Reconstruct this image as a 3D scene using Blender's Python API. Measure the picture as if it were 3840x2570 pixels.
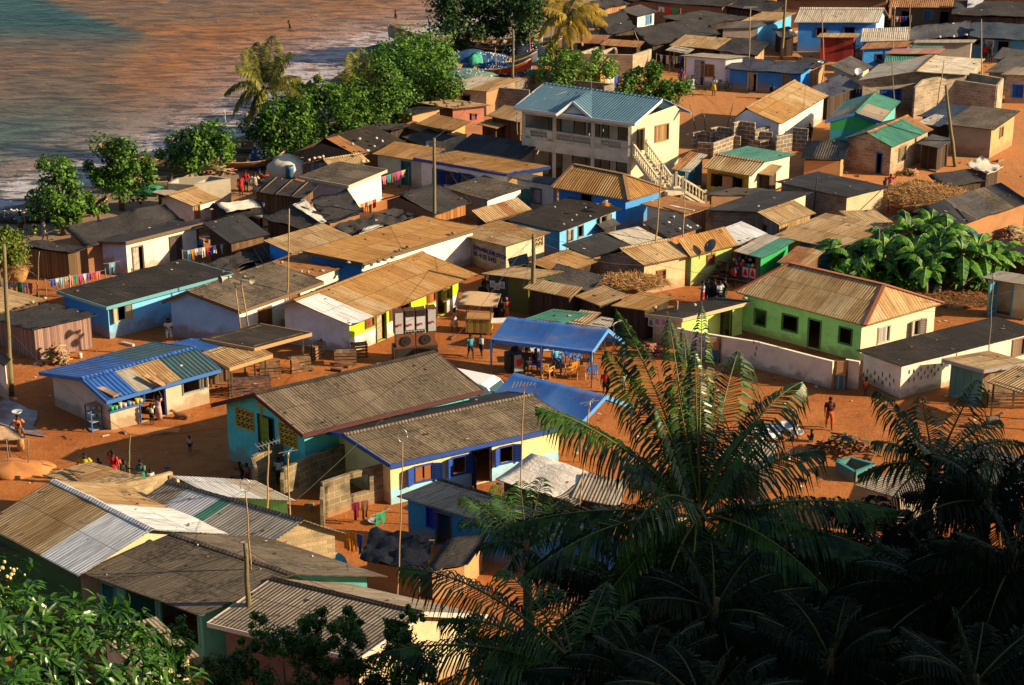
import bpy, math, random
from math import sin, cos, pi, radians, sqrt, atan2
from mathutils import Vector, Matrix, noise
V = Vector
for o in list(bpy.data.objects): bpy.data.objects.remove(o)
SC = bpy.context.scene
COL = SC.collection
# ------------------------------------------------------------ camera
CH = 45.8; PITCH = radians(22.5); FPX = 8008.0     # focal length in pixels of the 3840 wide photograph
cd = bpy.data.cameras.new('camera'); cam = bpy.data.objects.new('camera', cd); COL.objects.link(cam)
cam.location = (0, 0, CH); cam.rotation_euler = (pi/2 - PITCH, 0, 0)
cd.sensor_width = 36; cd.lens = FPX*36/3840; cd.clip_start = .5; cd.clip_end = 3000
SC.camera = cam
# ------------------------------------------------------------ light
SUN_EL, SUN_AZ = radians(23), radians(-9)          # azimuth counted from +x
w = bpy.data.worlds.new("World"); SC.world = w; w.use_nodes = True
nt = w.node_tree; nt.nodes.clear()
sky = nt.nodes.new('ShaderNodeTexSky'); sky.sky_type = 'NISHITA'; sky.sun_disc = False
sky.sun_elevation = SUN_EL; sky.sun_rotation = pi/2 - SUN_AZ
bg = nt.nodes.new('ShaderNodeBackground'); bg.inputs[1].default_value = .072
wo = nt.nodes.new('ShaderNodeOutputWorld')
nt.links.new(sky.outputs[0], bg.inputs[0]); nt.links.new(bg.outputs[0], wo.inputs[0])
sd = bpy.data.lights.new('sun', 'SUN'); sd.energy = 5; sd.angle = radians(.55); sd.color = (1, .77, .47)
so = bpy.data.objects.new('sun', sd); COL.objects.link(so)
SUND = V((cos(SUN_EL)*cos(SUN_AZ), cos(SUN_EL)*sin(SUN_AZ), sin(SUN_EL)))
so.rotation_euler = SUND.to_track_quat('Z', 'Y').to_euler(); so.location = SUND*300
vs = SC.view_settings; vs.view_transform = 'Standard'; vs.look = 'None'; vs.gamma = 1; vs.exposure = 1.05
SC.render.film_transparent = False
SC.cycles.max_bounces = 6; SC.cycles.diffuse_bounces = 3; SC.cycles.transparent_max_bounces = 6
# ------------------------------------------------------------ picture -> world
FW = V((0, cos(PITCH), -sin(PITCH))); UP = V((0, sin(PITCH), cos(PITCH))); RT = V((1, 0, 0)); CP = V((0, 0, CH))
TX = dict(zip('abcdefghijklmnop', [(x, y, 2.34) for y in (0, 600, 1200) for x in (0, 950, 1900, 2840)] +
                                  [(x, 1800, 2.0365) for x in (0, 950, 1900, 2690)]))
TX['_'] = (0, 0, 1/1.639)
TX['z'] = (2500, 230, 4.238); TX['y'] = (1450, 1080, 2.343); TX['x'] = (2800, 1380, 3.905)
def ray(t, p):
    ox, oy, s = TX[t]
    return FW*FPX + RT*(ox + p[0]/s - 1920) - UP*(oy + p[1]/s - 1285)
def at(t, p, z=0.):
    d = ray(t, p); return CP + d*((z - CH)/d.z)
def atd(t, p, dist):                                # at a distance along the view axis
    return CP + ray(t, p)*(dist/FPX)
def onplane(t, p, P0, n):
    d = ray(t, p); return CP + d*((P0 - CP).dot(n)/d.dot(n))
# ------------------------------------------------------------ mesh builder
class MB:
    def __init__(s): s.v = []; s.f = []; s.uv = []; s.mi = []; s.sm = []; s.weld = False
    def poly(s, pts, uvs=None, mi=0, sm=False):
        i = len(s.v); s.v += [tuple(p) for p in pts]; s.f.append(tuple(range(i, i+len(pts))))
        if uvs is None:
            a = V(pts[0]); u = V(pts[1]) - a; u = u.normalized() if u.length else V((1, 0, 0))
            n = (V(pts[1])-a).cross(V(pts[-1])-a); w_ = n.cross(u); w_ = w_.normalized() if w_.length else V((0, 0, 1))
            uvs = [((V(p)-a).dot(u), (V(p)-a).dot(w_)) for p in pts]
        s.uv += uvs; s.mi.append(mi); s.sm.append(sm)
    def box(s, c, sz, rz=0, mi=0, M=None, taper=1):
        M = M or (Matrix.Translation(V(c)) @ Matrix.Rotation(rz, 4, 'Z'))
        x, y, z = [k/2 for k in sz]; P = lambda a, b, c_: M @ V((a*x*(taper if c_ > 0 else 1), b*y*(taper if c_ > 0 else 1), c_*z))
        for q in (((-1,-1,-1),(1,-1,-1),(1,-1,1),(-1,-1,1)), ((1,-1,-1),(1,1,-1),(1,1,1),(1,-1,1)), ((1,1,-1),(-1,1,-1),(-1,1,1),(1,1,1)),
                  ((-1,1,-1),(-1,-1,-1),(-1,-1,1),(-1,1,1)), ((-1,-1,1),(1,-1,1),(1,1,1),(-1,1,1)), ((-1,1,-1),(1,1,-1),(1,-1,-1),(-1,-1,-1))):
            s.poly([P(*k) for k in q], mi=mi)
    def bar(s, a, b, w_, h=None, mi=0):            # beam between two points
        a = V(a); b = V(b); d = b - a; L = d.length
        if L < 1e-5: return
        M = Matrix.Translation((a+b)/2) @ d.to_track_quat('X', 'Z').to_matrix().to_4x4()
        s.box((0, 0, 0), (L, w_, h or w_), M=M, mi=mi)
    def tube(s, pts, r, n=6, mi=0, cap=True):
        pts = [V(p) for p in pts]; rs = r if isinstance(r, (list, tuple)) else [r]*len(pts)
        rings = []; i0 = len(s.v); Ls = 0
        for k, p in enumerate(pts):
            d = (pts[min(k+1, len(pts)-1)] - pts[max(k-1, 0)])
            d = d.normalized() if d.length else V((0, 0, 1))
            a = d.orthogonal().normalized() if k == 0 else (a - d*a.dot(d)).normalized()
            b = d.cross(a); s.v += [tuple(p + (a*cos(2*pi*j/n) + b*sin(2*pi*j/n))*rs[k]) for j in range(n)]
        for k in range(len(pts)-1):
            L2 = Ls + (pts[k+1]-pts[k]).length
            for j in range(n):
                a_, b_ = i0+k*n+j, i0+k*n+(j+1) % n
                s.f.append((a_, b_, b_+n, a_+n)); s.uv += [(j*.1, Ls), (j*.1+.1, Ls), (j*.1+.1, L2), (j*.1, L2)]; s.mi.append(mi); s.sm.append(True)
            Ls = L2
        if cap:
            for q in (range(n-1, -1, -1), range((len(pts)-1)*n, len(pts)*n)):
                s.f.append(tuple(i0+k for k in q)); s.uv += [(0, 0)]*n; s.mi.append(mi); s.sm.append(False)
    def loft(s, rings, mi=0, closed=True, capa=True, capb=True, sm=True):
        n = len(rings[0]); i0 = len(s.v)
        for r in rings: s.v += [tuple(p) for p in r]
        for k in range(len(rings)-1):
            for j in range(n if closed else n-1):
                a, b = i0+k*n+j, i0+k*n+(j+1) % n
                s.f.append((a, b, b+n, a+n)); s.uv += [(j*.1, k*.1), (j*.1+.1, k*.1), (j*.1+.1, k*.1+.1), (j*.1, k*.1+.1)]; s.mi.append(mi); s.sm.append(sm)
        for fl, q in ((capa, range(n-1, -1, -1)), (capb, range((len(rings)-1)*n, len(rings)*n))):
            if fl: s.f.append(tuple(i0+k for k in q)); s.uv += [(0, 0)]*n; s.mi.append(mi); s.sm.append(False)
    def blob(s, c, r, n=8, m=5, mi=0, wob=0, seed=0):
        c = V(c); r = r if isinstance(r, (list, tuple)) else (r, r, r); rings = []
        for i in range(m+1):
            th = pi*(i+.02)/(m+.04)-pi/2
            rg = []
            for j in range(n):
                d = V((cos(th)*cos(2*pi*j/n), cos(th)*sin(2*pi*j/n), sin(th)))
                k = 1 + (wob*noise.noise(d*1.7 + V((seed, 0, 0))) if wob else 0)
                rg.append(c + V((d.x*r[0], d.y*r[1], d.z*r[2]))*k)
            rings.append(rg)
        s.loft(rings, mi=mi)
    def disc(s, c, r, n=14, ax=None, mi=0):
        M = (ax or V((0, 0, 1))).to_track_quat('Z', 'Y').to_matrix()
        s.poly([V(c) + M @ V((r*cos(2*pi*j/n), r*sin(2*pi*j/n), 0)) for j in range(n)], mi=mi)
    def build(s, name, mats, parent=None, loc=None):
        if not isinstance(mats, (list, tuple)): mats = [mats]
        me = bpy.data.meshes.new(name)
        if loc is None:
            if parent is not None: loc = V((0, 0, 0)); off = wloc(parent)
            else:
                xs = [p[0] for p in s.v]; ys = [p[1] for p in s.v]; zs = [p[2] for p in s.v]
                off = loc = V(((min(xs)+max(xs))/2, (min(ys)+max(ys))/2, min(zs)))
        else: off = V(loc)
        me.from_pydata([(p[0]-off[0], p[1]-off[1], p[2]-off[2]) for p in s.v], [], s.f)
        uvl = me.uv_layers.new(name='UVMap'); uvl.data.foreach_set('uv', [c for u in s.uv for c in u])
        for m in mats: me.materials.append(m)
        me.polygons.foreach_set('material_index', s.mi); me.polygons.foreach_set('use_smooth', s.sm)
        if s.weld:
            import bmesh
            b = bmesh.new(); b.from_mesh(me); bmesh.ops.remove_doubles(b, verts=b.verts, dist=1e-4); b.to_mesh(me); b.free()
        me.update()
        o = bpy.data.objects.new(name, me); COL.objects.link(o); o.parent = parent; o.location = loc
        return o
def wloc(o):
    p = V((0, 0, 0))
    while o is not None: p = p + o.location; o = o.parent
    return p
def tag(o, label=None, cat=None, group=None, kind=None):
    for k, x in (('label', label), ('category', cat), ('group', group), ('kind', kind)):
        if x: o[k] = x
    return o
def root(name, loc, label, cat, group=None, rz=0):
    o = bpy.data.objects.new(name, None); COL.objects.link(o); o.location = loc; o.rotation_euler = (0, 0, rz)
    o.empty_display_size = .3
    return tag(o, label, cat, group)
def copy_tree(o, parent=None):
    c = o.copy(); COL.objects.link(c)
    if parent is not None: c.parent = parent
    for ch in list(o.children): copy_tree(ch, c)
    return c
# ------------------------------------------------------------ materials
_mc = {}
class NT:
    def __init__(s, name):
        s.m = bpy.data.materials.new(name); s.m.use_nodes = True; s.t = s.m.node_tree; s.t.nodes.clear()
        s.out = s.n('OutputMaterial')
    def n(s, typ, props=None, **inp):
        nd = s.t.nodes.new('ShaderNode'+typ)
        for k, x in (props or {}).items(): setattr(nd, k, x)
        for k, x in inp.items():
            i = nd.inputs[int(k[1:])] if k[0] == 'i' and k[1:].isdigit() else nd.inputs[k.replace('_', ' ')]
            if isinstance(x, bpy.types.NodeSocket): s.t.links.new(x, i)
            elif x is not None: i.default_value = (tuple(x)+(1,) if isinstance(x, (tuple, list)) and len(x) == 3 and i.type == 'RGBA' else x)
        return nd
    def math(s, op, a, b=None, c=None, cl=False):
        nd = s.n('Math', dict(operation=op, use_clamp=cl), i0=a)
        if b is not None: s._set(nd.inputs[1], b)
        if c is not None: s._set(nd.inputs[2], c)
        return nd.outputs[0]
    def _set(s, i, x):
        if isinstance(x, bpy.types.NodeSocket): s.t.links.new(x, i)
        else: i.default_value = x
    def mix(s, fac, a, b, blend='MIX'):
        nd = s.t.nodes.new('ShaderNodeMix'); nd.data_type = 'RGBA'; nd.blend_type = blend
        s._set(nd.inputs[0], fac)
        for k, x in ((6, a), (7, b)): s._set(nd.inputs[k], tuple(x)+(1,) if isinstance(x, (tuple, list)) and len(x) == 3 else x)
        return nd.outputs[2]
    def ramp(s, fac, stops, interp='LINEAR'):
        nd = s.n('ValToRGB', i0=fac); r = nd.color_ramp; r.interpolation = interp
        while len(r.elements) > 1: r.elements.remove(r.elements[-1])
        for i, (p, c) in enumerate(stops):
            e = r.elements[0] if i == 0 else r.elements.new(p)
            e.position = p; e.color = (tuple(c)+(1,)) if isinstance(c, (tuple, list)) else (c, c, c, 1)
        return nd.outputs[0]
    def noise(s, vec, scale, detail=3, rough=.55, dist=0):
        return s.n('TexNoise', Vector=vec, Scale=scale, Detail=detail, Roughness=rough, Distortion=dist).outputs[0]
    def step(s, x, a, b):                          # smooth 0..1 between a and b
        return s.n('MapRange', dict(interpolation_type='SMOOTHSTEP'), i0=x, i1=a, i2=b).outputs[0]
    def vmul(s, vec, k):
        return s.n('VectorMath', dict(operation='MULTIPLY'), i0=vec, i1=k).outputs[0]
    def done(s, col, rough=.85, bump=None, bs=.3, bd=.02, metal=0, spec=.3, extra=None, transl=0):
        nrm = s.n('Bump', Height=bump, Strength=bs, Distance=bd).outputs[0] if bump is not None else None
        p = s.n('BsdfPrincipled', Base_Color=col, Roughness=rough, Metallic=metal, Specular_IOR_Level=spec)
        if nrm is not None: s.t.links.new(nrm, p.inputs['Normal'])
        o = p.outputs[0]
        if transl:
            tr = s.n('BsdfTranslucent', Color=col); mx = s.n('MixShader', i0=transl, i1=o, i2=tr.outputs[0]); o = mx.outputs[0]
        s.t.links.new(o, s.out.inputs[0]); return s.m
def rnd_uv(s):                                      # uv in metres shifted per object
    uv = s.n('UVMap').outputs[0]; r = s.n('ObjectInfo').outputs['Random']
    off = s.n('CombineXYZ', i0=s.math('MULTIPLY', r, 41.), i1=s.math('MULTIPLY', r, 17.)).outputs[0]
    return uv, s.n('VectorMath', dict(operation='ADD'), i0=uv, i1=off).outputs[0]
def cached(f):
    def g(*a):
        k = (f.__name__,)+a
        if k not in _mc: _mc[k] = f(*a)
        return _mc[k]
    return g
@cached
def plain(col, rough=.7, metal=0, var=.25, sc=6., spec=.3):
    s = NT('paint'); co = s.n('TexCoord').outputs['Object']
    n = s.noise(co, sc, 4)
    c = s.mix(s.math('MULTIPLY', s.step(n, .4, .75), var), col, tuple(k*.45 for k in col))
    return s.done(c, rough, bump=n, bs=.15, metal=metal, spec=spec)
@cached
def plaster(col, low=None, lowz=0., dirt=.8, dh=.55):
    """painted render, earth splashed and stained at the foot; low = second paint below lowz metres"""
    s = NT('plaster'); uv, ru = rnd_uv(s)
    z = s.n('SeparateXYZ', i0=uv).outputs[1]
    n1 = s.noise(ru, 1.3, 4); n2 = s.noise(ru, 9, 4, .65); st = s.noise(s.vmul(ru, (3.2, .35, 1)), 1.5, 4)
    base = s.mix(s.step(n1, .38, .7), col, tuple(k*.84 for k in col))
    if low: base = s.mix(s.step(z, lowz-.02, lowz+.02), low, base)
    base = s.mix(s.math('MULTIPLY', s.step(st, .54, .76), .26), base, tuple(k*.45+.03 for k in col))
    base = s.mix(s.math('MULTIPLY', s.step(n2, .62, .76), .4), base, (.34, .27, .2))
    zz = s.math('SUBTRACT', z, s.math('MULTIPLY', s.math('SUBTRACT', n1, .35), 1.5))
    base = s.mix(s.math('MULTIPLY', s.step(zz, dh+.0, dh-.55), dirt*.8), base, s.mix(n2, (.17, .11, .065), (.33, .20, .11)))
    return s.done(base, .9, bump=s.math('ADD', n2, s.math('MULTIPLY', n1, .5)), bs=.4, bd=.03)
@cached
def block(col, mortar=(.45, .37, .27), sc=1., dark=.35):
    s = NT('blockwork'); uv, ru = rnd_uv(s)
    b = s.n('TexBrick', dict(offset=.5), Vector=uv, Color1=col, Color2=tuple(k*.62 for k in col), Mortar=mortar,
            Scale=1., Mortar_Size=.022, Mortar_Smooth=.25, Bias=-.1, Brick_Width=.46*sc, Row_Height=.22*sc)
    n1 = s.noise(ru, 1.1, 4); n2 = s.noise(ru, 12, 3)
    z = s.n('SeparateXYZ', i0=uv).outputs[1]
    c = s.mix(s.math('MULTIPLY', s.step(n1, .42, .7), dark+.25), b.outputs[0], tuple(k*.32 for k in col))
    c = s.mix(s.math('MULTIPLY', s.step(n2, .5, .8), .4), c, tuple(min(1, k*1.3) for k in col))
    c = s.mix(s.math('MULTIPLY', s.step(z, .6, .0), .65), c, (.3, .15, .07))
    return s.done(c, .95, bump=s.math('SUBTRACT', n2, s.math('MULTIPLY', b.outputs[1], 1.5)), bs=.6, bd=.02)
@cached
def plank(col, wdt=.12, gap=.25, hor=False):
    s = NT('boards'); uv, ru = rnd_uv(s)
    x, y, _ = s.n('SeparateXYZ', i0=ru).outputs
    if hor: x, y = y, x
    q = s.math('DIVIDE', x, wdt); fl = s.math('FLOOR', q); fr = s.math('FRACT', q)
    wn = s.n('TexWhiteNoise', dict(noise_dimensions='1D'), W=fl).outputs[0]
    gr = s.noise(s.vmul(ru, (1, 12, 1) if hor else (12, 1, 1)), 2.5, 4)
    c = s.mix(wn, tuple(k*.5 for k in col), tuple(min(1, k*1.35) for k in col))
    c = s.mix(s.math('MULTIPLY', gr, .55), c, tuple(k*.4 for k in col))
    ed = s.math('LESS_THAN', fr, gap*.5)
    c = s.mix(s.math('MULTIPLY', ed, .8), c, tuple(k*.12 for k in col))
    return s.done(c, .9, bump=s.math('SUBTRACT', s.math('ADD', gr, wn), s.math('MULTIPLY', ed, 2.)), bs=.5, bd=.02)
PAL = dict(
    tan=((.44, .28, .125), (.36, .21, .085), (.52, .38, .20), (.28, .15, .055), (.45, .33, .19)),
    gold=((.38, .20, .06), (.35, .175, .05), (.41, .23, .08), (.29, .135, .04), (.42, .27, .12)),
    rust=((.34, .15, .05), (.28, .12, .045), (.42, .22, .09), (.22, .09, .035), (.36, .2, .09)),
    grey=((.31, .25, .18), (.37, .31, .23), (.25, .195, .14), (.28, .215, .15), (.35, .285, .21)),
    moss=((.15, .118, .08), (.18, .142, .098), (.115, .092, .066), (.145, .11, .075), (.20, .16, .115)),
    dark=((.036, .028, .021), (.048, .038, .029), (.027, .023, .018), (.042, .032, .023), (.06, .048, .037)),
    slate=((.105, .095, .088), (.135, .12, .105), (.08, .073, .07), (.12, .105, .09), (.095, .085, .075)),
    char=((.034, .034, .037), (.046, .046, .05), (.026, .026, .03), (.042, .039, .039), (.055, .052, .05)),
    white=((.70, .70, .70), (.60, .60, .59), (.76, .75, .72), (.46, .46, .45), (.70, .70, .72)),
    pale=((.50, .44, .35), (.43, .37, .28), (.55, .49, .40), (.37, .31, .23), (.47, .41, .31)),
    blue=((.028, .11, .40), (.024, .09, .33), (.035, .13, .46), (.02, .08, .29), (.03, .11, .38)),
    teal=((.035, .085, .10), (.045, .10, .115), (.03, .07, .085), (.05, .105, .11), (.06, .09, .09)),
    steel=((.075, .165, .215), (.085, .18, .235), (.07, .15, .20), (.095, .19, .24), (.08, .17, .22)),
    green=((.06, .24, .15), (.05, .20, .13), (.07, .27, .17), (.045, .17, .11), (.08, .25, .17)),
    pink=((.42, .16, .12), (.38, .13, .10), (.35, .3, .24), (.42, .18, .13), (.3, .1, .08)),
    concrete=((.33, .29, .23), (.31, .27, .21), (.35, .31, .25), (.30, .26, .2), (.32, .28, .22)))
@cached
def sheet(kind, pitch=.22, rib=.5, moss=.3, pw=.85, ph=1.9):
    """old corrugated sheets: every sheet its own age, seams, streaks and grime"""
    s = NT('roof_'+kind); uv, ru = rnd_uv(s)
    x, y, _ = s.n('SeparateXYZ', i0=ru).outputs; x0, y0, _ = s.n('SeparateXYZ', i0=uv).outputs
    row = s.math('FLOOR', s.math('DIVIDE', y0, ph))
    xs = s.math('ADD', x, s.math('MULTIPLY', s.n('TexWhiteNoise', dict(noise_dimensions='1D'), W=row).outputs[0], .5))
    q = s.math('DIVIDE', xs, pw); cid = s.math('FLOOR', q); fr = s.math('FRACT', q); fy = s.math('FRACT', s.math('DIVIDE', y0, ph))
    wn = s.n('TexWhiteNoise', dict(noise_dimensions='2D'), Vector=s.n('CombineXYZ', i0=cid, i1=row).outputs[0]).outputs[0]
    P = PAL[kind]
    c = s.ramp(wn, [(0, P[0]), (.3, P[1]), (.5, P[2]), (.72, P[3]), (.86, P[4])], 'CONSTANT')
    c = s.mix(.28, c, P[0])
    n1 = s.noise(ru, .55, 4, .6); n2 = s.noise(ru, 5, 4, .7); st = s.noise(s.vmul(ru, (5., .45, 1)), 1.6, 5, .65)
    c = s.mix(s.math('MULTIPLY', s.step(st, .42, .62), .62), c, tuple(k*.52 for k in P[3]))
    c = s.mix(s.math('MULTIPLY', s.step(n1, .42, .66), .38), c, P[2])
    st2 = s.noise(s.vmul(ru, (2.6, .3, 1)), 1.1, 3, .5)
    c = s.mix(s.math('MULTIPLY', s.step(st2, .58, .72), .25), c, P[4])
    if moss: c = s.mix(s.math('MULTIPLY', s.step(s.math('ADD', s.math('MULTIPLY', n1, .55), s.math('MULTIPLY', n2, .6)), .66-moss*.24, .82-moss*.2), .72), c, (.022, .019, .015))
    seam = s.math('MAXIMUM', s.math('LESS_THAN', fr, .035/pw), s.math('LESS_THAN', fy, .05/ph))  # sheet overlaps: their shading painted as thin dark lines
    c = s.mix(s.math('MULTIPLY', seam, .6), c, tuple(k*.25 for k in P[3]))
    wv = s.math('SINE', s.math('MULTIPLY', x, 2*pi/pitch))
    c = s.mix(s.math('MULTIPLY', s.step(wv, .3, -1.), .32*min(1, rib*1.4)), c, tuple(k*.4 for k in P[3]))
    hgt = s.math('ADD', s.math('MULTIPLY', wv, .018*rib/.5), s.math('ADD', s.math('MULTIPLY', n2, .012), s.math('MULTIPLY', s.math('SUBTRACT', 1., fy), .012)))
    new = kind in ('white', 'steel', 'blue', 'teal', 'green')
    return s.done(c, .45 if new else .78, bump=hgt, bs=1., bd=1., spec=.5 if new else .2)
@cached
def tarp(col=(.034, .030, .028), rough=.8):
    s = NT('tarpaulin'); uv, ru = rnd_uv(s)
    n1 = s.noise(ru, .7, 4, .6); n2 = s.noise(s.vmul(ru, (1, 2.2, 1)), 2.2, 5, .6, .6)
    c = s.mix(s.step(n1, .3, .75), col, tuple(k*1.45+.003 for k in col))
    c = s.mix(s.math('MULTIPLY', s.step(n2, .45, .9), .35), c, tuple(k*.55 for k in col))
    return s.done(c, rough, bump=s.math('ADD', n2, n1), bs=.7, bd=.10, spec=.2)
@cached
def cloth(col):
    s = NT('cloth'); co = s.n('TexCoord').outputs['Object']; n = s.noise(co, 5, 3)
    return s.done(s.mix(s.step(n, .4, .7), col, tuple(k*.6 for k in col)), .9, bump=n, bs=.3, transl=.12)
@cached
def foliage(c1, c2, tr=.3, rough=.55, spec=.3):
    s = NT('leaves'); co = s.n('NewGeometry').outputs['Position']
    n = s.noise(co, .9, 3, .6); wn = s.n('TexWhiteNoise', dict(noise_dimensions='3D'), Vector=s.n('VectorMath', dict(operation='SNAP'), i0=co, i1=(.3, .3, .3)).outputs[0]).outputs[0]
    c = s.mix(s.step(s.math('ADD', s.math('MULTIPLY', n, .7), s.math('MULTIPLY', wn, .4)), .35, .75), c1, c2)
    return s.done(c, rough, spec=spec, transl=tr)
@cached
def tentcloth(col, dust=.5):
    s = NT('tent_fabric'); uv, ru = rnd_uv(s); n1 = s.noise(s.vmul(ru, (.35, .8, 1)), 1., 3, .5); n2 = s.noise(s.vmul(ru, (3.2, .6, 1)), 1.2, 4)
    c = s.mix(s.math('MULTIPLY', s.step(n1, .45, .72), dust), col, (.26, .22, .24))
    return s.done(s.mix(s.math('MULTIPLY', s.step(n2, .5, .8), .3), c, tuple(k*.6 for k in col)), .55, bump=n2, bs=.25, bd=.05, transl=.1)
@cached
def dark():
    s = NT('dark'); return s.done((.012, .01, .009), .9)
WOOD = (.16, .09, .045)
def wood(c=WOOD): return plank(c, .3, .05)
# ------------------------------------------------------------ terrain and sea
SHORE = [at('_', p, -.3) for p in ((-420, 585), (-60, 493), (73, 463), (216, 427), (350, 385), (470, 335), (568, 308), (690, 235), (800, 150), (908, 103), (1034, 92), (1062, 76), (1120, 62), (1210, 22), (1300, -60), (1500, -220))]
SHORE = [(p.x, p.y) for p in SHORE]
SHORE[0] = (-160, SHORE[0][1]-20); SHORE.append((SHORE[-1][0]+300, SHORE[-1][1]+150))
def sdist(x, y):
    """distance to the water's edge, positive on land"""
    best = 1e9; sg = 1
    for (x0, y0), (x1, y1) in zip(SHORE, SHORE[1:]):
        dx, dy = x1-x0, y1-y0; t = max(0, min(1, ((x-x0)*dx+(y-y0)*dy)/(dx*dx+dy*dy)))
        ex, ey = x-x0-t*dx, y-y0-t*dy; d = ex*ex+ey*ey
        if d < best: best = d; sg = 1 if dx*(y-y0)-dy*(x-x0) < 0 else -1
    return sqrt(best)*sg
def sst(a, b, x):
    t = max(0, min(1, (x-a)/(b-a))); return t*t*(3-2*t)
def tz(x, y):
    z = 0.
    if y < 70: z += 44*(max(0, (68-y))/68)**1.35 if y > -10 else 44*(78/68)**1.35
    z += 27*sst(17, 38, x-.10*y)*sst(76, 54, y)*(1-.65*sst(34, 20, y))  # unseen ridge to the right, added to shade the foreground palms
    z += 5*sst(-14, -45, x)*sst(55, 30, y)
    return z
def grid_obj(name, xs, ys, hf, mat, attrs):
    me = bpy.data.meshes.new(name); nx, ny = len(xs), len(ys); vs_ = []; at_ = {k: [] for k in attrs}
    for y in ys:
        for x in xs:
            d = sdist(x, y); vs_.append((x, y, hf(x, y, d)))
            for k, f in attrs.items(): at_[k].append(f(x, y, d))
    me.from_pydata(vs_, [], [(j*nx+i, j*nx+i+1, (j+1)*nx+i+1, (j+1)*nx+i) for j in range(ny-1) for i in range(nx-1)])
    for k, l in at_.items():
        if isinstance(l[0], tuple):
            a = me.color_attributes.new(k, 'FLOAT_COLOR', 'POINT'); a.data.foreach_set('color', [c for t in l for c in (*t, 1)])
        else: a = me.attributes.new(k, 'FLOAT', 'POINT'); a.data.foreach_set('value', l)
    me.polygons.foreach_set('use_smooth', [True]*len(me.polygons)); me.materials.append(mat); me.update()
    o = bpy.data.objects.new(name, me); COL.objects.link(o); return o
def frange(a, b, s):
    r = []; 
    while a < b: r.append(a); a += s
    return r
def mat_ground():
    s = NT('red_earth'); P = s.n('NewGeometry').outputs['Position']
    sh = s.n('Attribute', dict(attribute_name='shore')).outputs['Fac']; hi = s.n('Attribute', dict(attribute_name='hill')).outputs['Fac']
    n1 = s.noise(P, .16, 4, .6); n2 = s.noise(P, .9, 5, .65); n3 = s.noise(P, 7, 4, .7)
    c = s.mix(s.step(n1, .36, .64), (.29, .085, .014), (.38, .13, .028))
    c = s.mix(s.math('MULTIPLY', s.step(n2, .50, .70), .6), c, (.17, .055, .016))
    c = s.mix(s.math('MULTIPLY', s.step(n2, .42, .22), .4), c, (.50, .22, .075))
    c = s.mix(s.math('MULTIPLY', s.step(n3, .54, .70), .55), c, (.14, .055, .02))
    tr = s.noise(s.vmul(P, (.5, 2.2, 0)), 1., 5, .7, 1.5)
    c = s.mix(s.math('MULTIPLY', s.step(tr, .56, .66), .45), c, (.13, .05, .018))
    c = s.mix(s.math('MULTIPLY', s.step(tr, .42, .34), .35), c, (.44, .18, .055))
    pb = s.n('TexVoronoi', Vector=P, Scale=4.5).outputs[0]
    c = s.mix(s.math('MULTIPLY', s.step(pb, .14, .06), .7), c, (.5, .34, .22))
    c = s.mix(s.math('MULTIPLY', s.step(s.math('ADD', s.n('SeparateXYZ', i0=P).outputs[1], s.math('MULTIPLY', n1, 30.)), 130., 160.), .6), c, s.mix(n2, (.42, .18, .055), (.50, .24, .09)))
    sand = s.mix(n2, (.17, .125, .085), (.27, .19, .12))
    wet = s.mix(s.step(sh, .2, 2.6), (.075, .055, .045), sand)
    c = s.mix(s.step(s.math('ADD', sh, s.math('MULTIPLY', n1, 6)), 15., 9.), c, wet)
    c = s.mix(s.step(hi, .5, 3.), c, s.mix(n2, (.03, .045, .012), (.05, .03, .012)))
    return s.done(c, .95, bump=s.math('ADD', n3, s.math('MULTIPLY', n2, 3.)), bs=.5, bd=.05)
def mat_sea():
    s = NT('muddy_sea'); P = s.n('NewGeometry').outputs['Position']
    sh = s.n('Attribute', dict(attribute_name='shore')).outputs['Fac']; cw = s.n('Attribute', dict(attribute_name='tint')).outputs['Color']
    big = s.noise(s.vmul(P, (.035, .10, 0)), 1., 3, .5, .5)
    w1 = s.noise(s.vmul(P, (.55, 1.15, 0)), 1., 5, .62, .8); w2 = s.noise(s.vmul(P, (1.6, 3.6, 0)), 1., 3, .6)
    # swell lines running along the shore
    sw = s.math('SINE', s.math('ADD', s.math('MULTIPLY', sh, .85), s.math('MULTIPLY', s.noise(P, .09, 2), 14.)))
    swf = s.step(sh, -34., -3.)
    f1 = s.noise(s.vmul(P, (.5, .9, 0)), 1., 6, .7, 1.2); f2 = s.noise(P, 2.6, 5, .75, .6)
    edge = s.step(s.math('ADD', sh, s.math('MULTIPLY', s.math('SUBTRACT', f1, .5), 9.)), -8., -3.)
    fm = s.math('MULTIPLY', edge, s.step(s.math('ADD', f2, s.math('MULTIPLY', edge, .22)), .52, .66))
    shal = s.mix(s.step(sh, -15., -4.), cw, s.mix(f1, (.17, .10, .07), (.32, .23, .21)))
    c = s.mix(s.math('MULTIPLY', fm, .85), shal, (.44, .43, .48))
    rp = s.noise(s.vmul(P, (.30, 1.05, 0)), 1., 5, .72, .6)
    c = s.mix(s.math('MULTIPLY', s.step(rp, .53, .41), .85), c, s.vmul(cw, (.35, .35, .35)))  # ripple troughs darkened: wave shade painted into the water colour
    c = s.mix(s.math('MULTIPLY', s.step(rp, .53, .64), .55), c, s.mix(.14, s.vmul(cw, (1.9, 1.9, 1.8)), (.20, .155, .12)))  # paler crests: skylight sheen painted in
    hgt = s.math('ADD', s.math('ADD', s.math('MULTIPLY', w1, .55), s.math('MULTIPLY', w2, .12)), s.math('ADD', s.math('MULTIPLY', s.math('MULTIPLY', sw, swf), .05), s.math('MULTIPLY', big, 1.2)))
    return s.done(c, s.math('ADD', .28, s.math('MULTIPLY', fm, .5)), bump=hgt, bs=.8, bd=.6, spec=.1)
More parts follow.
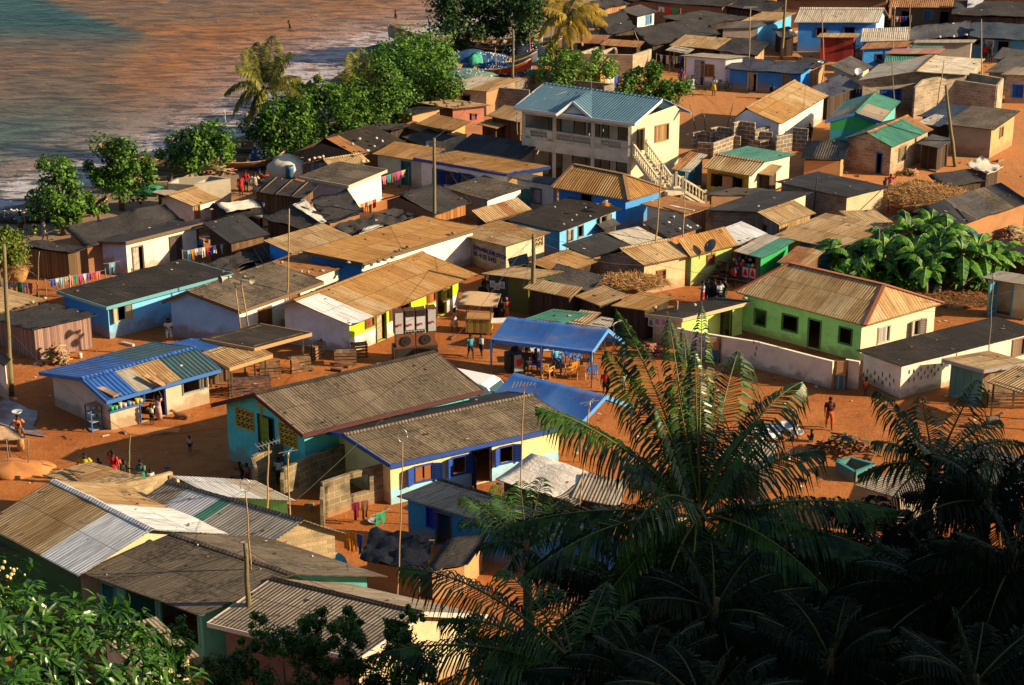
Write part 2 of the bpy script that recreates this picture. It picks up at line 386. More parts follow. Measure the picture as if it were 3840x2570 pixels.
def tint(x, y, d):
    """teal bay water at the far left, muddy river plume from the right (a property of the water)"""
    v = V((x, y, -.3)) - CP; zc = v.dot(FW); u = v.dot(RT)/zc*FPX/1.639 + 1171; q = -v.dot(UP)/zc*FPX/1.639 + 784
    teal = V((.006, .045, .042)); mud = V((.25, .088, .004)); mauve = V((.15, .072, .02)); tl2 = V((.035, .075, .066))
    nn = noise.noise(V((x*.03, y*.05, 3)))*60 + noise.noise(V((x*.12, y*.2, 9)))*16
    bx = 95 + 235*q/75 if q < 75 else 330 - (q-75)*1.15           # edge of the plume
    k = sst(-14, 14, u-bx+nn*.3) if q < 80 else sst(-150, 190, u-bx+nn)
    k = max(k, .5*sst(50, 130, q))
    low = sst(150, 330, q + nn*.6 - max(0, u-300)*.12)
    a = teal.lerp(tl2, sst(120, 360, q)); b = mud.lerp(mauve, low)
    b = b.lerp(V((.12, .065, .02)), .7*sst(.15, .5, noise.noise(V((x*.022+5, y*.05, 1)))))
    c = a.lerp(b, k*(1-.8*sst(170, 330, q+nn*.5)*sst(760, 250, u+nn)))
    return tuple(c)
xs = frange(-150, -62, 8) + frange(-62, 62, 1.6) + frange(62, 180, 8); ys = frange(-30, 60, 3) + frange(60, 240, 1.6) + frange(240, 420, 12)
def ghf(x, y, d):
    z = tz(x, y)
    if d < 4.5: z = min(z, -.3 + d*.07)
    return z + (.05*noise.noise(V((x*.4, y*.4, 0))) if y > 60 and d > 2 else (0.8*noise.noise(V((x*.2, y*.2, 0))) if y <= 60 else 0)*sst(62, 50, y))
g = tag(grid_obj('ground', xs, ys, ghf, mat_ground(), dict(shore=lambda x, y, d: d, hill=lambda x, y, d: tz(x, y))), kind='structure')
sx = frange(-260, -70, 10) + frange(-70, 70, 1.5) + frange(70, 260, 10); sy = frange(60, 240, 1.5) + frange(240, 700, 15)
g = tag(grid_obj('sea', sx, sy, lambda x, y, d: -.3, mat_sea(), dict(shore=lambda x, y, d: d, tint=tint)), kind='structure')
# ------------------------------------------------------------ building kit
HG = 'houses and shacks of the fishing village'
HOUSES = {}; SURFS = []
def warp(p, amp, sc=.9):
    return amp*noise.noise(V((p.x*sc, p.y*sc, 1.7)))
def surf(mb, A, B, C, D, split=None, th=.035, wob=.02, sag=0., ns=None, wsc=.9, under=0):
    """roof skin between corners A(0,0) B(1,0) C(0,1) D(1,1): uneven, with thickness; split = [(s_end, material index)...]"""
    L = (B-A).length; W_ = (C-A).length; SURFS.append((A, B, C, D, wob))
    cuts = sorted(set([i/max(1, int(L/(ns or 1.1))) for i in range(max(1, int(L/(ns or 1.1)))+1)] + [e for e, _ in (split or []) if e < 1]))
    nt_ = max(2, int(W_/(ns or 1.1)))
    def P(s, t):
        p = A.lerp(B, s).lerp(C.lerp(D, s), t)
        return p + V((0, 0, warp(p, wob, wsc) - sag*4*t*(1-t)*(.6+.4*sin(s*9)) ))
    for i in range(len(cuts)-1):
        s0, s1 = cuts[i], cuts[i+1]; mi = 0
        for e, m in (split or []):
            if (s0+s1)/2 < e: mi = m; break
        for j in range(nt_):
            t0, t1 = j/nt_, (j+1)/nt_
            mb.poly([P(s0, t0), P(s1, t0), P(s1, t1), P(s0, t1)], [(s0*L, t0*W_), (s1*L, t0*W_), (s1*L, t1*W_), (s0*L, t1*W_)], mi, sm=wob > .055)
    dn = V((0, 0, -th)); mb.weld = wob > .055
    for i in range(len(cuts)-1):
        for j in range(nt_): mb.poly([P(cuts[i], j/nt_)+dn, P(cuts[i], (j+1)/nt_)+dn, P(cuts[i+1], (j+1)/nt_)+dn, P(cuts[i+1], j/nt_)+dn], mi=under)
    for X, Y, f in ((A, B, lambda k: (k, 0)), (C, D, lambda k: (k, 1)), (A, C, lambda k: (0, k)), (B, D, lambda k: (1, k))):
        n_ = 6
        for k in range(n_):
            a, b = P(*f(k/n_)), P(*f((k+1)/n_)); mb.poly([a, b, b+dn*1.3, a+dn*1.3], mi=mi)
def zin(a, b, x): return a + (b-a)*x
def wall_holes(mb, P, Ud, L, z0, z1, holes, n, top=None, uo=0, depth=.14, zb=0):
    """wall from P along Ud with openings (u0,u1,za,zb); top = list of (u, z) for a sloping top edge"""
    us = sorted(set([0, L] + [h for H in holes for h in H[:2]])); zs = sorted(set([z0, z1] + [h for H in holes for h in H[2:4]]))
    Q = lambda u, z: V((P.x+Ud.x*u, P.y+Ud.y*u, z))
    for i in range(len(us)-1):
        for j in range(len(zs)-1):
            um, zm = (us[i]+us[i+1])/2, (zs[j]+zs[j+1])/2
            if any(h[0] < um < h[1] and h[2] < zm < h[3] for h in holes): continue
            u0, u1, a, b = us[i], us[i+1], zs[j], zs[j+1]
            mb.poly([Q(u0, a), Q(u1, a), Q(u1, b), Q(u0, b)], [(u0+uo, a-zb), (u1+uo, a-zb), (u1+uo, b-zb), (u0+uo, b-zb)])
    if top: mb.poly([Q(0, z1), Q(L, z1)] + [Q(u, z) for u, z in reversed(top)], [(uo, z1-zb), (L+uo, z1-zb)] + [(u+uo, z-zb) for u, z in reversed(top)])
    d = -n*depth
    for u0, u1, a, b in [h[:4] for h in holes]:
        c = [Q(u0, a), Q(u1, a), Q(u1, b), Q(u0, b)]
        for k in range(4):
            q0, q1 = c[k], c[(k+1) % 4]; mb.poly([q0, q0+d, q1+d, q1], [(0, 1.5), (.1, 1.5), (.1, 2.5), (0, 2.5)])
BLUE, NAVY = (.035, .14, .42), (.012, .03, .14)
def opening(R, kind, P, Ud, n, u0, u1, za, zb, col, shade=None):
    """window, door, shutters, lattice or curtain in a hole of the wall"""
    Q = lambda u, z, o: V((P.x+Ud.x*u, P.y+Ud.y*u, z)) + n*o
    fc = col or (.14, .08, .045); w_, h_ = u1-u0, zb-za
    isdoor = kind[0] == 'd'
    mb = MB(); t = .07
    for a, b in (((u0, za), (u0, zb)), ((u1, za), (u1, zb)), ((u0-t/2, zb), (u1+t/2, zb))) + ((((u0-t/2, za), (u1+t/2, za)),) if not isdoor else ()):
        mb.bar(Q(a[0], a[1], .01), Q(b[0], b[1], .01), t, .08)
    if kind == 'w2' : mb.bar(Q((u0+u1)/2, za, -.03), Q((u0+u1)/2, zb, -.03), .05)
    fr = mb.build('door_frame' if isdoor else 'window_frame', plain(tuple(fc), .8), R)
    if kind == 'dc':
        m = MB(); m.poly([Q(u0, za, -.05), Q(u1, za, -.05), Q(u1, zb, -.05), Q(u0, zb, -.05)]); m.bar(Q(u0, (za+zb)/2, -.04), Q(u1, (za+zb)/2, -.04), .07, .03)
        d = m.build('door', plank(tuple(fc), .14, .2), R)
        k = MB(); k.blob(Q(u0+w_*.85, za+h_*.48, 0), .035, 6, 4); k.build('handle', plain((.3, .3, .3), .4, .8), d)
    if kind == 'do':                                  # door leaf standing open
        m = MB(); a = Ud*cos(radians(105)) + n*sin(radians(105)); q = Q(u0, za, .02)
        m.bar(q+a*w_*.45+V((0, 0, h_/2-.02)), q+a*w_*.45+V((0, 0, h_/2+.02)), .01); m.poly([q, q+a*w_*.9, q+a*w_*.9+V((0, 0, h_)), q+V((0, 0, h_))]); m.poly([q+n*.03, q+V((0, 0, h_)), q+a*w_*.9+V((0, 0, h_)), q+a*w_*.9])
        m.build('door', plank(tuple(fc), .14, .2), R)
    if kind in ('wc', 'wb'):                          # closed boards in the window
        m = MB(); m.poly([Q(u0, za, -.05), Q(u1, za, -.05), Q(u1, zb, -.05), Q(u0, zb, -.05)])
        m.build('shutter', plank(tuple(fc), .16, .2, kind == 'wb'), R)
    if kind == 'wp':                                  # two brown panels between blue shutters
        for f in (.27, .76): m = MB(); q = Q(u0+w_*f, (za+zb)/2, -.02); m.bar(q-Ud*w_*.19, q+Ud*w_*.19, .05, h_*.86); m.build('panel', plain((.28, .10, .03), .8), R)
    if kind in ('ws', 'wp'):                                  # louvred shutters folded open
        for sg in (-1, 1):
            m = MB(); ue = u0 if sg < 0 else u1; a = Ud*sg*cos(radians(25)) + n*sin(radians(25)); q = Q(ue, za, .03)
            w5 = w_; w_ = max(w_, .7); m.poly([q, q+a*w_*.5, q+a*w_*.5+V((0, 0, h_)), q+V((0, 0, h_))])
            for k in range(9): m.bar(q+a*.04+V((0, 0, h_*(k+.5)/9))+n*.015, q+a*(w_*.5-.04)+V((0, 0, h_*(k+.5)/9))+n*.015, .03, .04)
            for c_ in (0, w_*.5): m.bar(q+a*c_, q+a*c_+V((0, 0, h_)), .05)
            for c_ in (0, h_): m.bar(q+V((0, 0, c_)), q+a*w_*.5+V((0, 0, c_)), .05)
            m.build('shutter', plain(tuple(fc), .6), R); w_ = w5
    if kind == 'v':                                   # pierced screen blocks
        m = MB(); nu, nz = max(2, int(w_/.26)), max(2, int(h_/.26))
        for i in range(nu+1): m.bar(Q(u0+w_*i/nu, za, -.03), Q(u0+w_*i/nu, zb, -.03), .07)
        for j in range(nz+1): m.bar(Q(u0, za+h_*j/nz, -.03), Q(u1, za+h_*j/nz, -.03), .07)
        for i in range(nu):
            for j in range(nz): m.bar(Q(u0+w_*i/nu, za+h_*j/nz, -.03), Q(u0+w_*(i+1)/nu, za+h_*(j+1)/nz, -.03), .05)
        m.build('lattice', plain(tuple(fc), .85), R)
    if kind == 'dk' or kind == 'wk':                  # curtain in the opening
        m = MB(); N = 10; g = .62 if kind == 'dk' else 1
        for i in range(N):
            f = lambda k: -.06 + .03*sin(k*2.1)
            a, b = u0+w_*g*i/N, u0+w_*g*(i+1)/N; m.poly([Q(a, za+.1, f(i)), Q(b, za+.1, f(i+1)), Q(b, zb, f(i+1)), Q(a, zb, f(i))], sm=True)
        m.build('curtain', cloth(tuple(shade or (.5, .5, .45))), R)
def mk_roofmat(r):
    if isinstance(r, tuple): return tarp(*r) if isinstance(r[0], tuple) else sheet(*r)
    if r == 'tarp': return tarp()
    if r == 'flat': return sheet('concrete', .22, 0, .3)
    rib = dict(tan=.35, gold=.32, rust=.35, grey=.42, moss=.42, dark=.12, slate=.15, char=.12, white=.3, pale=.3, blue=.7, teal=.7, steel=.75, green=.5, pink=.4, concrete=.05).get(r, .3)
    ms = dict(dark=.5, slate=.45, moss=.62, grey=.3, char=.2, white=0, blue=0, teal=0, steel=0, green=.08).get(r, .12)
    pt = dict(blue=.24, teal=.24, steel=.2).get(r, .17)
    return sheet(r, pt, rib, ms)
def house(t, E1, E2, R, he, rise, roof, wall, label, r=1, far=None, name='house', cat='house', op=(), z=0., ov=.28, over=None, fascia=None,
          ridge=None, side=None, farroof=None, wob=None, lo=.25, hi=1.7, open_=(), hf=None, split=None, noh=False, tri=None, posts=None, rafters=False, g=None, group=HG, sag=0):
    """E1-E2 the near eave in the photograph (tile t), R the ridge end (gable) or upper corner (shed) beside E1 (r=1) or E2 (r=2)
       rise None: chosen so that the plan is square; kind of roof: gable if far or rise given as ('g', ..)"""
    gable = g if g is not None else (far is not None or name.startswith('gable'))
    A = at(t, E1, z+he); B = at(t, E2, z+he); Sv = B-A; E = A if r == 1 else B
    if rise is None:
        p0, p1 = at(t, R, z+he), at(t, R, z+he+1); s2 = V((Sv.x, Sv.y)); q0 = (V((p0.x, p0.y))-V((E.x, E.y))).dot(s2); q1 = (V((p1.x, p1.y))-V((E.x, E.y))).dot(s2)
        k = -q0/(q1-q0) if abs(q1-q0) > 1e-6 else .5
        rise = max(lo, min(hi, k)) if gable else max(-.35 if lo == .25 else lo, min(.75 if hi == 1.7 else hi, k))
    Rp = at(t, R, z+he+rise); prof = [V((0, 0, 0)), Rp-E]
    if gable:
        if far is not None: prof.append(at(t, far, z+(hf or he)) - E)
        else: prof.append(V((2*prof[1].x, 2*prof[1].y, 0)))
    Wl = sum((prof[i+1]-prof[i]).length for i in range(len(prof)-1))
    a1 = Sv.normalized(); b1 = V((prof[-1].x, prof[-1].y, 0)).normalized()
    ctr = A + Sv*.5 + V((prof[-1].x, prof[-1].y, 0))*.5
    R_ = root(name.replace('gable_', ''), (ctr.x, ctr.y, z), label, cat, group)
    # roof
    rl = roof if isinstance(roof, list) else [(1, roof)]
    mats = [mk_roofmat(m) for _, m in rl]; sp = [(e, i) for i, (e, _) in enumerate(rl)]
    fr_ = farroof if farroof is not None else roof; fl = fr_ if isinstance(fr_, list) else [(1, fr_)]
    k0 = len(mats); mats += [mk_roofmat(m) for _, m in fl]; sp2 = [(e, i+k0) for i, (e, _) in enumerate(fl)]
    istarp = any(m == 'tarp' or (isinstance(m, tuple) and isinstance(m[0], tuple)) for _, m in rl)
    mats.append(plain((.13, .09, .06), .95)); un = len(mats)-1
    mb = MB(); wb = wob if wob is not None else (.16 if istarp else .035)
    T = [A + p for p in prof]
    for i in range(len(prof)-1):
        a, c = A+prof[i], A+prof[i+1]; surf(mb, a, a+Sv, c, c+Sv, sp if i == 0 else sp2, wob=wb, sag=(sag or (.10 if istarp else .02)), ns=(.24 if wb >= .3 else .45) if istarp else 1.1, wsc=(2.3 if wb >= .3 else 1.1) if istarp else .7, under=un)
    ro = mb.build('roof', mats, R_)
    if gable and ridge is not False:
        m = MB(); N = max(3, int(Sv.length/1.2)); c = A+prof[1]
        d1 = -(prof[1].normalized())*.2; d2 = (prof[2]-prof[1]).normalized()*.2
        up = V((0, 0, .03 + (0 if not istarp else .1)))
        def rp(k, q): p = c+Sv*k; return p + up + q + V((0, 0, warp(p, wb, .7)))
        for k in range(N):
            k0_, k1_ = k/N, (k+1)/N; j = V((0, 0, 0))
            m.poly([rp(k0_, d1)+j, rp(k1_, d1)+j, rp(k1_, V((0, 0, .03)))+j, rp(k0_, V((0, 0, .03)))+j]); m.poly([rp(k0_, V((0, 0, .03)))+j, rp(k1_, V((0, 0, .03)))+j, rp(k1_, d2)+j, rp(k0_, d2)+j])
        if not istarp: m.build('ridge_cap', mk_roofmat(ridge or rl[-1][1]), ro)
    if fascia:
        m = MB(); nn = b1*.02
        for i in range(len(prof)-1):
            for q in (V((0, 0, 0)), Sv):
                m.bar(A+prof[i]+q-V((0, 0, .09)), A+prof[i+1]+q-V((0, 0, .09)), .04, .2)
        m.bar(A-V((0, 0, .1))-nn, B-V((0, 0, .1))-nn, .04, .2); m.build('fascia', plain(tuple(fascia), .6), R_)
    # walls
    if name == 'awning' : wall = None
    o = ov; Ls = Sv.length
    def prof_in(o1, o2):                              # profile with the overhang taken off both ends
        p = [V(q) for q in prof]
        h = V((p[1].x, p[1].y, 0)).length; p0 = p[0].lerp(p[1], min(.45, o1/h))
        h = V((p[-1].x-p[-2].x, p[-1].y-p[-2].y, 0)).length; pn = p[-1].lerp(p[-2], min(.45, o2/h))
        return [p0]+p[1:-1]+[pn]
    W = prof_in(o, o); s0, s1 = min(.3, o/Ls), 1-min(.3, o/Ls); dn = V((0, 0, -.05 - (sag or (.10 if istarp else .02)) - wb*.5))
    BF, BN = A+Sv*s0, A+Sv*s1
    zb = z-.4
    sides = {'f': (BF+W[0], BN+W[0], None), 'b': (BN+W[-1], BF+W[-1], None), 'l': (BF+W[-1], BF+W[0], [BF+q for q in reversed(W)]), 'r': (BN+W[0], BN+W[-1], [BN+q for q in W])}
    ops = {}
    for q in op: ops.setdefault(q[0], []).append(q[1:])
    cx = (BF+BN)*.5 + V((W[-1].x+W[0].x, W[-1].y+W[0].y, 0))*.5
    HOUSES[label] = (R_, sides)
    if wall is None or posts:
        m = MB(); n_ = max(1, int(Ls*(s1-s0)/2.6))
        for base in (W[0], W[-1]):
            for i in range(n_+1):
                p = BF.lerp(BN, i/n_) + base; m.bar((p.x, p.y, zb), p + dn*.3, .09)
        for base in (W[0], W[-1]): m.bar(BF+base+dn*.5, BN+base+dn*.5, .08, .1)
        m.build('frame_posts', plank((.18, .11, .06), .3, .05), R_)
        if wall is None: return R_
    for sd_, (P, Q_, tp) in sides.items():
        if sd_ in open_: continue
        wm = (side or {}).get(sd_, wall)
        d = V((Q_.x-P.x, Q_.y-P.y, 0)); L = d.length; d.normalize(); n = V((d.y, -d.x, 0))
        if n.dot(V((P.x, P.y, 0))-V((cx.x, cx.y, 0))) < 0: n = -n
        ztop = min(P.z, Q_.z) + dn.z; tl = None
        if tp: tl = [((V((q.x-P.x, q.y-P.y, 0))).dot(d), q.z+dn.z) for q in tp]; tl = [(max(0, min(L, u)), zz) for u, zz in tl]
        elif abs(P.z-Q_.z) > .02: tl = [(0, P.z+dn.z), (L, Q_.z+dn.z)]
        hs = []; todo = []
        for q in ops.get(sd_, ()):
            kind, px, w_, h_ = q[:4]; col = q[4] if len(q) > 4 else None; sh = q[5] if len(q) > 5 else None
            c = onplane(t, px, P, n); u = (c-P).dot(d); zc = c.z
            u0, u1 = max(.08, u-w_/2), min(L-.08, u+w_/2)
            if kind[0] == 'd' and zc - h_/2 < z+.7: za, zt = z+.02, z+.02+h_
            else: za, zt = zc-h_/2, zc+h_/2
            zt = min(zt, ztop-.06); za = max(z+.02, za)
            if u1-u0 < .15 or zt-za < .15: continue
            hs.append((u0, u1, za, zt)); todo.append((kind, u0, u1, za, zt, col, sh))
        m = MB(); wall_holes(m, P, d, L, zb, ztop, hs, n, tl, uo=hash(sd_) % 7 if False else {'f': 0, 'r': 11, 'b': 23, 'l': 37}[sd_], zb=z)
        m.build('wall', wm, R_)
        for kind, u0, u1, za, zt, col, sh in todo: opening(R_, kind, P, d, n, u0, u1, za, zt, col, sh)
    if istarp and rafters:
        m = MB()
        for k in range(3): c = V((0, 0, wb*.3+.03)); m.tube([A+Sv*(.2+.3*k)+c, A+Sv*(.2+.3*k)+prof[1]+c], .03, 5)
        m.build('batten', plank((.2, .13, .08), .3, .05), ro)
    return R_
def bwall(mb, t, pts, h, th=.16, z=0., zb=-.3):
    """free-standing wall whose top edge runs through the given picture points"""
    P = [at(t, p[:2], z+(p[2] if len(p) > 2 else h)) for p in pts]; u = 0
    for a, b in zip(P, P[1:]):
        d = V((b.x-a.x, b.y-a.y, 0)); L = d.length; d.normalize(); n = V((d.y, -d.x, 0))*th/2
        for s_, p, q in ((1, a, b), (-1, b, a)):
            o = n*s_; mb.poly([V((p.x, p.y, zb))+o, V((q.x, q.y, zb))+o, q+o, p+o], [(u, zb-z), (u+L, zb-z), (u+L, q.z-z), (u, p.z-z)])
        mb.poly([a-n, a+n, b+n, b-n], [(u, .9), (u, 1.06), (u+L, 1.06), (u+L, .9)])
        for p in (a, b): mb.poly([V((p.x, p.y, zb))-n, V((p.x, p.y, zb))+n, p+n, p-n], [(0, zb-z), (th, zb-z), (th, p.z-z), (0, p.z-z)])
        u += L
# ------------------------------------------------------------ every house, shack and stall
WH = plaster((.78, .74, .68)); WHD = plaster((.70, .64, .55), None, 0., .9, .8); CRM = plaster((.68, .58, .30)); CREAM = plaster((.66, .54, .34))
LBL = plaster((.18, .52, .86)); BLU = plaster((.04, .28, .78)); DBL = plaster((.018, .16, .56)); LIL = plaster((.50, .62, .86), None, 0., .9, .9)  # LIL: white wall with the bluish cast of shade painted in
TEA = plaster((.11, .60, .62), None, 0., .8, .7); LIM = plaster((.36, .66, .04)); LIM2 = plaster((.66, .63, .58)) ; GRN = plaster((.32, .80, .20)); PAG = plaster((.40, .50, .16))
PNK = plaster((.60, .24, .16)); YEL = plaster((.60, .36, .03)); ORG = plaster((.55, .30, .12)); TURQ = plaster((.10, .38, .36))
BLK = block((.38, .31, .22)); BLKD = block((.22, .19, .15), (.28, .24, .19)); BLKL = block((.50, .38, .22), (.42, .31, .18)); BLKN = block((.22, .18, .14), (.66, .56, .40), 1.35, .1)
CEM = plaster((.36, .31, .24)); CEMD = plaster((.20, .17, .135)); MUD = plaster((.24, .12, .06), None, 0, .5); MUDL = plaster((.48, .25, .11), None, 0, .5)
PLK = plank((.14, .085, .05)); PLKD = plank((.07, .045, .03)); PLKO = plank((.19, .10, .05)); PLKP = plank((.34, .21, .17), .1, .3); REED = plank((.24, .15, .075), .07, .35)
TIN = plank((.20, .19, .17), .2, .15)
@cached
def two_boards(c1, c2, wd=1.4):
    s = NT('painted_boards'); uv, ru = rnd_uv(s); x = s.n('SeparateXYZ', i0=uv).outputs[0]
    k = s.math('LESS_THAN', s.math('FRACT', s.math('DIVIDE', x, wd)), .5)
    st = s.noise(s.vmul(ru, (9, .5, 1)), 2, 4)
    g = s.math('LESS_THAN', s.math('FRACT', s.math('DIVIDE', x, .14)), .12)
    return s.done(s.mix(s.math('MULTIPLY', g, .7), s.mix(s.math('MULTIPLY', st, .4), s.mix(k, c1, c2), (.1, .08, .05)), (.02, .02, .02)), .85, bump=st, bs=.3)
BYM = two_boards((.50, .38, .02), (.03, .18, .5)); GYM = two_boards((.16, .15, .03), (.03, .07, .035), 2.4)
H = house
WD = (.22, .12, .06); DK = (.05, .03, .02); GRY = (.35, .33, .3)
# --- foreground left
H('m', (-150, 330), (595, 730), (1165, 375), 2.7, 1.2, [(.62, 'tan'), (1, 'white')], CREAM, 'long gable house with patched brown and bright white sheet roof, lowest at left', r=2, g=1, farroof=[(.5, 'tan'), (1, 'white')], ridge='white', side={'f': plaster((.035, .11, .035))}, wob=.05)
H('m', (600, 705), (1520, 1035), (1310, 405), 2.7, 1.0, ('moss', .2, .12, .5), TURQ, 'large dark mossy roofed house with turquoise arched veranda', g=1, side={'f': plaster((.12, .36, .30))},
  op=[('f', 'wa', (800, 900), 1.2, 1.5, (.12, .36, .30)), ('f', 'wa', (1080, 985), 1.7, 1.6, (.12, .36, .30)), ('f', 'wa', (1370, 1090), 2.1, 1.6, (.12, .36, .30))], ov=.5)
H('n', (-350, 1088), (805, 1365), (1300, 1010), 2.5, 1.1, 'grey', BLKL, 'pale ribbed roof house with thick mortared ridge, at bottom centre', r=2, g=1, fascia=(.62, .56, .5), side={'f': plaster((.20, .12, .10)), 'r': CREAM}, ridge='dark', ov=.4)
H('m', (1050, 1460), (1520, 1340), (1190, 1045), 1.9, .35, 'grey', CREAM, 'small grey corrugated outhouse roof behind the mango tree', r=2)
H('i', (370, 1355), (860, 1505), (790, 1240), 2.1, .15, ('tan', .22, .2, .5), PLK, 'low brown shed roof strewn with planks beside the group of women')
H('m', (980, 200), (2010, 512), (2322, 308), 2.5, .95, [(.17, ('grey', .16, .5, .6)), (.42, 'white'), (.50, 'green'), (1, 'pale')], BLKL, 'long ribbed roof of white, grey and teal sheets over a sand-coloured block wall', r=2, g=1, ridge='slate', farroof='pale', side={'f': PLKD})
H('m', (1640, 125), (2275, 163), (1950, 3), 2.6, .3, [(.6, 'white'), (1, 'pale')], plaster((.22, .55, .16)), 'white sheet roof with light green wall behind the long ribbed roof', r=2, side={'r': GRN})
H('m', (-60, 480), (455, 675), (60, 420), 2.0, .2, [(.7, 'slate'), (1, 'rust')], PLKD, 'rusty red and dark sheet lean-to at left edge above the mango tree')
H('m', (1640, 470), (2260, 712), (1930, 478), 2.0, .1, 'slate', CEMD, 'narrow dark flat roof strip behind the large mossy roof')
# --- left middle
H('e', (282, 1487), (860, 1352), (-105, 1378), 2.0, None, 'tarp', PLKP, 'shack of faded pink upright boards under a dark tarpaulin roof', name='shack', cat='shack', wob=.07, rafters=False)
H('e', (930, 1290), (2045, 995), (497, 1150), 2.1, None, ('dark', .2, .2, .8), BLU, 'long blue house with flat mossy black roof', side={'f': LBL, 'l': BLU}, fascia=(.12, .33, .38),
  op=[('f', 'ws', (1065, 1335), .55, 1.0, (.36, .34, .22)), ('f', 'w', (1900, 1090), .5, .4)])
H('f', (-118, 1325), (615, 1065), (-583, 1150), 2.2, .75, 'moss', LIL, 'pale blue gable house with brown-grey sheet roof beside the loudspeaker ladder', far=(-803, 1240), fascia=(.16, .10, .06), side={'f': WH, 'l': plaster((.30, .55, .86), None, 0, .9, .7)},
  op=[('f', 'dc', (100, 1330), .95, 1.7, (.26, .10, .04)), ('f', 'wc', (360, 1185), .8, .4, (.3, .12, .05)), ('f', 'w', (620, 1092), .4, .3, (.1, .3, .3))])
H('e', (135, 745), (590, 808), (770, 762), 2.0, .1, 'tarp', REED, 'reed-walled hut under a sagging black tarpaulin', r=2, name='shack', cat='hut', side={'r': REED})
H('e', (745, 760), (1640, 547), (562, 586), 2.0, .45, 'tarp', MUD, 'wide shack under a big creased black tarpaulin near the beach trees', name='shack', cat='shack', wob=.2)
H('e', (1100, 718), (1785, 548), (780, 712), 2.3, None, 'char', WH, 'white house with light blue top band, two doors and flat dark roof', side={'f': plaster((.72, .68, .58), None, 0, .7, .5), 'l': LIL}, fascia=(.16, .10, .06),  # left end bluish: shade painted into the white plaster
  op=[('f', 'dk', (1213, 880), .75, 1.7, (.30, .18, .09), (.7, .65, .55)), ('f', 'dc', (1545, 785), .85, 1.75, (.10, .08, .06))])
H('e', (1695, 405), (1947, 332), (1465, 308), 2.0, .5, 'tan', WHD, 'small tan gable roof cabin beside the concrete tank', far=(1360, 345), op=[('f', 'dc', (1725, 430), .5, 1.4, (.4, .2, .1))])
H('e', (1950, 507), (2360, 472), (1868, 385), 1.5, .6, 'tarp', PLKD, 'low black tarpaulin hut with a pale sheet across its roof', g=1, name='shack', cat='shack')
H('e', (2018, 732), (2370, 648), (1778, 553), 2.0, .5, 'char', PLKO, 'dark felt roof over brown board walls behind the laundry line', name='shack', cat='shack', side={'f': PLKO, 'l': PLKD})
H('f', (340, 822), (872, 666), (85, 706), 2.1, None, 'tan', BLU, 'low brown sheet roof over a deep blue wall', op=[('f', 'w', (250, 860), .6, .6)])
H('f', (958, 905), (1992, 590), (433, 800), 2.3, .5, 'gold', DBL, 'long plain orange-brown roof over a blue end wall and white side', side={'f': WH, 'l': DBL}, fascia=(.14, .09, .05))
H('f', (550, 1025), (887, 905), (130, 900), 1.9, .25, 'rust', WHD, 'rusty low roof weighted with stones over a flaking white wall')
H('f', (860, 1455), (1975, 1005), (350, 1235), 2.05, .85, [(.17, 'white'), (.33, 'tan'), (.42, 'gold'), (1, 'gold')], LIM, 'big orange roofed shop house with lime green upper wall', far=(78, 1325), name='gable_house', ov=.75,
  side={'f': plaster((.42, .62, .02), (.70, .67, .62), .92), 'l': plaster((.82, .81, .86))},
  op=[('f', 'dc', (700, 1475), .8, 1.6, (.22, .09, .04)), ('f', 'wc', (1020, 1415), .7, .7, (.28, .09, .04)), ('f', 'dk', (1120, 1430), .8, 1.8, (.1, .08, .05), (.55, .5, .3)), ('f', 'wc', (1240, 1345), .8, .7, (.24, .10, .04)), ('f', 'd', (1330, 1310), .9, 1.7), ('f', 'wc', (1560, 1205), .7, .6, (.34, .11, .04)), ('f', 'd', (1650, 1260), .8, 1.8, (.2, .1, .05)), ('f', 'w', (1700, 1180), .7, .7)])
H('j', (5, 248), (510, 112), (60, 32), 2.15, .1, ('dark', .2, .1, .35), None, 'open wooden stall under a flat dark felt roof', r=2, name='awning', cat='stall', fascia=(.42, .25, .11))
H('i', (2010, 420), (2390, 300), (1770, 285), 1.95, None, 'tan', None, 'open board stall with tan roof and slatted purple-brown counter', name='awning', cat='stall', fascia=(.42, .25, .11))
BAR = H('i', (930, 712), (1935, 430), (710, 510), 1.95, .62, [(.27, 'blue'), (.40, 'concrete'), (.655, 'tan'), (1, 'teal')], plaster((.40, .37, .30)), 'blue and slate metal roofed drinking bar with open serving hatch', far=(340, 458), name='gable_shop', cat='shop', farroof=[(.55, 'blue'), (1, 'teal')], ridge='blue', ov=.45,
  side={'f': plaster((.50, .42, .30)), 'l': plaster((.52, .49, .42))}, fascia=(.04, .14, .42),
  op=[('f', 'w', (1085, 690), 2.3, .75, (.04, .14, .42)), ('f', 'd', (1340, 735), 1.5, 1.7, (.04, .14, .42)), ('f', 'w', (1690, 565), 1.2, .85, (.3, .3, .28)), ('f', 'w', (1835, 525), 1.1, .85, (.3, .3, .28))])
H('i', (1850, 278), (2112, 212), (1420, 222), 2.0, .2, 'blue', PLK, 'separate light blue metal roof behind the drinking bar', name='shack', cat='shed')
H('e', (-220, 1405), (400, 1225), (5, 1115), 1.6, .2, 'tan', PLK, 'wide tan sheet roof weighted with a beam at the left edge', r=2, name='shack', cat='shack')
H('i', (-120, 300), (35, 405), (-60, 240), 2.2, .2, 'char', WHD, 'corner of a grey walled house cut by the left edge', r=1)
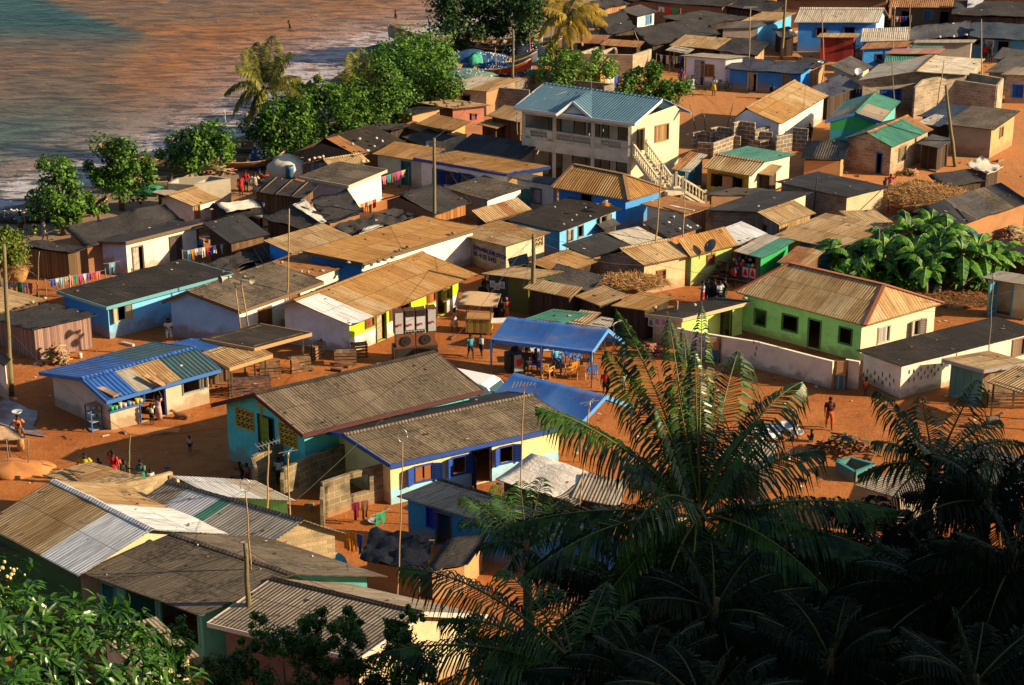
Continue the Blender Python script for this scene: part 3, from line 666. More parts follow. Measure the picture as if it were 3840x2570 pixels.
# --- church and cream school block
H('j', (430, 1005), (2022, 612), (0, 645), 3.0, 1.25, ('moss', .16, .4, .42), TEA, 'turquoise church with long grey corrugated roof and yellow cross', far=(-372, 738), name='gable_church', cat='church', ridge='dark', fascia=(.09, .03, .03), ov=.45,
  op=[('l', 'v', (-75, 850), 1.15, 1.25, (.55, .36, .08)), ('l', 'dk', (115, 1010), 1.0, 2.2, (.03, .05, .12), (.35, .45, .05)), ('l', 'v', (305, 1005), 1.1, 1.2, (.55, .36, .08))])
H('j', (1200, 1270), (2843, 905), (790, 1005), 2.3, 1.15, ('moss', .16, .4, .6), CRM, 'long cream house with blue shutters under a mossy ribbed roof', far=(585, 965), name='gable_house', farroof='char', ridge='moss', fascia=(.02, .07, .34), ov=.5, side={'f': plaster((.80, .70, .36), (.34, .66, .82), .8, .4)},
  op=[('f', 'wp', (1490, 1345), .95, .85, (.02, .06, .30)), ('f', 'ws', (1808, 1275), .72, .95, (.02, .06, .30)), ('f', 'do', (2005, 1270), 1.0, 1.85, (.01, .02, .08)), ('f', 'ws', (2222, 1180), .75, .9, (.02, .06, .30))])
H('n', (1095, 124), (2250, 470), (1425, -5), 1.95, 1.0, ('pale', .17, .4, .35), DBL, 'ribbed grey roof house with deep blue walls beside the black tarpaulin hut', g=1, name='gable_house', ridge='slate', side={'l': plaster((.02, .22, .50)), 'f': plaster((.02, .22, .50))}, op=[('f', 'wc', (1365, 290), .6, 1.0, (.01, .04, .42)), ('f', 'd', (1450, 330), .8, 1.7)])
H('k', (-100, 1395), (600, 1620), (215, 1172), 1.9, .3, [(.75, ((.50, .46, .40), .5)), (1, 'grey')], PLKD, 'roof covered with crumpled white plastic over ribbed sheets', name='shack', cat='shack', wob=.12)
H('k', (560, 1560), (980, 1640), (660, 1340), 1.9, .3, 'grey', PLKD, 'brown ribbed sheet roof in front of the white plastic roof', name='shack', cat='shack')
H('n', (812, 600), (1300, 700), (905, 350), 1.6, .45, ((.010, .011, .015), .32), MUD, 'hut wrapped in shiny crumpled black plastic', name='shack', cat='hut', wob=.38, sag=.05)
H('n', (1300, 700), (1640, 640), (1480, 460), 1.6, .1, 'tarp', MUDL, 'half-open mud hut annex with bare pole rafters', r=1, name='shack', cat='hut')
# --- centre band
H('f', (832, 225), (1172, 85), (397, 145), 2.1, None, 'moss', LIL, 'white cabin with cracked grey flat roof beside the blue barrels', side={'f': plaster((.74, .70, .62), None, 0, .3, .2), 'l': plaster((.50, .49, .50))}, fascia=(.5, .42, .3))  # left wall greyer than the front: shade painted into its white
H('f', (-30, 270), (430, 340), (115, 145), 1.7, .4, 'tarp', PLKO, 'black felt roof held down by four long poles', name='shack', cat='shack', wob=.06, rafters=True)
H('f', (60, 510), (400, 602), (340, 395), 1.5, .5, 'tarp', PLKD, 'slumped tarpaulin roof left of the white cloth', name='shack', cat='shack')
H('f', (650, 547), (975, 455), (503, 350), 1.6, .3, 'tarp', MUD, 'slumped tarpaulin roof right of the white cloth', name='shack', cat='shack')
H('f', (850, 660), (1430, 495), (680, 580), 1.4, .2, 'tarp', PLKD, 'low crumpled black plastic roof behind the long orange roof', name='shack', cat='shack', wob=.3)
H('f', (1600, 477), (1915, 372), (1290, 300), 1.7, .5, 'tarp', plank((.42, .17, .05)), 'rounded dark felt roof over an orange board wall by the tall pole', far=(1110, 348), name='shack', cat='shack', side={'l': MUD}, wob=.08, rafters=False)
H('f', (2055, 352), (2400, 238), (1678, 245), 1.9, None, 'moss', WH, 'white cabin with grey-brown flat roof right of the rounded felt roof', side={'l': CEM}, op=[('f', 'd', (2350, 320), .6, 1.3, (.05, .3, .3))])
H('f', (2040, 548), (2445, 432), (1915, 443), 1.6, .35, [(.5, 'tan'), (.7, 'rust'), (1, 'tan')], PLKD, 'small sloping patchwork tan roof with one rusty sheet', name='shack', cat='shack')
H('b', (1405, 1385), (2225, 1525), (2608, 1460), 2.2, .3, 'gold', WH, 'long white house with blue fascia and dark blue shutters', r=2, fascia=(.02, .06, .28), side={'r': plaster((.55, .38, .16))},
  op=[('f', 'dc', (1620, 1555), .8, 1.6, (.04, .12, .3)), ('f', 'ws', (1730, 1565), .8, .9, (.015, .03, .18)), ('f', 'ws', (1865, 1585), .8, .9, (.015, .03, .18))])
H('b', (1035, 1352), (1480, 1420), (1240, 1240), 2.0, .35, 'gold', plaster((.46, .46, .34)), 'pale green walled house with brown roof and teal door behind the washing', op=[('f', 'dc', (1340, 1510), .7, 1.7, (.02, .14, .13)), ('f', 'd', (1070, 1400), .4, 1.3)])
H('b', (690, 1475), (1025, 1420), (610, 1400), 1.8, .3, 'tan', TIN, 'small tan roofed board shed left of the pale green house', far=(405, 1440), name='gable_shack', cat='shack')
H('b', (905, 1362), (1340, 1245), (625, 1210), 2.0, .6, [(.25, 'rust'), (1, 'dark')], MUD, 'black stained roof littered with rubbish over a brown earth gable', far=(380, 1325), name='gable_shack', cat='shack', side={'l': plaster((.14, .09, .06))})
H('b', (1215, 1150), (1385, 1100), (925, 1095), 1.7, .4, 'tarp', PLKD, 'black tarpaulin lean-to under the seaside trees', name='shack', cat='shack')
H('b', (1390, 1012), (1680, 942), (1210, 992), 2.0, None, 'char', ORG, 'slate grey flat roof over a tan wall near the seaside trees', side={'f': plaster((.42, .26, .13))})
H('b', (1425, 1088), (1742, 1157), (1595, 1000), 1.9, .4, 'gold', MUDL, 'tan roof with orange plaster gable wall', side={'r': plaster((.62, .34, .14), None, 0, .2, .1)})
H('b', (1430, 900), (1745, 952), (2085, 922), 1.9, .1, ('tan', .2, .1, .55), PNK, 'debris covered low roof over a pink wall', r=2, side={'r': PNK, 'f': PLKD})
H('b', (1658, 768), (2050, 806), (1960, 660), 2.0, .35, [(.55, 'pale'), (1, 'tan')], plaster((.42, .37, .30)), 'grey-white house with pale sheet roof beyond the pink wall', side={'r': plaster((.40, .23, .11))}, op=[('f', 'w', (1865, 865), .7, .55)])
H('b', (1300, 1205), (1520, 1285), (1850, 1178), 1.5, .2, 'tarp', PLKD, 'dark tarpaulin roof behind the broken block parapet', r=2, name='shack', cat='shack')
H('b', (1752, 1302), (2345, 1398), (1925, 1170), 2.0, .35, 'char', CEMD, 'broad slate-coloured roof left of the two-storey house')
H('b', (2045, 1015), (2345, 1077), (2205, 918), 2.2, .4, 'tan', PLKO, 'tan roofed cabin tucked against the two-storey house')
# --- hip house, middle right
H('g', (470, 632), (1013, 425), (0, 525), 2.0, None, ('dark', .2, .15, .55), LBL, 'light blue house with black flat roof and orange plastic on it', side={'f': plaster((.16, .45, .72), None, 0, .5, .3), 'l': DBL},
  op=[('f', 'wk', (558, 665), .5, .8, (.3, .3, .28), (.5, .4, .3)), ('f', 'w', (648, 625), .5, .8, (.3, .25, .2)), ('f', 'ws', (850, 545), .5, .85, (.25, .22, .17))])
H('f', (2215, 758), (2610, 635), (1763, 645), 2.1, None, [(.5, 'tan'), (1, 'gold')], CREAM, 'block house with blue hand-painted lettering on its shaded wall', side={'l': BLK, 'f': plaster((.62, .50, .34))}, op=[('f', 'v', (2495, 720), .8, .6, (.45, .33, .18))])
H('g', (480, 1000), (820, 885), (190, 895), 1.8, .2, 'gold', PLKD, 'low orange roof with pale sheet joints left of the round black roof', name='shack', cat='shack')
H('g', (30, 950), (200, 900), (10, 865), 1.9, .1, 'slate', PLKD, 'narrow dark roof strip behind the wooden utility pole', name='shack', cat='shack', wob=.06)
H('g', (750, 858), (1102, 742), (483, 745), 1.8, .3, ('char', .2, .1, .5), MUD, 'black bitumen roof between light blue house and cream house')
H('g', (1100, 750), (1372, 690), (880, 640), 1.8, .35, 'pale', PLKD, 'pale grey sheet roof crossed by two bamboo poles')
H('g', (1420, 687), (1712, 590), (1190, 545), 1.8, .35, ('char', .2, .15, .3), plank((.46, .18, .06)), 'dark roof dotted with white litter over an orange wall')
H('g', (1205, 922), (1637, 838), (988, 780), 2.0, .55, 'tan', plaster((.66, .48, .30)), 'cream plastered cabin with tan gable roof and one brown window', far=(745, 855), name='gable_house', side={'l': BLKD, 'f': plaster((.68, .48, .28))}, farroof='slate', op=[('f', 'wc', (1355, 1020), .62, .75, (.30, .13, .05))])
H('g', (1615, 853), (2035, 745), (1492, 690), 2.0, None, 'gold', PAG, 'pale green walled cabin with orange-tan roof and satellite dish', op=[('f', 'wc', (1790, 875), .6, .65, (.25, .10, .04))])
H('g', (2030, 745), (2290, 645), (1800, 635), 1.9, .3, 'white', plank((.42, .14, .05)), 'whitewashed sheet roof with a coil of hose on it')
KIO = H('g', (1985, 798), (2242, 866), (2530, 712), 2.0, .2, [(.5, 'pale'), (1, 'green')], plank((.16, .13, .10), .3, .1), 'shop kiosk hung with goods and two red posters', r=2, name='kiosk', cat='kiosk', side={'r': plaster((.02, .30, .08), None, 0, .3, .2), 'f': plank((.14, .12, .10), .3, .1)}, op=[('f', 'w', (2095, 870), 1.5, .6, (.1, .1, .1))])
H('h', (130, 665), (720, 782), (600, 463), 2.0, .5, 'tan', PLK, 'wide tan roof with walls of blue and yellow boards', side={'f': BYM, 'r': BYM})
H('h', (880, 560), (1200, 548), (1030, 435), 1.8, .2, 'tan', PLKD, 'small plain tan roof left of the banana plants', r=2)
H('h', (170, 900), (420, 940), (350, 755), 1.8, .2, [(.7, 'rust'), (1, 'tan')], PLKO, 'rust red lean-to beside the kiosk with posters', name='shack', cat='lean-to')
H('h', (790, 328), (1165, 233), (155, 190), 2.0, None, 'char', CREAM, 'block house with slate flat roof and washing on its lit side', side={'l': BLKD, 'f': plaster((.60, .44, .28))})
H('h', (-465, 440), (0, 455), (490, 283), 2.0, .2, 'char', BLKD, 'slate grey roof house with cream end beside the thin black pole', r=2, side={'r': plaster((.66, .55, .36)), 'f': BLKD})
H('h', (193, 572), (515, 467), (0, 455), 1.9, .2, 'tan', TIN, 'board shed with ribbed tan roof below the slate grey roof', side={'l': TIN, 'f': plank((.42, .27, .12))}, op=[('l', 'w', (45, 610), .8, .8)])
H('h', (1655, 238), (2020, 180), (1500, 128), 1.5, .4, 'tarp', PLKD, 'dark tent-like felt roof by the straw heap', name='shack', cat='shack')
H('h', (2020, 120), (2160, 60), (1830, 32), 1.6, .2, ((.50, .44, .34), .7), PLKD, 'pale sacking roof beyond the dark felt roof', name='shack', cat='shack')
H('h', (1680, 602), (2400, 372), (1420, 415), 1.9, .45, [(.3, 'char'), (.62, 'slate'), (.8, 'moss'), (1, 'char')], MUDL, 'long black and grey patched roof over a brown mud wall at right', side={'l': PLKD, 'f': plaster((.34, .17, .075))}, wob=.12)
H('h', (1800, 735), (1990, 680), (1650, 622), 1.6, .15, [(.7, 'tan'), (1, 'blue')], MUDL, 'little mud cabin with tan and blue roof at the end of the long mud wall')
H('g', (1540, 1392), (2147, 1240), (1215, 1352), 2.0, None, ('dark', .2, .1, .6), plaster((.48, .74, .2), None, 0, .4, .3), 'lime green annex with flat black roof and poster wall', side={'l': plaster((.50, .42, .24)), 'f': plaster((.50, .74, .18), None, 0, .2, .1)}, fascia=(.5, .4, .24), op=[('f', 'do', (1925, 1425), .75, 1.8, (.03, .03, .02))])
H('l', (1265, 402), (2500, 92), (870, 265), 2.05, None, ('dark', .2, .12, .55), plaster((.82, .74, .58), None, 0, .85, .4), 'low white building with pierced walls and long flat black roof', op=[('f', 'wc', (2290, 240), .9, 1.0, (.25, .17, .12)), ('f', 'w', (1890, 270), .9, .15)])
H('l', (1620, 340), (1990, 440), (2400, 368), 2.1, .1, 'tan', TURQ, 'pale turquoise wooden kiosk with tan roof', r=2, name='kiosk', cat='kiosk', side={'f': plank((.17, .40, .34), .45, .08), 'r': plank((.3, .2, .12), .3, .15)}, fascia=(.36, .34, .34))
H('l', (2005, 540), (2420, 672), (2262, 395), 2.0, .3, ('tan', .16, .5, .2), None, 'market stall with straw-coloured roof at right edge', name='awning', cat='stall')
H('h', (1960, 1030), (2420, 1112), (2130, 970), 2.2, .2, 'concrete', plaster((.50, .48, .36)), 'pale house with open blue door at right edge', op=[('f', 'do', (2165, 1250), .9, 2.1, (.05, .28, .42))], z=0)
# --- centre stalls
H('g', (300, 1036), (722, 1157), (440, 905), 1.9, .35, ((.075, .062, .052), .8), PLK, 'brown-grey tarpaulin covered stall behind the utility pole', name='shack', cat='stall', wob=.06)
H('g', (140, 1128), (562, 1212), (248, 1038), 1.95, .25, 'tan', PLKD, 'tan corrugated awning right of the utility pole', name='shack', cat='stall')
H('g', (590, 1193), (812, 1280), (852, 1098), 1.8, .25, 'tan', PLKD, 'tan awning roof left of the checkered parapet', name='shack', cat='stall')
H('g', (910, 1278), (1222, 1322), (1180, 1150), 1.9, .25, 'gold', PLKD, 'orange-tan flat awning next to the poster wall', name='shack', cat='stall')
H('g', (-238, 998), (190, 1048), (70, 930), 2.2, .2, 'tan', GYM, 'green and yellow painted shop with tan roof and pasted notices', name='shack', cat='shop')
H('g', (140, 1400), (480, 1440), (405, 1305), 1.8, .2, ('green', .2, .4, .1), None, 'dusty green sheet awning behind the blue tent', name='awning', cat='awning')
H('g', (510, 1425), (690, 1450), (650, 1315), 1.8, .2, 'tan', None, 'middle tan sheet awning behind the blue tent', name='awning', cat='awning')
H('g', (680, 1445), (870, 1475), (830, 1375), 1.7, .2, 'pale', None, 'pale sheet awning nearest the blue tent gable', name='awning', cat='awning')
H('g', (30, 156), (415, 222), (120, 108), 2.0, .2, 'slate', plaster((.55, .53, .55)), 'lilac-white house with dark window below the two-storey house', op=[('f', 'dc', (165, 290), .7, 1.3, (.05, .25, .25)), ('f', 'w', (258, 315), .75, 1.0)])
H('g', (1560, 475), (1815, 400), (1170, 385), 1.8, .25, 'rust', WHD, 'rusty brown roof below the white staircase', side={'f': plank((.42, .24, .14), .25, .3)})
H('g', (2150, 300), (2420, 240), (1735, 300), 1.6, .5, 'tarp', MUD, 'draped black felt roof beside the staircase foot', name='shack', cat='shack')
# --- top centre
H('c', (830, 592), (992, 540), (700, 550), 2.0, None, 'tan', MUDL, 'small tan roofed cabin half hidden by a bushy tree')
H('c', (1425, 400), (1832, 434), (1570, 305), 1.9, .35, 'tan', PLKD, 'tan ribbed roof behind the white house with two women')
H('c', (1832, 440), (2200, 490), (1935, 320), 1.9, .35, 'tarp', plank((.50, .30, .15)), 'tarpaulin roof continuing right of the tan ribbed roof', name='shack', cat='shack')
H('c', (1390, 440), (1575, 472), (1462, 400), 1.9, .15, 'pale', None, 'small pale awning above hanging clothes', name='awning', cat='awning')
H('c', (1515, 490), (1925, 518), (2130, 492), 2.35, .1, 'concrete', plaster((.86, .82, .80)), 'white plastered house facing the open sandy yard', r=2, op=[('f', 'dk', (1690, 680), .75, 2.0, (.3, .3, .3), (.6, .55, .55)), ('f', 'wc', (1765, 620), .95, .95, (.36, .17, .04))])
H('c', (1915, 602), (2600, 652), (2030, 508), 1.75, .4, ((.045, .05, .065), .55), BLU, 'blue walled house under a long wavy dark tarpaulin', side={'f': plaster((.04, .22, .60), (.42, .3, .2), .35)}, op=[('f', 'dk', (2155, 740), .7, 1.45, (.5, .38, .22), (.5, .38, .22)), ('f', 'dc', (2450, 730), .6, 1.5, (.3, .2, .1))], wob=.1)
H('c', (1270, 397), (1880, 292), (1100, 250), 1.9, .5, 'tarp', PLKD, 'large black felt roof nearest the tan ribbed roof', name='shack', cat='shack', wob=.12)
H('c', (1740, 216), (2140, 150), (1340, 152), 2.0, .5, 'tarp', PLKD, 'large black felt roof behind the nearest felt roof', name='shack', cat='shack', wob=.12)
H('c', (1150, 146), (1335, 100), (985, 85), 2.1, None, 'slate', plaster((.70, .66, .62)), 'white cabin among black felt roofs', side={'f': plaster((.74, .70, .64), None, 0, .2, .1), 'l': PLKO}, op=[('f', 'wc', (1245, 175), .7, .8, (.15, .3, .5))])
H('c', (900, 312), (1140, 242), (790, 150), 1.9, .4, 'tarp', PLKD, 'black felt roof beside the yellowing coconut palm', name='shack', cat='shack')
H('c', (580, 376), (840, 386), (650, 300), 1.9, .2, 'rust', PLKD, 'brown sheet roof right behind the coconut palm trunk', name='shack', cat='shack')
H('c', (820, 398), (1160, 417), (875, 342), 1.9, .2, 'rust', PLKD, 'brown sheet roof behind the unroofed block house', name='shack', cat='shack')
H('c', (850, 82), (1130, 8), (730, 20), 1.8, None, 'tarp', plank((.42, .21, .09)), 'dark roof over an orange board wall at the top edge', name='shack', cat='shack')
H('c', (860, -20), (1900, 60), (1000, -90), 2.0, .4, 'tarp', MUD, 'long brown wall building at the top edge', name='shack', cat='shack')
H('c', (1850, 48), (2310, 115), (2000, -40), 1.9, .5, 'tarp', PLKD, 'dark felt roof at the top edge left of the blue house', name='shack', cat='shack')
H('c', (1850, 252), (2215, 242), (2010, 185), 2.0, .25, 'slate', plaster((.26, .22, .18)), 'grey-brown flat roof in front of the light blue doorway', side={'r': plaster((.10, .42, .70))})
H('d', (-170, 195), (130, 205), (345, 112), 2.1, .2, 'tan', plaster((.10, .42, .70)), 'brown roof with bright blue doorway wall beside the leaning pole', r=2)
# --- top right
H('d', (320, 197), (1062, 199), (1115, 72), 2.55, .95, 'pale', BLU, 'large blue house with pale ribbed asbestos roof at the top', r=2, g=1, name='gable_house', side={'f': plaster((.045, .24, .66), None, 0, .5, .5), 'r': plaster((.3, .5, .6))}, op=[('f', 'w', (562, 280), .85, .7), ('f', 'w', (808, 268), .9, .6)])
H('d', (520, 326), (872, 329), (905, 292), 2.15, .05, 'tan', plank((.36, .035, .025), .7, .06), 'red painted kiosk with a faded cream band', r=2, name='kiosk', cat='kiosk')
H('d', (900, 368), (1330, 357), (920, 250), 1.8, .45, 'pale', DBL, 'pale ribbed roof right of the red kiosk')
H('d', (900, 433), (1340, 412), (960, 378), 2.0, .1, 'rust', BLU, 'low brown roof with blue wall and small window behind the grey gable house', op=[('f', 'w', (1070, 510), .6, .7)])
H('d', (1335, 362), (1870, 305), (1345, 238), 1.8, .4, ((.06, .06, .065), .7), PLKD, 'long slate tarpaulin roof at upper right', name='shack', cat='shack')
H('d', (1370, 378), (1897, 374), (1400, 352), 2.2, .05, 'concrete', CEM, 'grey concrete store with thin flat roof')
H('d', (1110, 556), (1500, 502), (1125, 472), 1.8, .15, 'green', PLKD, 'green ribbed sheet fence-like roof')
H('d', (1125, 472), (1580, 472), (1195, 425), 2.1, .15, 'pink', PLKD, 'pink and pale green sheet roof')
H('d', (1340, 430), (1620, 432), (1360, 402), 2.1, .1, 'green', PLKD, 'small green sheet roof in front of the concrete store')
H('d', (885, 705), (1062, 565), (1395, 625), 2.5, .75, 'pale', BLK, 'grey block gable house with wide pale asbestos roof and blue shutters', far=(1850, 655), name='gable_house', farroof='pale', ridge='tan', op=[('l', 'wc', (1132, 830), .8, .8, (.02, .10, .42)), ('l', 'wc', (1215, 830), .8, .8, (.02, .08, .36))])
H('d', (2070, 515), (2380, 560), (2150, 415), 2.0, .3, 'slate', BLKD, 'brown-grey roof at the right edge above the block ruin')
H('d', (1990, 635), (2350, 640), (2200, 490), 1.9, .3, 'slate', BLKD, 'dark roof between the block ruin and the right edge')
H('d', (2140, 655), (2450, 665), (2265, 590), 2.3, .2, 'grey', BLK, 'grey block house with blue shutter at the right edge', op=[('f', 'wc', (2285, 800), .85, 1.0, (.02, .10, .42))])
H('d', (840, 668), (1017, 582), (640, 575), 1.9, .35, 'slate', plaster((.60, .45, .30)), 'dark grey roof over a whitewashed corner by two men in blue')
H('d', (620, 865), (905, 750), (465, 760), 1.8, .35, ((.05, .052, .065), .55), PLKD, 'bluish tarpaulin roof behind the tan roof with white wall', name='shack', cat='shack')
H('d', (210, 1090), (627, 838), (-100, 950), 2.0, .85, [(.45, 'gold'), (1, 'tan')], WH, 'white walled house with tan gable roof facing the sandy yard', far=(-245, 1057), name='gable_house', side={'f': plaster((.72, .66, .56)), 'l': plaster((.66, .70, .82))})  # left end tinted blue, shade painted into the white wall
H('d', (600, 1062), (780, 885), (857, 990), 2.3, .55, [(.5, 'grey'), (1, 'green')], TURQ, 'turquoise and green gabled house with half grey half green roof', far=(1092, 1068), name='gable_house', fascia=(.04, .16, .42), side={'l': plaster((.05, .42, .12), (.06, .36, .40), 1.55)})
H('d', (1190, 1292), (1547, 1137), (957, 1165), 2.2, .65, [(.85, 'green'), (1, 'rust')], BLK, 'grey block house with green gable roof and one brown shutter', far=(740, 1218), name='gable_house', side={'f': block((.40, .31, .2)), 'l': BLK}, op=[('f', 'wc', (1270, 1350), .95, 1.0, (.20, .15, .09)), ('l', 'd', (1070, 1400), .4, 1.5, (.03, .12, .3))])
H('d', (1640, 1092), (2077, 1142), (1880, 925), 2.2, .35, 'moss', CEM, 'grey cement rendered house with brown-grey roof at right', side={'r': plaster((.44, .28, .13))}, op=[('r', 'wc', (2140, 1160), .6, .8, (.3, .2, .1))])
H('d', (375, 1400), (765, 1405), (440, 1225), 1.7, .3, 'moss', MUDL, 'ramshackle roof of curled grey sheets beside the block house', wob=.22, name='shack', cat='shack')
H('c', (1712, 1472), (2146, 1549), (1832, 1347), 2.0, .45, ('tan', .2, .55, .1), YEL, 'yellow porch house with tan front slope and green back slope', far=(2112, 1282), farroof=('green', .2, .3, 0.), name='gable_house', side={'f': YEL, 'r': plaster((.68, .56, .40), None, 0, .2, .1)}, op=[('f', 'w', (1930, 1600), 2.4, 1.0, (.5, .3, .03))])
H('c', (1440, 1482), (1602, 1512), (1764, 1356), 1.9, .2, [(.5, 'rust'), (1, 'pale')], plaster((.01, .14, .24)), 'tan and white striped lean-to over a dark blue wall', r=2, name='shack', cat='lean-to')
H('d', (-20, 1520), (130, 1545), (70, 1430), 1.8, .2, 'tan', PLKD, 'tan sheets with a timber beside the yellow porch house', name='shack', cat='shack')
# --- seen between the palms
H('k', (1850, 1210), (2250, 1300), (2020, 1010), 1.9, .3, 'grey', PLKD, 'brown ribbed roof below the wash basins', name='shack', cat='shack')
H('l', (850, 1450), (1250, 1570), (1300, 1290), 1.9, .3, 'grey', CEM, 'grey ribbed roof right of the small turquoise boat shed')
H('l', (1650, 1330), (2200, 1500), (1850, 1060), 1.9, .3, 'slate', plaster((.05, .45, .55)), 'broad brown-grey roof with bright turquoise wall at lower right', side={'r': plaster((.05, .45, .55))})
H('p', (780, 900), (1050, 1020), (1220, 880), 1.9, .2, 'pale', plaster((.3, .1, .05)), 'pale roof glimpsed between the dark palm fronds', r=2)
H('p', (880, 690), (1200, 700), (1050, 560), 1.9, .2, 'tan', plaster((.6, .3, .15)), 'tan roof glimpsed between the palms at right', r=2)

H('d', (1150, 62), (1850, 70), (1190, -70), 2.2, .3, 'rust', plaster((.16, .10, .06)), 'brown walled block of rooms at the top edge', op=[('f', 'd', (1300, 150), .8, 1.8), ('f', 'wc', (1500, 130), .8, .8, (.1, .2, .3)), ('f', 'd', (1640, 150), .8, 1.8)])
H('d', (1860, 325), (2380, 350), (1880, 190), 2.1, .4, ((.04, .05, .06), .6), plaster((.05, .22, .36)), 'blue walled shop under dark sheeting at the upper right edge', op=[('f', 'dc', (2040, 360), .6, 1.7, (.5, .5, .5)), ('f', 'd', (2160, 370), .9, 1.7), ('f', 'w', (1930, 370), .5, .5)], name='shack', cat='shop')
H('d', (1700, 130), (2400, 150), (1730, 0), 2.4, .4, 'tarp', PLKD, 'dark sheeted market roof in the top right corner', name='shack', cat='shack')
H('d', (-480, -60), (60, -20), (-400, -140), 2.2, .2, 'slate', MUD, 'brown wall below the very top edge left of the large blue house')
H('h', (2060, 800), (2420, 860), (2120, 690), 1.4, .2, 'dark', PLKD, 'low black shed roof at the right edge behind the banana plants', name='shack', cat='shed')
H('d', (1380, 1080), (1600, 1110), (1560, 1000), 1.7, .1, 'pale', PLKD, 'small pale roof squeezed between the two gabled houses', name='shack', cat='shack')
H('d', (1400, 1010), (1720, 1050), (1620, 900), 1.7, .2, ((.03, .04, .06), .5), PLKD, 'dark blue plastic roof before the unroofed block house', name='shack', cat='shack')
H('g', (1850, 130), (2010, 150), (1900, 60), 1.7, .1, 'slate', MUDL, 'narrow grey lean-to beside the yellow porch house', name='shack', cat='lean-to')
H('e', (1330, 285), (1480, 320), (1420, 240), 1.5, .1, 'pale', PLKD, 'small pale lean-to beside the concrete tank', name='shack', cat='lean-to')
H('b', (2340, 1180), (2560, 1230), (2440, 1110), 1.9, .1, 'pale', PLKD, 'pale roof strip under the left end of the two-storey house', name='shack', cat='shack')
H('c', (2160, 1000), (2240, 1040), (2330, 960), 1.4, .1, 'slate', PLKD, 'little grey roof behind the long gable roof', name='shack', cat='shack') if False else None
H('o', (900, 300), (1250, 380), (1050, 210), 1.9, .2, 'tan', plaster((.55, .5, .42)), 'pale walled hut glimpsed under the small bright palm', name='shack', cat='hut')

H('e', (1900, 990), (2345, 850), (2190, 790), 1.3, .1, 'tarp', PLKD, 'low strips of black plastic heaped before the pale blue gable house', r=2, name='shack', cat='shack', wob=.3)
H('f', (30, 940), (300, 850), (-60, 800), 1.2, .1, 'tarp', PLKD, 'torn black sheeting with bare laths left of the rusty low roof', name='shack', cat='shack', wob=.3, rafters=True)
H('f', (-20, 480), (70, 505), (10, 370), 1.5, .2, ((.30, .27, .22), .7), PLKD, 'grubby pale tarpaulin dome left of the slumped roofs', name='shack', cat='shack', wob=.25)
H('e', (1640, 640), (1790, 600), (1560, 560), 1.6, .1, 'char', PLKD, 'small dark roof in the gap behind the white beach house', name='shack', cat='shack')
H('b', (1280, 1110), (1470, 1160), (1400, 1060), 1.5, .1, 'rust', MUD, 'low rusty lean-to between the tan roof and the tarpaulin', name='shack', cat='lean-to')
H('b', (1960, 1090), (2130, 1130), (2080, 1040), 1.7, .1, 'gold', PLKD, 'low orange roof under the tan cabin by the two-storey house', name='shack', cat='shack')
H('d', (1400, 1260), (1600, 1300), (1530, 1180), 1.8, .1, 'slate', PLKD, 'shaded porch roof on the right side of the green gabled block house', name='shack', cat='porch')
H('g', (1730, 300), (1900, 330), (1860, 230), 1.5, .1, 'char', MUD, 'dark little roof by the foot of the balustrade', name='shack', cat='shack')
H('h', (1330, 560), (1440, 600), (1410, 480), 1.7, .1, 'slate', PLKD, 'dark board store at the left end of the long mud wall', name='shack', cat='shack')
H('g', (850, 610), (1000, 560), (790, 560), 1.4, .1, 'slate', PLKD, 'low dark strip of roof behind the pale sheet roof', name='shack', cat='shack')
H('c', (2330, 250), (2400, 330), (2480, 230), 1.7, .1, 'tarp', PLKD, 'small felt roof below the brown roof by the leaning pole', name='shack', cat='shack')
H('d', (680, 1110), (800, 1150), (780, 1060), 1.5, .1, 'rust', PLKD, 'rust coloured lean-to in front of the green gabled house', name='shack', cat='lean-to') if False else None
H('d', (250, 565), (470, 600), (420, 500), 1.6, .1, 'tarp', plank((.50, .30, .15)), 'felt roof with sunlit board end behind the blue walled house', name='shack', cat='shack')

H('d', (140, -8), (1160, 0), (200, -130), 2.6, .4, 'slate', MUD, 'dark roofed row at the very top behind the large blue house')
H('d', (1900, -60), (2420, -40), (1960, -160), 2.4, .4, 'rust', MUD, 'rusty roof at the very top right corner')
H('c', (1900, -120), (2300, -100), (1950, -200), 2.4, .4, 'tarp', MUD, 'dark roof at the very top above the felt roofs', name='shack', cat='shack')
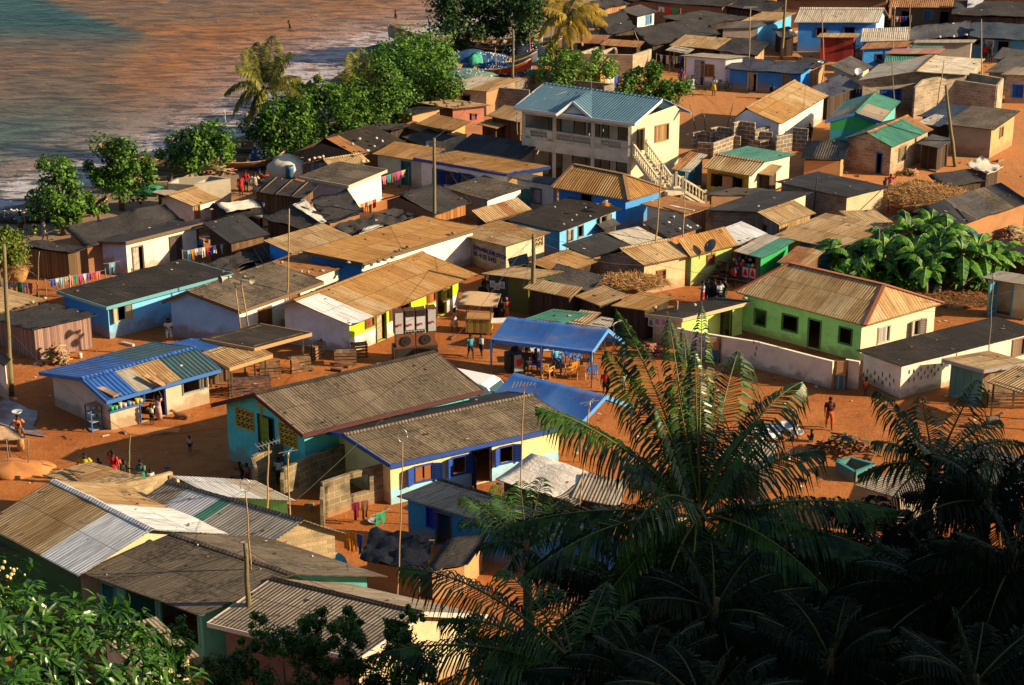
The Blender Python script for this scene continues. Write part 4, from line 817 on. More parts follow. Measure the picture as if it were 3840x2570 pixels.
# ------------------------------------------------------------ hip roofed houses
def hip(t, E1, E2, F2, R1, R2, he, rise, roof, wall, label, side=None, op=(), ov=.35, fascia=None, capm=None, back=None):
    A, B, C = at(t, E1, he), at(t, E2, he), at(t, F2, he); D = A + C - B
    P1, P2 = at(t, R1, he+rise), at(t, R2, he+rise)
    c = (A+C)/2; R_ = root('house', (c.x, c.y, 0), label, 'house', HG); ms = [mk_roofmat(roof), mk_roofmat(back or roof)]
    m = MB()
    def slope(a, b, p, q, mi):
        u = (b-a).normalized(); n = (b-a).cross(q-a).normalized(); w_ = n.cross(u); N = 10
        pts = [a, b, p, q] if (p-q).length > .05 else [a, b, p]
        m.poly(pts, [((k-a).dot(u), (k-a).dot(w_)) for k in pts], mi)
    slope(A, B, P2, P1, 0); slope(B, C, P2, P2, 1); slope(C, D, P1, P2, 1); slope(D, A, P1, P1, 0)
    dn = V((0, 0, -.05)); m.poly([A+dn, D+dn, C+dn, B+dn], mi=0)
    for a, b in ((A, B), (B, C), (C, D), (D, A)): m.poly([a, a+dn, b+dn, b])
    ro = m.build('roof', ms, R_)
    m = MB()
    for a, b in ((P1, P2), (P2, B), (P2, C), (P1, A), (P1, D)):
        N = 8
        for k in range(N): m.bar(a.lerp(b, k/N)+V((0, 0, .03)), a.lerp(b, (k+1)/N)+V((0, 0, .03)), .22, .05)
    m.build('ridge_cap', plain(capm or (.24, .14, .07), .8), ro)
    cs = []
    for k, p in enumerate((A, B, C, D)):
        q = c - p; q.z = 0; cs.append(p + q.normalized()*ov*1.35)
    for k, s_ in enumerate('frbl'):
        P, Q_ = cs[k], cs[(k+1) % 4]; d = V((Q_.x-P.x, Q_.y-P.y, 0)); L = d.length; d.normalize(); n = V((d.y, -d.x, 0))
        if n.dot(P-c) < 0: n = -n
        hs = []; todo = []
        for q in op:
            if q[0] != s_: continue
            x = onplane(t, q[2], P, n); u = (x-P).dot(d); w_, h_ = q[3:5]; kind = q[1]
            za = .02 if kind[0] == 'd' else x.z-h_/2; zt = min(he-.12, za+h_); hs.append((u-w_/2, u+w_/2, za, zt)); todo.append((kind, u-w_/2, u+w_/2, za, zt, q[5] if len(q) > 5 else None, None))
        m = MB(); wall_holes(m, P, d, L, -.4, he-.05, hs, n, uo=k*9); m.build('wall', (side or {}).get(s_, wall), R_)
        for kind, u0, u1, za, zt, col, sh in todo: opening(R_, kind, P, d, n, u0, u1, za, zt, col, sh)
    return R_
hip('g', (395, 242), (1075, 357), (1405, 258), (590, 40), (1030, 128), 2.2, .95, ('gold', .17, .6, .25), BLU, 'blue house with ribbed brown hip roof below the two-storey house', side={'r': plaster((.06, .28, .66)), 'f': plaster((.02, .14, .46))}, op=[('f', 'w', (700, 330), .8, .5)])
hip('h', (-190, 1160), (945, 1457), (1640, 1258), (283, 905), (1117, 1097), 2.3, 1.25, ('tan', .16, .55, .12), GRN, 'green and cream house with large tan hip roof and dark square windows', back=('tan', .2, .2, .0), capm=(.36, .12, .06),
    side={'f': plaster((.38, .88, .25), None, 0, .7, .4), 'r': plaster((.74, .68, .44), None, 0, .2, .1)},
    op=[('f', 'w', (25, 1385), .75, .95, (.1, .2, .06)), ('f', 'w', (285, 1433), 1.0, .95, (.1, .2, .06)), ('f', 'd', (500, 1510), .8, 1.75, (.12, .3, .08)), ('f', 'w', (772, 1545), .8, .95, (.1, .2, .06)), ('r', 'wc', (1108, 1530), .85, .95, (.5, .47, .42)), ('r', 'ws', (1400, 1470), .45, .95, (.4, .33, .3))])
# ------------------------------------------------------------ two-storey house
CC = plaster((.58, .53, .42), None, 0, .3, .2); GC = plaster((.74, .63, .40), None, 0, .15, .1); SCR = (.40, .36, .28)
lab = 'two-storey cream house with blue-grey metal roof and outside staircase'
BH = H('c', (60, 940), (1125, 1085), (1372, 866), 5.0, None, ('steel', .2, .5, 0), CC, lab, r=2, far=(1620, 987), name='gable_house', ov=.45, open_=('f',), lo=.5, hi=2.2, fascia=(.55, .55, .55), ridge=('steel', .3, .8, 0), side={'r': GC},
       op=[('r', 'do', (1176, 1228), .6, 1.55, (.2, .14, .08)), ('r', 'wc', (1361, 1166), 1.2, 1.15, (.33, .20, .09))])
(P, Q_, _) = HOUSES[lab][1]['f']; d = V((Q_.x-P.x, Q_.y-P.y, 0)); L = d.length; d.normalize(); n = V((d.y, -d.x, 0)); n = -n if n.y > 0 else n
bk = -n*1.25; z1_, z2_ = 2.05, 2.7
hs = []; hl = []
for px, w_, z0_, z1a, kd in ((290, .9, 2.75, 4.3, 0), (405, .75, 2.75, 4.45, 1), (612, .8, 3.1, 4.3, 0), (740, .8, 3.1, 4.3, 0), (840, .45, 2.75, 4.3, 1), (1000, .85, 3.1, 4.3, 0)):
    u = L*(px-175)/(1120-175); hs.append((u-w_/2, u+w_/2, z0_, z1a))
    hl.append((u-w_/2-.1, u+w_/2+.1, .02 if kd else .5, 1.8))
m = MB(); wall_holes(m, P+bk, d, L, -.3, 4.9, hs+hl, n, uo=3); m.build('wall', CC, BH)
for i, h_ in enumerate(hs+hl): opening(BH, 'w', P+bk, d, n, *h_, (.10, .08, .06))
m = MB()
for z_ in (2.35,): m.poly([P+V((0, 0, z2_-P.z)), V((Q_.x, Q_.y, z2_)), V((Q_.x, Q_.y, z2_))+bk, P+V((0, 0, z2_-P.z))+bk])
m.poly([V((P.x, P.y, z1_)), V((Q_.x, Q_.y, z1_)), V((Q_.x, Q_.y, z1_))+bk, V((P.x, P.y, z1_))+bk])
a = V((P.x, P.y, (z1_+z2_)/2+.05)); b = V((Q_.x, Q_.y, (z1_+z2_)/2+.05)); m.bar(a, b, .16, z2_-z1_+.1)
a = V((P.x, P.y, 4.72)); b = V((Q_.x, Q_.y, 4.72)); m.bar(a, b, .18, .42); m.build('floor_slab', CC, BH)
us = [.09, .30*L, .655*L, L-.09]
for u in us:
    m = MB(); q = P+d*u; m.bar((q.x, q.y, -.3), (q.x, q.y, 4.75), .24); m.build('column', CC, BH)
for i in range(3):
    m = MB(); u0, u1 = us[i]+.12, us[i+1]-.12; Z = lambda u, z: V((P.x+d.x*u, P.y+d.y*u, z))
    m.bar(Z(u0, 3.5), Z(u1, 3.5), .16, .1); e = (u1-u0)*(.2 if i != 1 else .02)
    m.bar(Z(u0, 3.12), Z(u0+e, 3.12), .1, .7); m.bar(Z(u1-e, 3.12), Z(u1, 3.12), .1, .7); m.bar(Z(u0, 2.85), Z(u1, 2.85), .1, .2)
    k = MB(); N = int((u1-u0-2*e)/.27)
    for j in range(N+1): k.bar(Z(u0+e+(u1-u0-2*e)*j/N, 2.9), Z(u0+e+(u1-u0-2*e)*j/N, 3.5), .06)
    for j in range(3): k.bar(Z(u0+e, 2.98+.2*j), Z(u1-e, 2.98+.2*j), .06)
    for j in range(N):
        for q in range(2): k.bar(Z(u0+e+(u1-u0-2*e)*j/N, 2.98+.2*q), Z(u0+e+(u1-u0-2*e)*(j+1)/N, 3.18+.2*q), .04)
    o = m.build('parapet', CC, BH); k.build('lattice', plain(SCR, .9), o)
# cross gable above the veranda
m = MB(); uP = (P.xy.to_3d()); pk = at('c', (582, 888), 5.0+.75); pl = at('c', (435, 1002), 5.0); pr = at('c', (745, 1032), 5.0)
ins = -n*3.2; rk = pk + V((ins.x, ins.y, 0))
for a, b in ((pl, 1), (pr, -1)):
    pts = [a, pk, rk, a + V((0, 0, .04))]; e = a + V((0, 0, .0))
    m.poly([e, pk, rk], [(0, 0), (0, 2), (3, 2)])
cg = m.build('gable_roof', sheet('steel', .3, .8, 0), BH); m = MB()
for a in (pl, pr): m.bar(a-V((0, 0, .08))+n*.02, pk-V((0, 0, .08))+n*.02, .05, .2)
m.build('barge_board', plain((.6, .6, .6), .6), cg); m = MB(); m.poly([pl-n*.3+V((0, 0, -.1)), pr-n*.3+V((0, 0, -.1)), pk-n*.3+V((0, 0, -.1))]); m.build('gable_wall', CC, BH)
# outside stair
ST = plaster((.62, .54, .38), None, 0, .2, .1)
S0, S1, S2 = at('c', (1165, 1350), 2.65), at('g', (1395, 262), 1.2), at('g', (1715, 365), .05)
def flight(a, b, nst, name):
    m = MB(); dd = b-a; hd = V((dd.x, dd.y, 0)); sd_ = V((-hd.y, hd.x, 0)).normalized()*.5
    for k in range(nst):
        p = a + dd*((k+.5)/nst); m.bar(p-sd_-V((0, 0, .12)), p+sd_-V((0, 0, .12)), hd.length/nst*1.05, .2)
    m.bar(a-V((0, 0, .3)), b-V((0, 0, .3)), 1., .12); o = m.build('stair', ST, BH)
    for sg in (-1, 1):
        m = MB(); r0, r1 = a+sd_*sg+V((0, 0, .78)), b+sd_*sg+V((0, 0, .78)); m.bar(r0, r1, .12, .1); m.bar(a+sd_*sg-V((0, 0, .02)), b+sd_*sg-V((0, 0, .02)), .12, .16)
        N = max(4, int(dd.length/.27))
        for k in range(N+1):
            p = a.lerp(b, k/N)+sd_*sg; m.tube([p, p+V((0, 0, .16)), p+V((0, 0, .3)), p+V((0, 0, .5)), p+V((0, 0, .62)), p+V((0, 0, .78))], [.05, .035, .065, .03, .055, .05], 6)
        for p in (a, b): m.bar(p+sd_*sg-V((0, 0, .1)), p+sd_*sg+V((0, 0, .95)), .16)
        m.build('balustrade', ST, BH)
LD = V((S2.x-S1.x, S2.y-S1.y, 0)).normalized()
flight(S0, S1, 9, 'stair'); flight(S1+LD*1.0, S2, 7, 'stair')
m = MB(); m.bar(S1-LD*.1-V((0, 0, .15)), S1+LD*1.1-V((0, 0, .15)), 1.1, .25)
for k in (.0, 1.0):
    for s_ in (-.4, .4): q = S1+LD*k+V((-LD.y, LD.x, 0))*s_; m.bar(q-V((0, 0, .2)), (q.x, q.y, -.2), .2)
m.build('landing', ST, BH)
# ------------------------------------------------------------ free standing walls
def wallthing(name, label, cat, mat, parts, partname='wall'):
    pts = [at(t, p[0][:2], h) for t, p, h in parts]; c = sum(pts, V((0, 0, 0)))/len(pts)
    R_ = root(name, (c.x, c.y, 0), label, cat)
    for t, p, h in parts: m = MB(); bwall(m, t, p, h); m.build(partname, mat, R_)
    return R_
wallthing('unfinished_house', 'roofless grey block house of waist-high new walls beside the two-storey house', 'unfinished house', BLKN,
  [('z', [(415, 1137), (555, 1102), (670, 1127)], 1.1), ('z', [(700, 1062), (815, 1037), (1205, 1087)], 1.5), ('z', [(1062, 975), (1160, 945), (1410, 980)], 2.1), ('z', [(1205, 1087), (1400, 1092)], 1.4), ('z', [(735, 1300), (1072, 1180), (1178, 1192)], 1.2),
   ('z', [(500, 1285), (738, 1300)], 1.0), ('z', [(780, 1148), (1000, 1172)], 1.1), ('z', [(1370, 1100), (1680, 1130)], 1.5), ('z', [(1400, 1088), (1700, 1008), (1812, 1010)], 1.7), ('z', [(1315, 1220), (1478, 1258), (1618, 1245)], 1.0), ('z', [(1742, 1200), (1992, 1150)], 1.5), ('z', [(2010, 1055), (2250, 1075)], 1.7), ('d', [(165, 1190), (308, 1172)], 1.3), ('d', [(310, 1125), (455, 1135)], 1.3)])
wallthing('ruined_house', 'roofless mossy block walls stepping down beside the cream house', 'ruin', block((.23, .18, .11), (.36, .29, .19), 1.4, .65),
  [('j', [(-10, 1195), (240, 1085), (540, 965)], 1.9), ('j', [(258, 1300), (560, 1165), (868, 1072)], 1.9), ('j', [(600, 1425), (835, 1345)], 1.9), ('j', [(1010, 1298), (1200, 1245)], 1.9), ('j', [(-10, 1195), (20, 1290)], 1.85), ('j', [(258, 1300), (250, 1400)], 1.7), ('j', [(545, 965), (560, 1000)], 1.9), ('n', [(527, 45), (520, 150)], 1.7)])
wallthing('unroofed_house', 'unroofed grey block house with gabled top at upper right', 'unfinished house', BLK,
  [('d', [(1382, 768), (1450, 700), (1800, 628), (2155, 688)], 2.5), ('d', [(1382, 768), (1740, 700), (2100, 752), (2155, 690)], 2.5)])
wallthing('block_enclosure', 'sand-coloured open block enclosure behind the bushy tree', 'unfinished house', block((.46, .36, .25), (.36, .28, .2)),
  [('c', [(612, 470), (1100, 482), (1265, 430)], 2.0), ('c', [(612, 470), (800, 412)], 2.0), ('c', [(780, 465), (950, 415)], 2.0), ('c', [(950, 415), (965, 445)], 2.0)])
wallthing('block_enclosure', 'dark grey roofless block rooms right behind the two-storey house', 'unfinished house', BLKD,
  [('c', [(-10, 768), (218, 664), (930, 738)], 2.0), ('c', [(430, 730), (475, 690)], 2.0), ('c', [(-120, 765), (200, 790)], 2.0), ('c', [(850, 760), (940, 735)], 2.0)])
wallthing('block_parapet', 'broken stretch of block parapet above the slate roof', 'wall', BLK, [('b', [(1525, 1238), (1660, 1245), (1865, 1175)], 2.1), ('b', [(1525, 1238), (1530, 1290)], 2.1)])
wallthing('concrete_tank', 'open concrete water tank beside the beach trees', 'tank', CEM, [('e', [(1478, 205), (1700, 215), (2015, 160)], 2.0), ('e', [(1478, 205), (1560, 160), (1840, 140), (2015, 160)], 2.0), ('e', [(1700, 215), (1790, 170)], 1.95)])
wallthing('parapet_wall', 'cream block gable wall with one small square hole behind the white sheet roof', 'wall', BLKL, [('i', [(840, 1505), (1500, 1332)], 2.2), ('i', [(1500, 1365), (1562, 1388)], 2.0), ('i', [(1500, 1332), (1500, 1365)], 2.1)])
wallthing('open_tank', 'open turquoise painted tank beside the timber heap', 'tank', plaster((.035, .20, .20)), [('l', [(700, 1238), (820, 1203)], .6), ('l', [(820, 1203), (1030, 1262)], .6), ('l', [(700, 1238), (858, 1328)], .6), ('l', [(858, 1328), (1030, 1262)], .6)])
CW = plaster((.80, .72, .56), None, 0, .8, .4)
cw = wallthing('compound_wall', 'long stained white compound wall with rows of slots before the green house', 'wall', CW, [('l', [(-700, 70), (-500, 110), (0, 190), (520, 325), (668, 362)], 1.55), ('l', [(778, 345), (900, 365)], 1.6)])
R_ = bpy.data.objects['ruined_house']
for z0_, z1a in ((-.3, .75), (1.6, 1.9)):
    a, b = at('j', (835, 1345), 1.9), at('j', (1010, 1298), 1.9); m = MB(); d = V((b.x-a.x, b.y-a.y, 0)).normalized(); n = V((d.y, -d.x, 0))*.08; L = (b-a).length
    for s_ in (1, -1): m.poly([V((a.x, a.y, z0_))+n*s_, V((b.x, b.y, z0_))+n*s_, V((b.x, b.y, z1a))+n*s_, V((a.x, a.y, z1a))+n*s_], [(0, z0_), (L, z0_), (L, z1a), (0, z1a)])
    for zz in (z0_, z1a): m.poly([V((a.x, a.y, zz))-n, V((b.x, b.y, zz))-n, V((b.x, b.y, zz))+n, V((a.x, a.y, zz))+n])
    m.build('wall', block((.23, .18, .11), (.36, .29, .19), 1.4, .65), R_)
# slots: dark bars on the wall face, painted as the shade inside openings
def slots(t, pts, base, lab_, dep=.012):
    m = MB(); P0, n0 = base
    for px in pts:
        c = onplane(t, px, P0, n0); u = V((-n0.y, n0.x, 0)).normalized()
        for a, b in ((-.045, .045),): m.bar(c+V((0, 0, -.11))+n0*dep, c+V((0, 0, .11))+n0*dep, .085, .02)
    m.build('slot', dark(), lab_)
def face(p, q, h, t): 
    a, b = at(t, p, h), at(t, q, h); d = (b-a).normalized(); n = V((d.y, -d.x, 0)); n = -n if n.dot(a) > 0 else n
    return a + n*.08, n
slots('l', [(-505, 175), (-480, 215), (-450, 165), (-425, 205), (-395, 175), (-370, 215), (-345, 185), (-320, 225), (-30, 195), (-10, 245), (15, 210), (-20, 300)], face((-500, 110), (0, 190), 1.55, 'l'), cw)
lw = HOUSES['low white building with pierced walls and long flat black roof']
for key, pts in (('l', [(835, 420), (865, 465), (835, 497), (898, 437), (898, 510), (930, 480), (965, 450), (997, 492), (1030, 465), (1030, 537), (1063, 507), (1097, 477), (1097, 550), (1130, 520), (1162, 490), (1162, 565), (1197, 535)]),
                 ('f', [(1335, 455), (1330, 530), (1375, 447), (1375, 520), (1410, 475), (1437, 432), (1437, 505), (1470, 460), (1497, 417), (1497, 492), (1528, 447), (1557, 403), (1557, 475), (1590, 432), (1620, 388)])):
    P_, Q2, _ = lw[1][key]; dd = V((Q2.x-P_.x, Q2.y-P_.y, 0)).normalized(); n_ = V((dd.y, -dd.x, 0)); n_ = -n_ if n_.dot(V((P_.x, P_.y, 0))) > 0 else n_
    slots('l', pts, (P_, n_), lw[0])
# gate in the compound wall
def gate(t, p, w_, h_, c1, label):
    c = at(t, p, 0); R_ = root('gate', c, label, 'gate'); m = MB(); m.box(c+V((0, 0, h_*.25)), (w_, .06, h_*.5)); m.build('lower_panel', plank(c1, .1, .25), R_)
    m = MB(); m.box(c+V((0, 0, h_*.75)), (w_, .05, h_*.5)); m.build('upper_panel', plain((.42, .24, .11)), R_)
    m = MB(); [m.bar(c+V((s_*w_/2, 0, 0)), c+V((s_*w_/2, 0, h_+.05)), .1) for s_ in (-1, 1)]; m.build('frame', wood(), R_)
gate('l', (725, 612), .62, 1.65, (.14, .28, .30), 'patched gate, half hardboard half blue tin, in the compound wall')
gate('k', (1805, 375), .75, 1.5, (.08, .22, .28), 'blue metal gate half open near the palm top')
def lettering(txts, o_root, P0, U, n, colr, size, name):
    for i, (s_, u, z) in enumerate(txts):
        cu = bpy.data.curves.new(name, 'FONT'); cu.body = s_; cu.size = size; cu.extrude = .004; cu.offset = .012
        tmp = bpy.data.objects.new(name, cu); COL.objects.link(tmp); bpy.context.view_layer.update()
        me = bpy.data.meshes.new_from_object(tmp.evaluated_get(bpy.context.evaluated_depsgraph_get())); bpy.data.objects.remove(tmp)
        me.materials.clear(); me.materials.append(plain(colr, .8)); ob = bpy.data.objects.new(name, me); COL.objects.link(ob); ob.parent = o_root
        M = Matrix((U, V((0, 0, 1)), n)).transposed().to_4x4(); M.translation = P0 + U*u + V((0, 0, z)) + n*.02 - wloc(o_root)
        ob.matrix_local = M
bl = HOUSES['block house with blue hand-painted lettering on its shaded wall']; P_, Q2, _ = bl[1]['l']; dd = V((Q2.x-P_.x, Q2.y-P_.y, 0)).normalized(); n_ = V((dd.y, -dd.x, 0))
if n_.y > 0: n_ = -n_
if dd.x < 0: dd = -dd; P_ = Q2
c = onplane('f', (1930, 775), P_, n_); lettering([('OPAMBOUR STOP', 0, 0), ('05 4622 5432', .05, -.42)], bl[0], c, dd, n_, (.02, .03, .2), .36, 'painted_lettering')
# ------------------------------------------------------------ tents, chairs, loudspeakers
def tent(label, E1, E2, R, far, t='y', he=2.1, rise=1.0, legs=True):
    A, B = at(t, E1, he), at(t, E2, he); Rp = at(t, R, he+rise); off = Rp-A; off2 = V((2*off.x, 2*off.y, 0)) if far is None else at(t, far, he)-B
    c = (A+B)/2+off2/2; R_ = root('tent', (c.x, c.y, 0), label, 'party tent', 'blue party tents'); tm = tentcloth((.05, .17, .52))
    m = MB(); up = V((0, 0, rise)); S = B-A; half = V((off2.x/2, off2.y/2, rise)) if far else off
    N = 24; M_ = 8
    def pt(s, q):       # q 0..2 over the ridge
        base = A+S*s; p = base+half*q if q <= 1 else (base+half).lerp(base+off2, q-1)
        return p + V((0, 0, -.10*abs(sin(s*2*pi))*sin(min(q, 2-q)*pi) + .012*sin(s*40)*(1 if .85 < q < 1.15 else .2)))
    for i in range(N):
        for j in range(2*M_): m.poly([pt(i/N, j/M_), pt((i+1)/N, j/M_), pt((i+1)/N, (j+1)/M_), pt(i/N, (j+1)/M_)], [(i*.4, j*.3), (i*.4+.4, j*.3), (i*.4+.4, j*.3+.3), (i*.4, j*.3+.3)], sm=True)
    for q in (0, 2):                                  # scalloped valance
        for i in range(N*2): 
            s0, s1 = i/(N*2), (i+1)/(N*2); d0 = V((0, 0, -.16-.06*abs(sin(i*pi/3)))); d1 = V((0, 0, -.16-.06*abs(sin((i+1)*pi/3)))); m.poly([pt(s0, q), pt(s1, q), pt(s1, q)+d1, pt(s0, q)+d0])
    m.weld = True; can = m.build('canopy', tm, R_)
    for s in (0, 1):
        m = MB()
        for j in range(2*M_): a, b = pt(s, j/M_), pt(s, (j+1)/M_); m.poly([a, b, b+V((0, 0, -.25)), a+V((0, 0, -.25))])
        m.build('gable_valance', tentcloth((.10, .30, .68), .2), can)
    for s in (0, .5, 1):
        for q in (0, 2):
            m = MB(); p = pt(s, q)-V((0, 0, .03)); m.tube([(p.x, p.y, 0), p], .03, 6); m.build('pole', plain((.2, .22, .25), .4, .6), R_)
            if q == 0 or s == 1:
                m = MB(); w0 = .1; k = S.normalized()*(w0 if s < 1 else -w0); z_ = lambda f: V((0, 0, -f*(he-.5))); m.poly([p+k*1.6, p-k, p-k*.6+z_(.5), p-k*.5+z_(1), p+k*.5+z_(1), p+k*.6+z_(.5)]); m.build('corner_drape', tm, R_)
    m = MB(); m.tube([pt(0, 1)-V((0, 0, .05)), pt(1, 1)-V((0, 0, .05))], .03, 6); m.tube([pt(.5, 0)-V((0, 0, .05)), pt(.5, 1)-V((0, 0, .05)), pt(.5, 2)-V((0, 0, .05))], .025, 6); m.build('roof_tube', plain((.2, .22, .25), .4, .6), R_)
tent('large blue ridge tent with plastic chairs beneath it', (918, 452), (1805, 560), (1065, 250), (2085, 460))
tent('second blue ridge tent partly hidden behind the cream house', (890, 985), (1700, 1190), (1160, 757), (2150, 1020), he=2.1)
def chair(t, p, rz, col, label):
    c = at(t, p, 0); R_ = root('plastic_chair', c, label, 'chair', 'plastic chairs under the blue tent', rz); pm = plain(col, .4, 0, .1)
    def b(name, f): m = MB(); f(m); m.build(name, pm, R_, loc=None)
    def L(x, y, z): return V((x, y, z)) + wloc(R_)
    m = MB(); m.box(L(0, 0, .42), (.44, .44, .035)); m.build('seat', pm, R_)
    m = MB()
    for k in range(5): x = -.17+.085*k; m.bar(L(x, .22, .44), L(x*.9, .32, .86), .05, .02)
    m.bar(L(-.2, .32, .86), L(.2, .32, .86), .08, .03); m.build('backrest', pm, R_)
    for sx_ in (-1, 1):
        m = MB(); m.bar(L(sx_*.24, -.2, .64), L(sx_*.24, .25, .66), .05, .03); m.bar(L(sx_*.24, -.2, .42), L(sx_*.24, -.2, .64), .04); m.build('armrest', pm, R_)
        for sy in (-1, 1): m = MB(); m.bar(L(sx_*.2, sy*.2, .42), L(sx_*.24, sy*.25, 0), .045); m.build('leg', pm, R_)
CB, CO, CD = (.05, .22, .60), (.62, .26, .03), (.015, .015, .02)
for p, rz, c, l in (((1505, 665), .3, (.10, .38, .68), 'sky blue plastic chair nearest the middle of the tent'), ((1320, 725), 1.2, (.02, .06, .30), 'dark blue chair left of the middle tent pole'), ((1660, 680), -.8, CB, 'blue plastic chair facing the tent gable, second from the right'),
                    ((1420, 785), 2.6, (.66, .36, .08), 'pale yellow-orange chair at the front left of the row'), ((1620, 770), -2.5, CO, 'orange plastic chair in the middle of the front row'), ((1710, 795), 3.1, (.5, .2, .03), 'brown-orange chair at the right of the front row'),
                    ((1495, 755), 3.0, CD, 'black plastic chair between two orange chairs'), ((1745, 700), -.3, (.03, .02, .02), 'black plastic chair behind the right orange chair'), ((1805, 785), -2.9, CB, 'blue chair beside the front right tent leg'), ((1585, 640), .5, (.03, .10, .4), 'deep blue chair at the back of the tent')):
    chair('y', p, rz, c, l)
def boxes(name, label, cat, base, rz, items, group=None):
    """thing of boxes: (part, (x,y,z) bottom centre, (sx,sy,sz), material)"""
    R_ = root(name, base, label, cat, group, rz)
    for pn, c, s, mt in items: m = MB(); m.box(V(c)+V((0, 0, s[2]/2))+wloc(R_), s); m.build(pn, mt, R_)
    return R_
BRN = plain((.10, .04, .02), .6); BLKP = plain((.02, .018, .016), .7); GRYP = plain((.42, .41, .42), .6)
sb = at('y', (250, 640), 0); SR = radians(14)
def spk(label, dx, z, sz, mt, cones=(), txt=None, col=None, nm='loudspeaker'):
    q = Matrix.Rotation(SR, 3, 'Z') @ V((dx, 0, 0)); R_ = root(nm, sb+q+V((0, 0, z)), label, 'loudspeaker', 'stacked sound system loudspeakers', SR)
    o = wloc(R_); m = MB(); m.box(o+V((0, 0, sz[2]/2)), sz); m.build('cabinet', mt, R_)
    for cx_, cz, r in cones:
        m = MB(); c = o+V((cx_, -sz[1]/2-.01, cz)); m.tube([c, c+V((0, -.04, 0))], r, 16); k = m.build('cone', plain((.20, .13, .08), .5), R_)
        m = MB(); m.tube([c+V((0, -.04, 0)), c+V((0, -.055, 0))], [r*1.08, r*1.02], 16); m.tube([c+V((0, -.04, 0)), c+V((0, -.07, 0))], r*.3, 10); m.build('ring', BLKP, k)
    if sz[1] and col:
        m = MB(); m.box(o+V((0, -sz[1]/2-.008, sz[2]/2)), (sz[0]*.86, .02, sz[2]*.9)); m.build('grille', col, R_)
    if txt: lettering([(txt, -sz[0]*.38, sz[2]*.42)], R_, V(o)+V((0, -sz[1]/2-.03, 0)), V((cos(.3), 0, sin(.3))).normalized(), V((0, -1, 0)), (.45, .05, .04), .17, 'red_lettering')
    return R_
spk('wide black bass cabinet at the bottom left of the sound stack', -.62, 0, (1.2, .8, 1.0), BRN, col=BLKP); spk('wide black bass cabinet at the bottom right of the sound stack', .62, 0, (1.2, .8, 1.0), BRN, col=BLKP)
spk('brown woofer box with round cone, left of the second row', -.55, 1.0, (1.05, .6, .72), plain((.16, .06, .03), .6), [(0, .36, .27)]); spk('brown woofer box with round cone, right of the second row', .55, 1.0, (1.05, .6, .72), plain((.16, .06, .03), .6), [(0, .36, .27)])
spk('tall grey tower speaker on the left end of the top row', -.90, 1.72, (.5, .55, 1.35), BRN, txt='MPS', col=GRYP); spk('tall grey tower speaker on the right end of the top row', .92, 1.72, (.5, .55, 1.4), BRN, txt='MPS', col=GRYP)
for i, dx in enumerate((-.3, .3)):
    w_ = ('left', 'right')[i]
    spk('small horn tweeter strip below the %s white speaker' % w_, dx, 1.72, (.56, .5, .2), plain((.5, .48, .42), .5), [(-.17, .1, .06), (0, .1, .06), (.17, .1, .06)]); spk('white grilled speaker with red letters, %s of the middle pair' % w_, dx, 1.92, (.56, .55, .82), BRN, txt='MPS', col=plain((.5, .5, .52), .6))
    spk('dark horn box on top of the %s white speaker' % w_, dx, 2.74, (.56, .5, .34), BRN, col=BLKP)
# yellow vending cart with canopy
cb = at('y', (815, 385), 0); kr = root('vending_cart', cb, 'yellow board vending cart with flat tan canopy', 'cart', None, radians(-6)); o = wloc(kr)
m = MB(); m.box(o+V((0, 0, .52)), (1.45, 1.0, .8)); m.build('counter_box', plank((.48, .30, .06), .09, .2), kr)
m = MB(); m.box(o+V((0, 0, .95)), (1.5, 1.05, .06)); m.build('counter_top', plain((.36, .2, .08)), kr)
for x in (-.68, .68):
    for y in (-.45, .45): m = MB(); m.bar(o+V((x, y, .98)), o+V((x, y, 1.95)), .05); m.build('post', wood(), kr); m = MB(); m.bar(o+V((x, y, 0)), o+V((x, y, .15)), .07); m.build('leg', wood(), kr)
m = MB(); A = o+V((-1.05, -.85, 1.95)); surf(m, A, A+V((2.15, -.1, 0)), A+V((.1, 1.7, .15)), A+V((2.2, 1.6, .15)), wob=.06, ns=.4); m.build('canopy', plain((.50, .33, .17), .9), kr)
def drum(label, t, p, col, r=.3, h=.9, z=0, name='barrel', cat='barrel', lid=None, group=None):
    c = at(t, p, z); R_ = root(name, c, label, cat, group); m = MB(); m.tube([c, c+V((0, 0, h*.33)), c+V((0, 0, h*.36)), c+V((0, 0, h*.66)), c+V((0, 0, h*.69)), c+V((0, 0, h))], [r, r*.98, r*1.04, r*.98, r*1.04, r], 14)
    m.build('body', plain(col, .4), R_)
    m = MB(); m.tube([c+V((0, 0, h)), c+V((0, 0, h+.03))], r*.8, 14); m.build('lid', plain(lid or tuple(k*.6 for k in col), .4), R_); return R_
GB = 'blue water barrels beside the white cabin'
drum('tall grey-blue barrel left of the white cabin roof', 'f', (322, 165), (.05, .13, .22), .28, .95, 0, group=GB); drum('blue barrel second from the left by the cabin', 'f', (395, 135), (.05, .2, .42), .3, .8, 0, group=GB); drum('bright blue barrel behind the others by the cabin', 'f', (440, 125), (.04, .22, .5), .32, .75, 0, group=GB); drum('small green-blue barrel right of the blue barrels', 'f', (485, 100), (.05, .25, .3), .22, .5, 0, group=GB)
drum('blue polythene water tank lying by the washing line', 'e', (1705, 800), (.03, .10, .3), .6, .65, .2, cat='tank', name='water_tank'); drum('white plastic bucket by the firewood stack', 'i', (705, 335), (.6, .56, .46), .12, .3, name='bucket', cat='bucket')
drum('green bucket beside the block house wall', 'd', (1415, 1400), (.03, .3, .22), .16, .4, name='bucket', cat='bucket'); drum('blue-lidded drum behind the green gabled house', 'h', (1580, 1180), (.2, .2, .2), .2, .5, name='bucket', cat='drum')
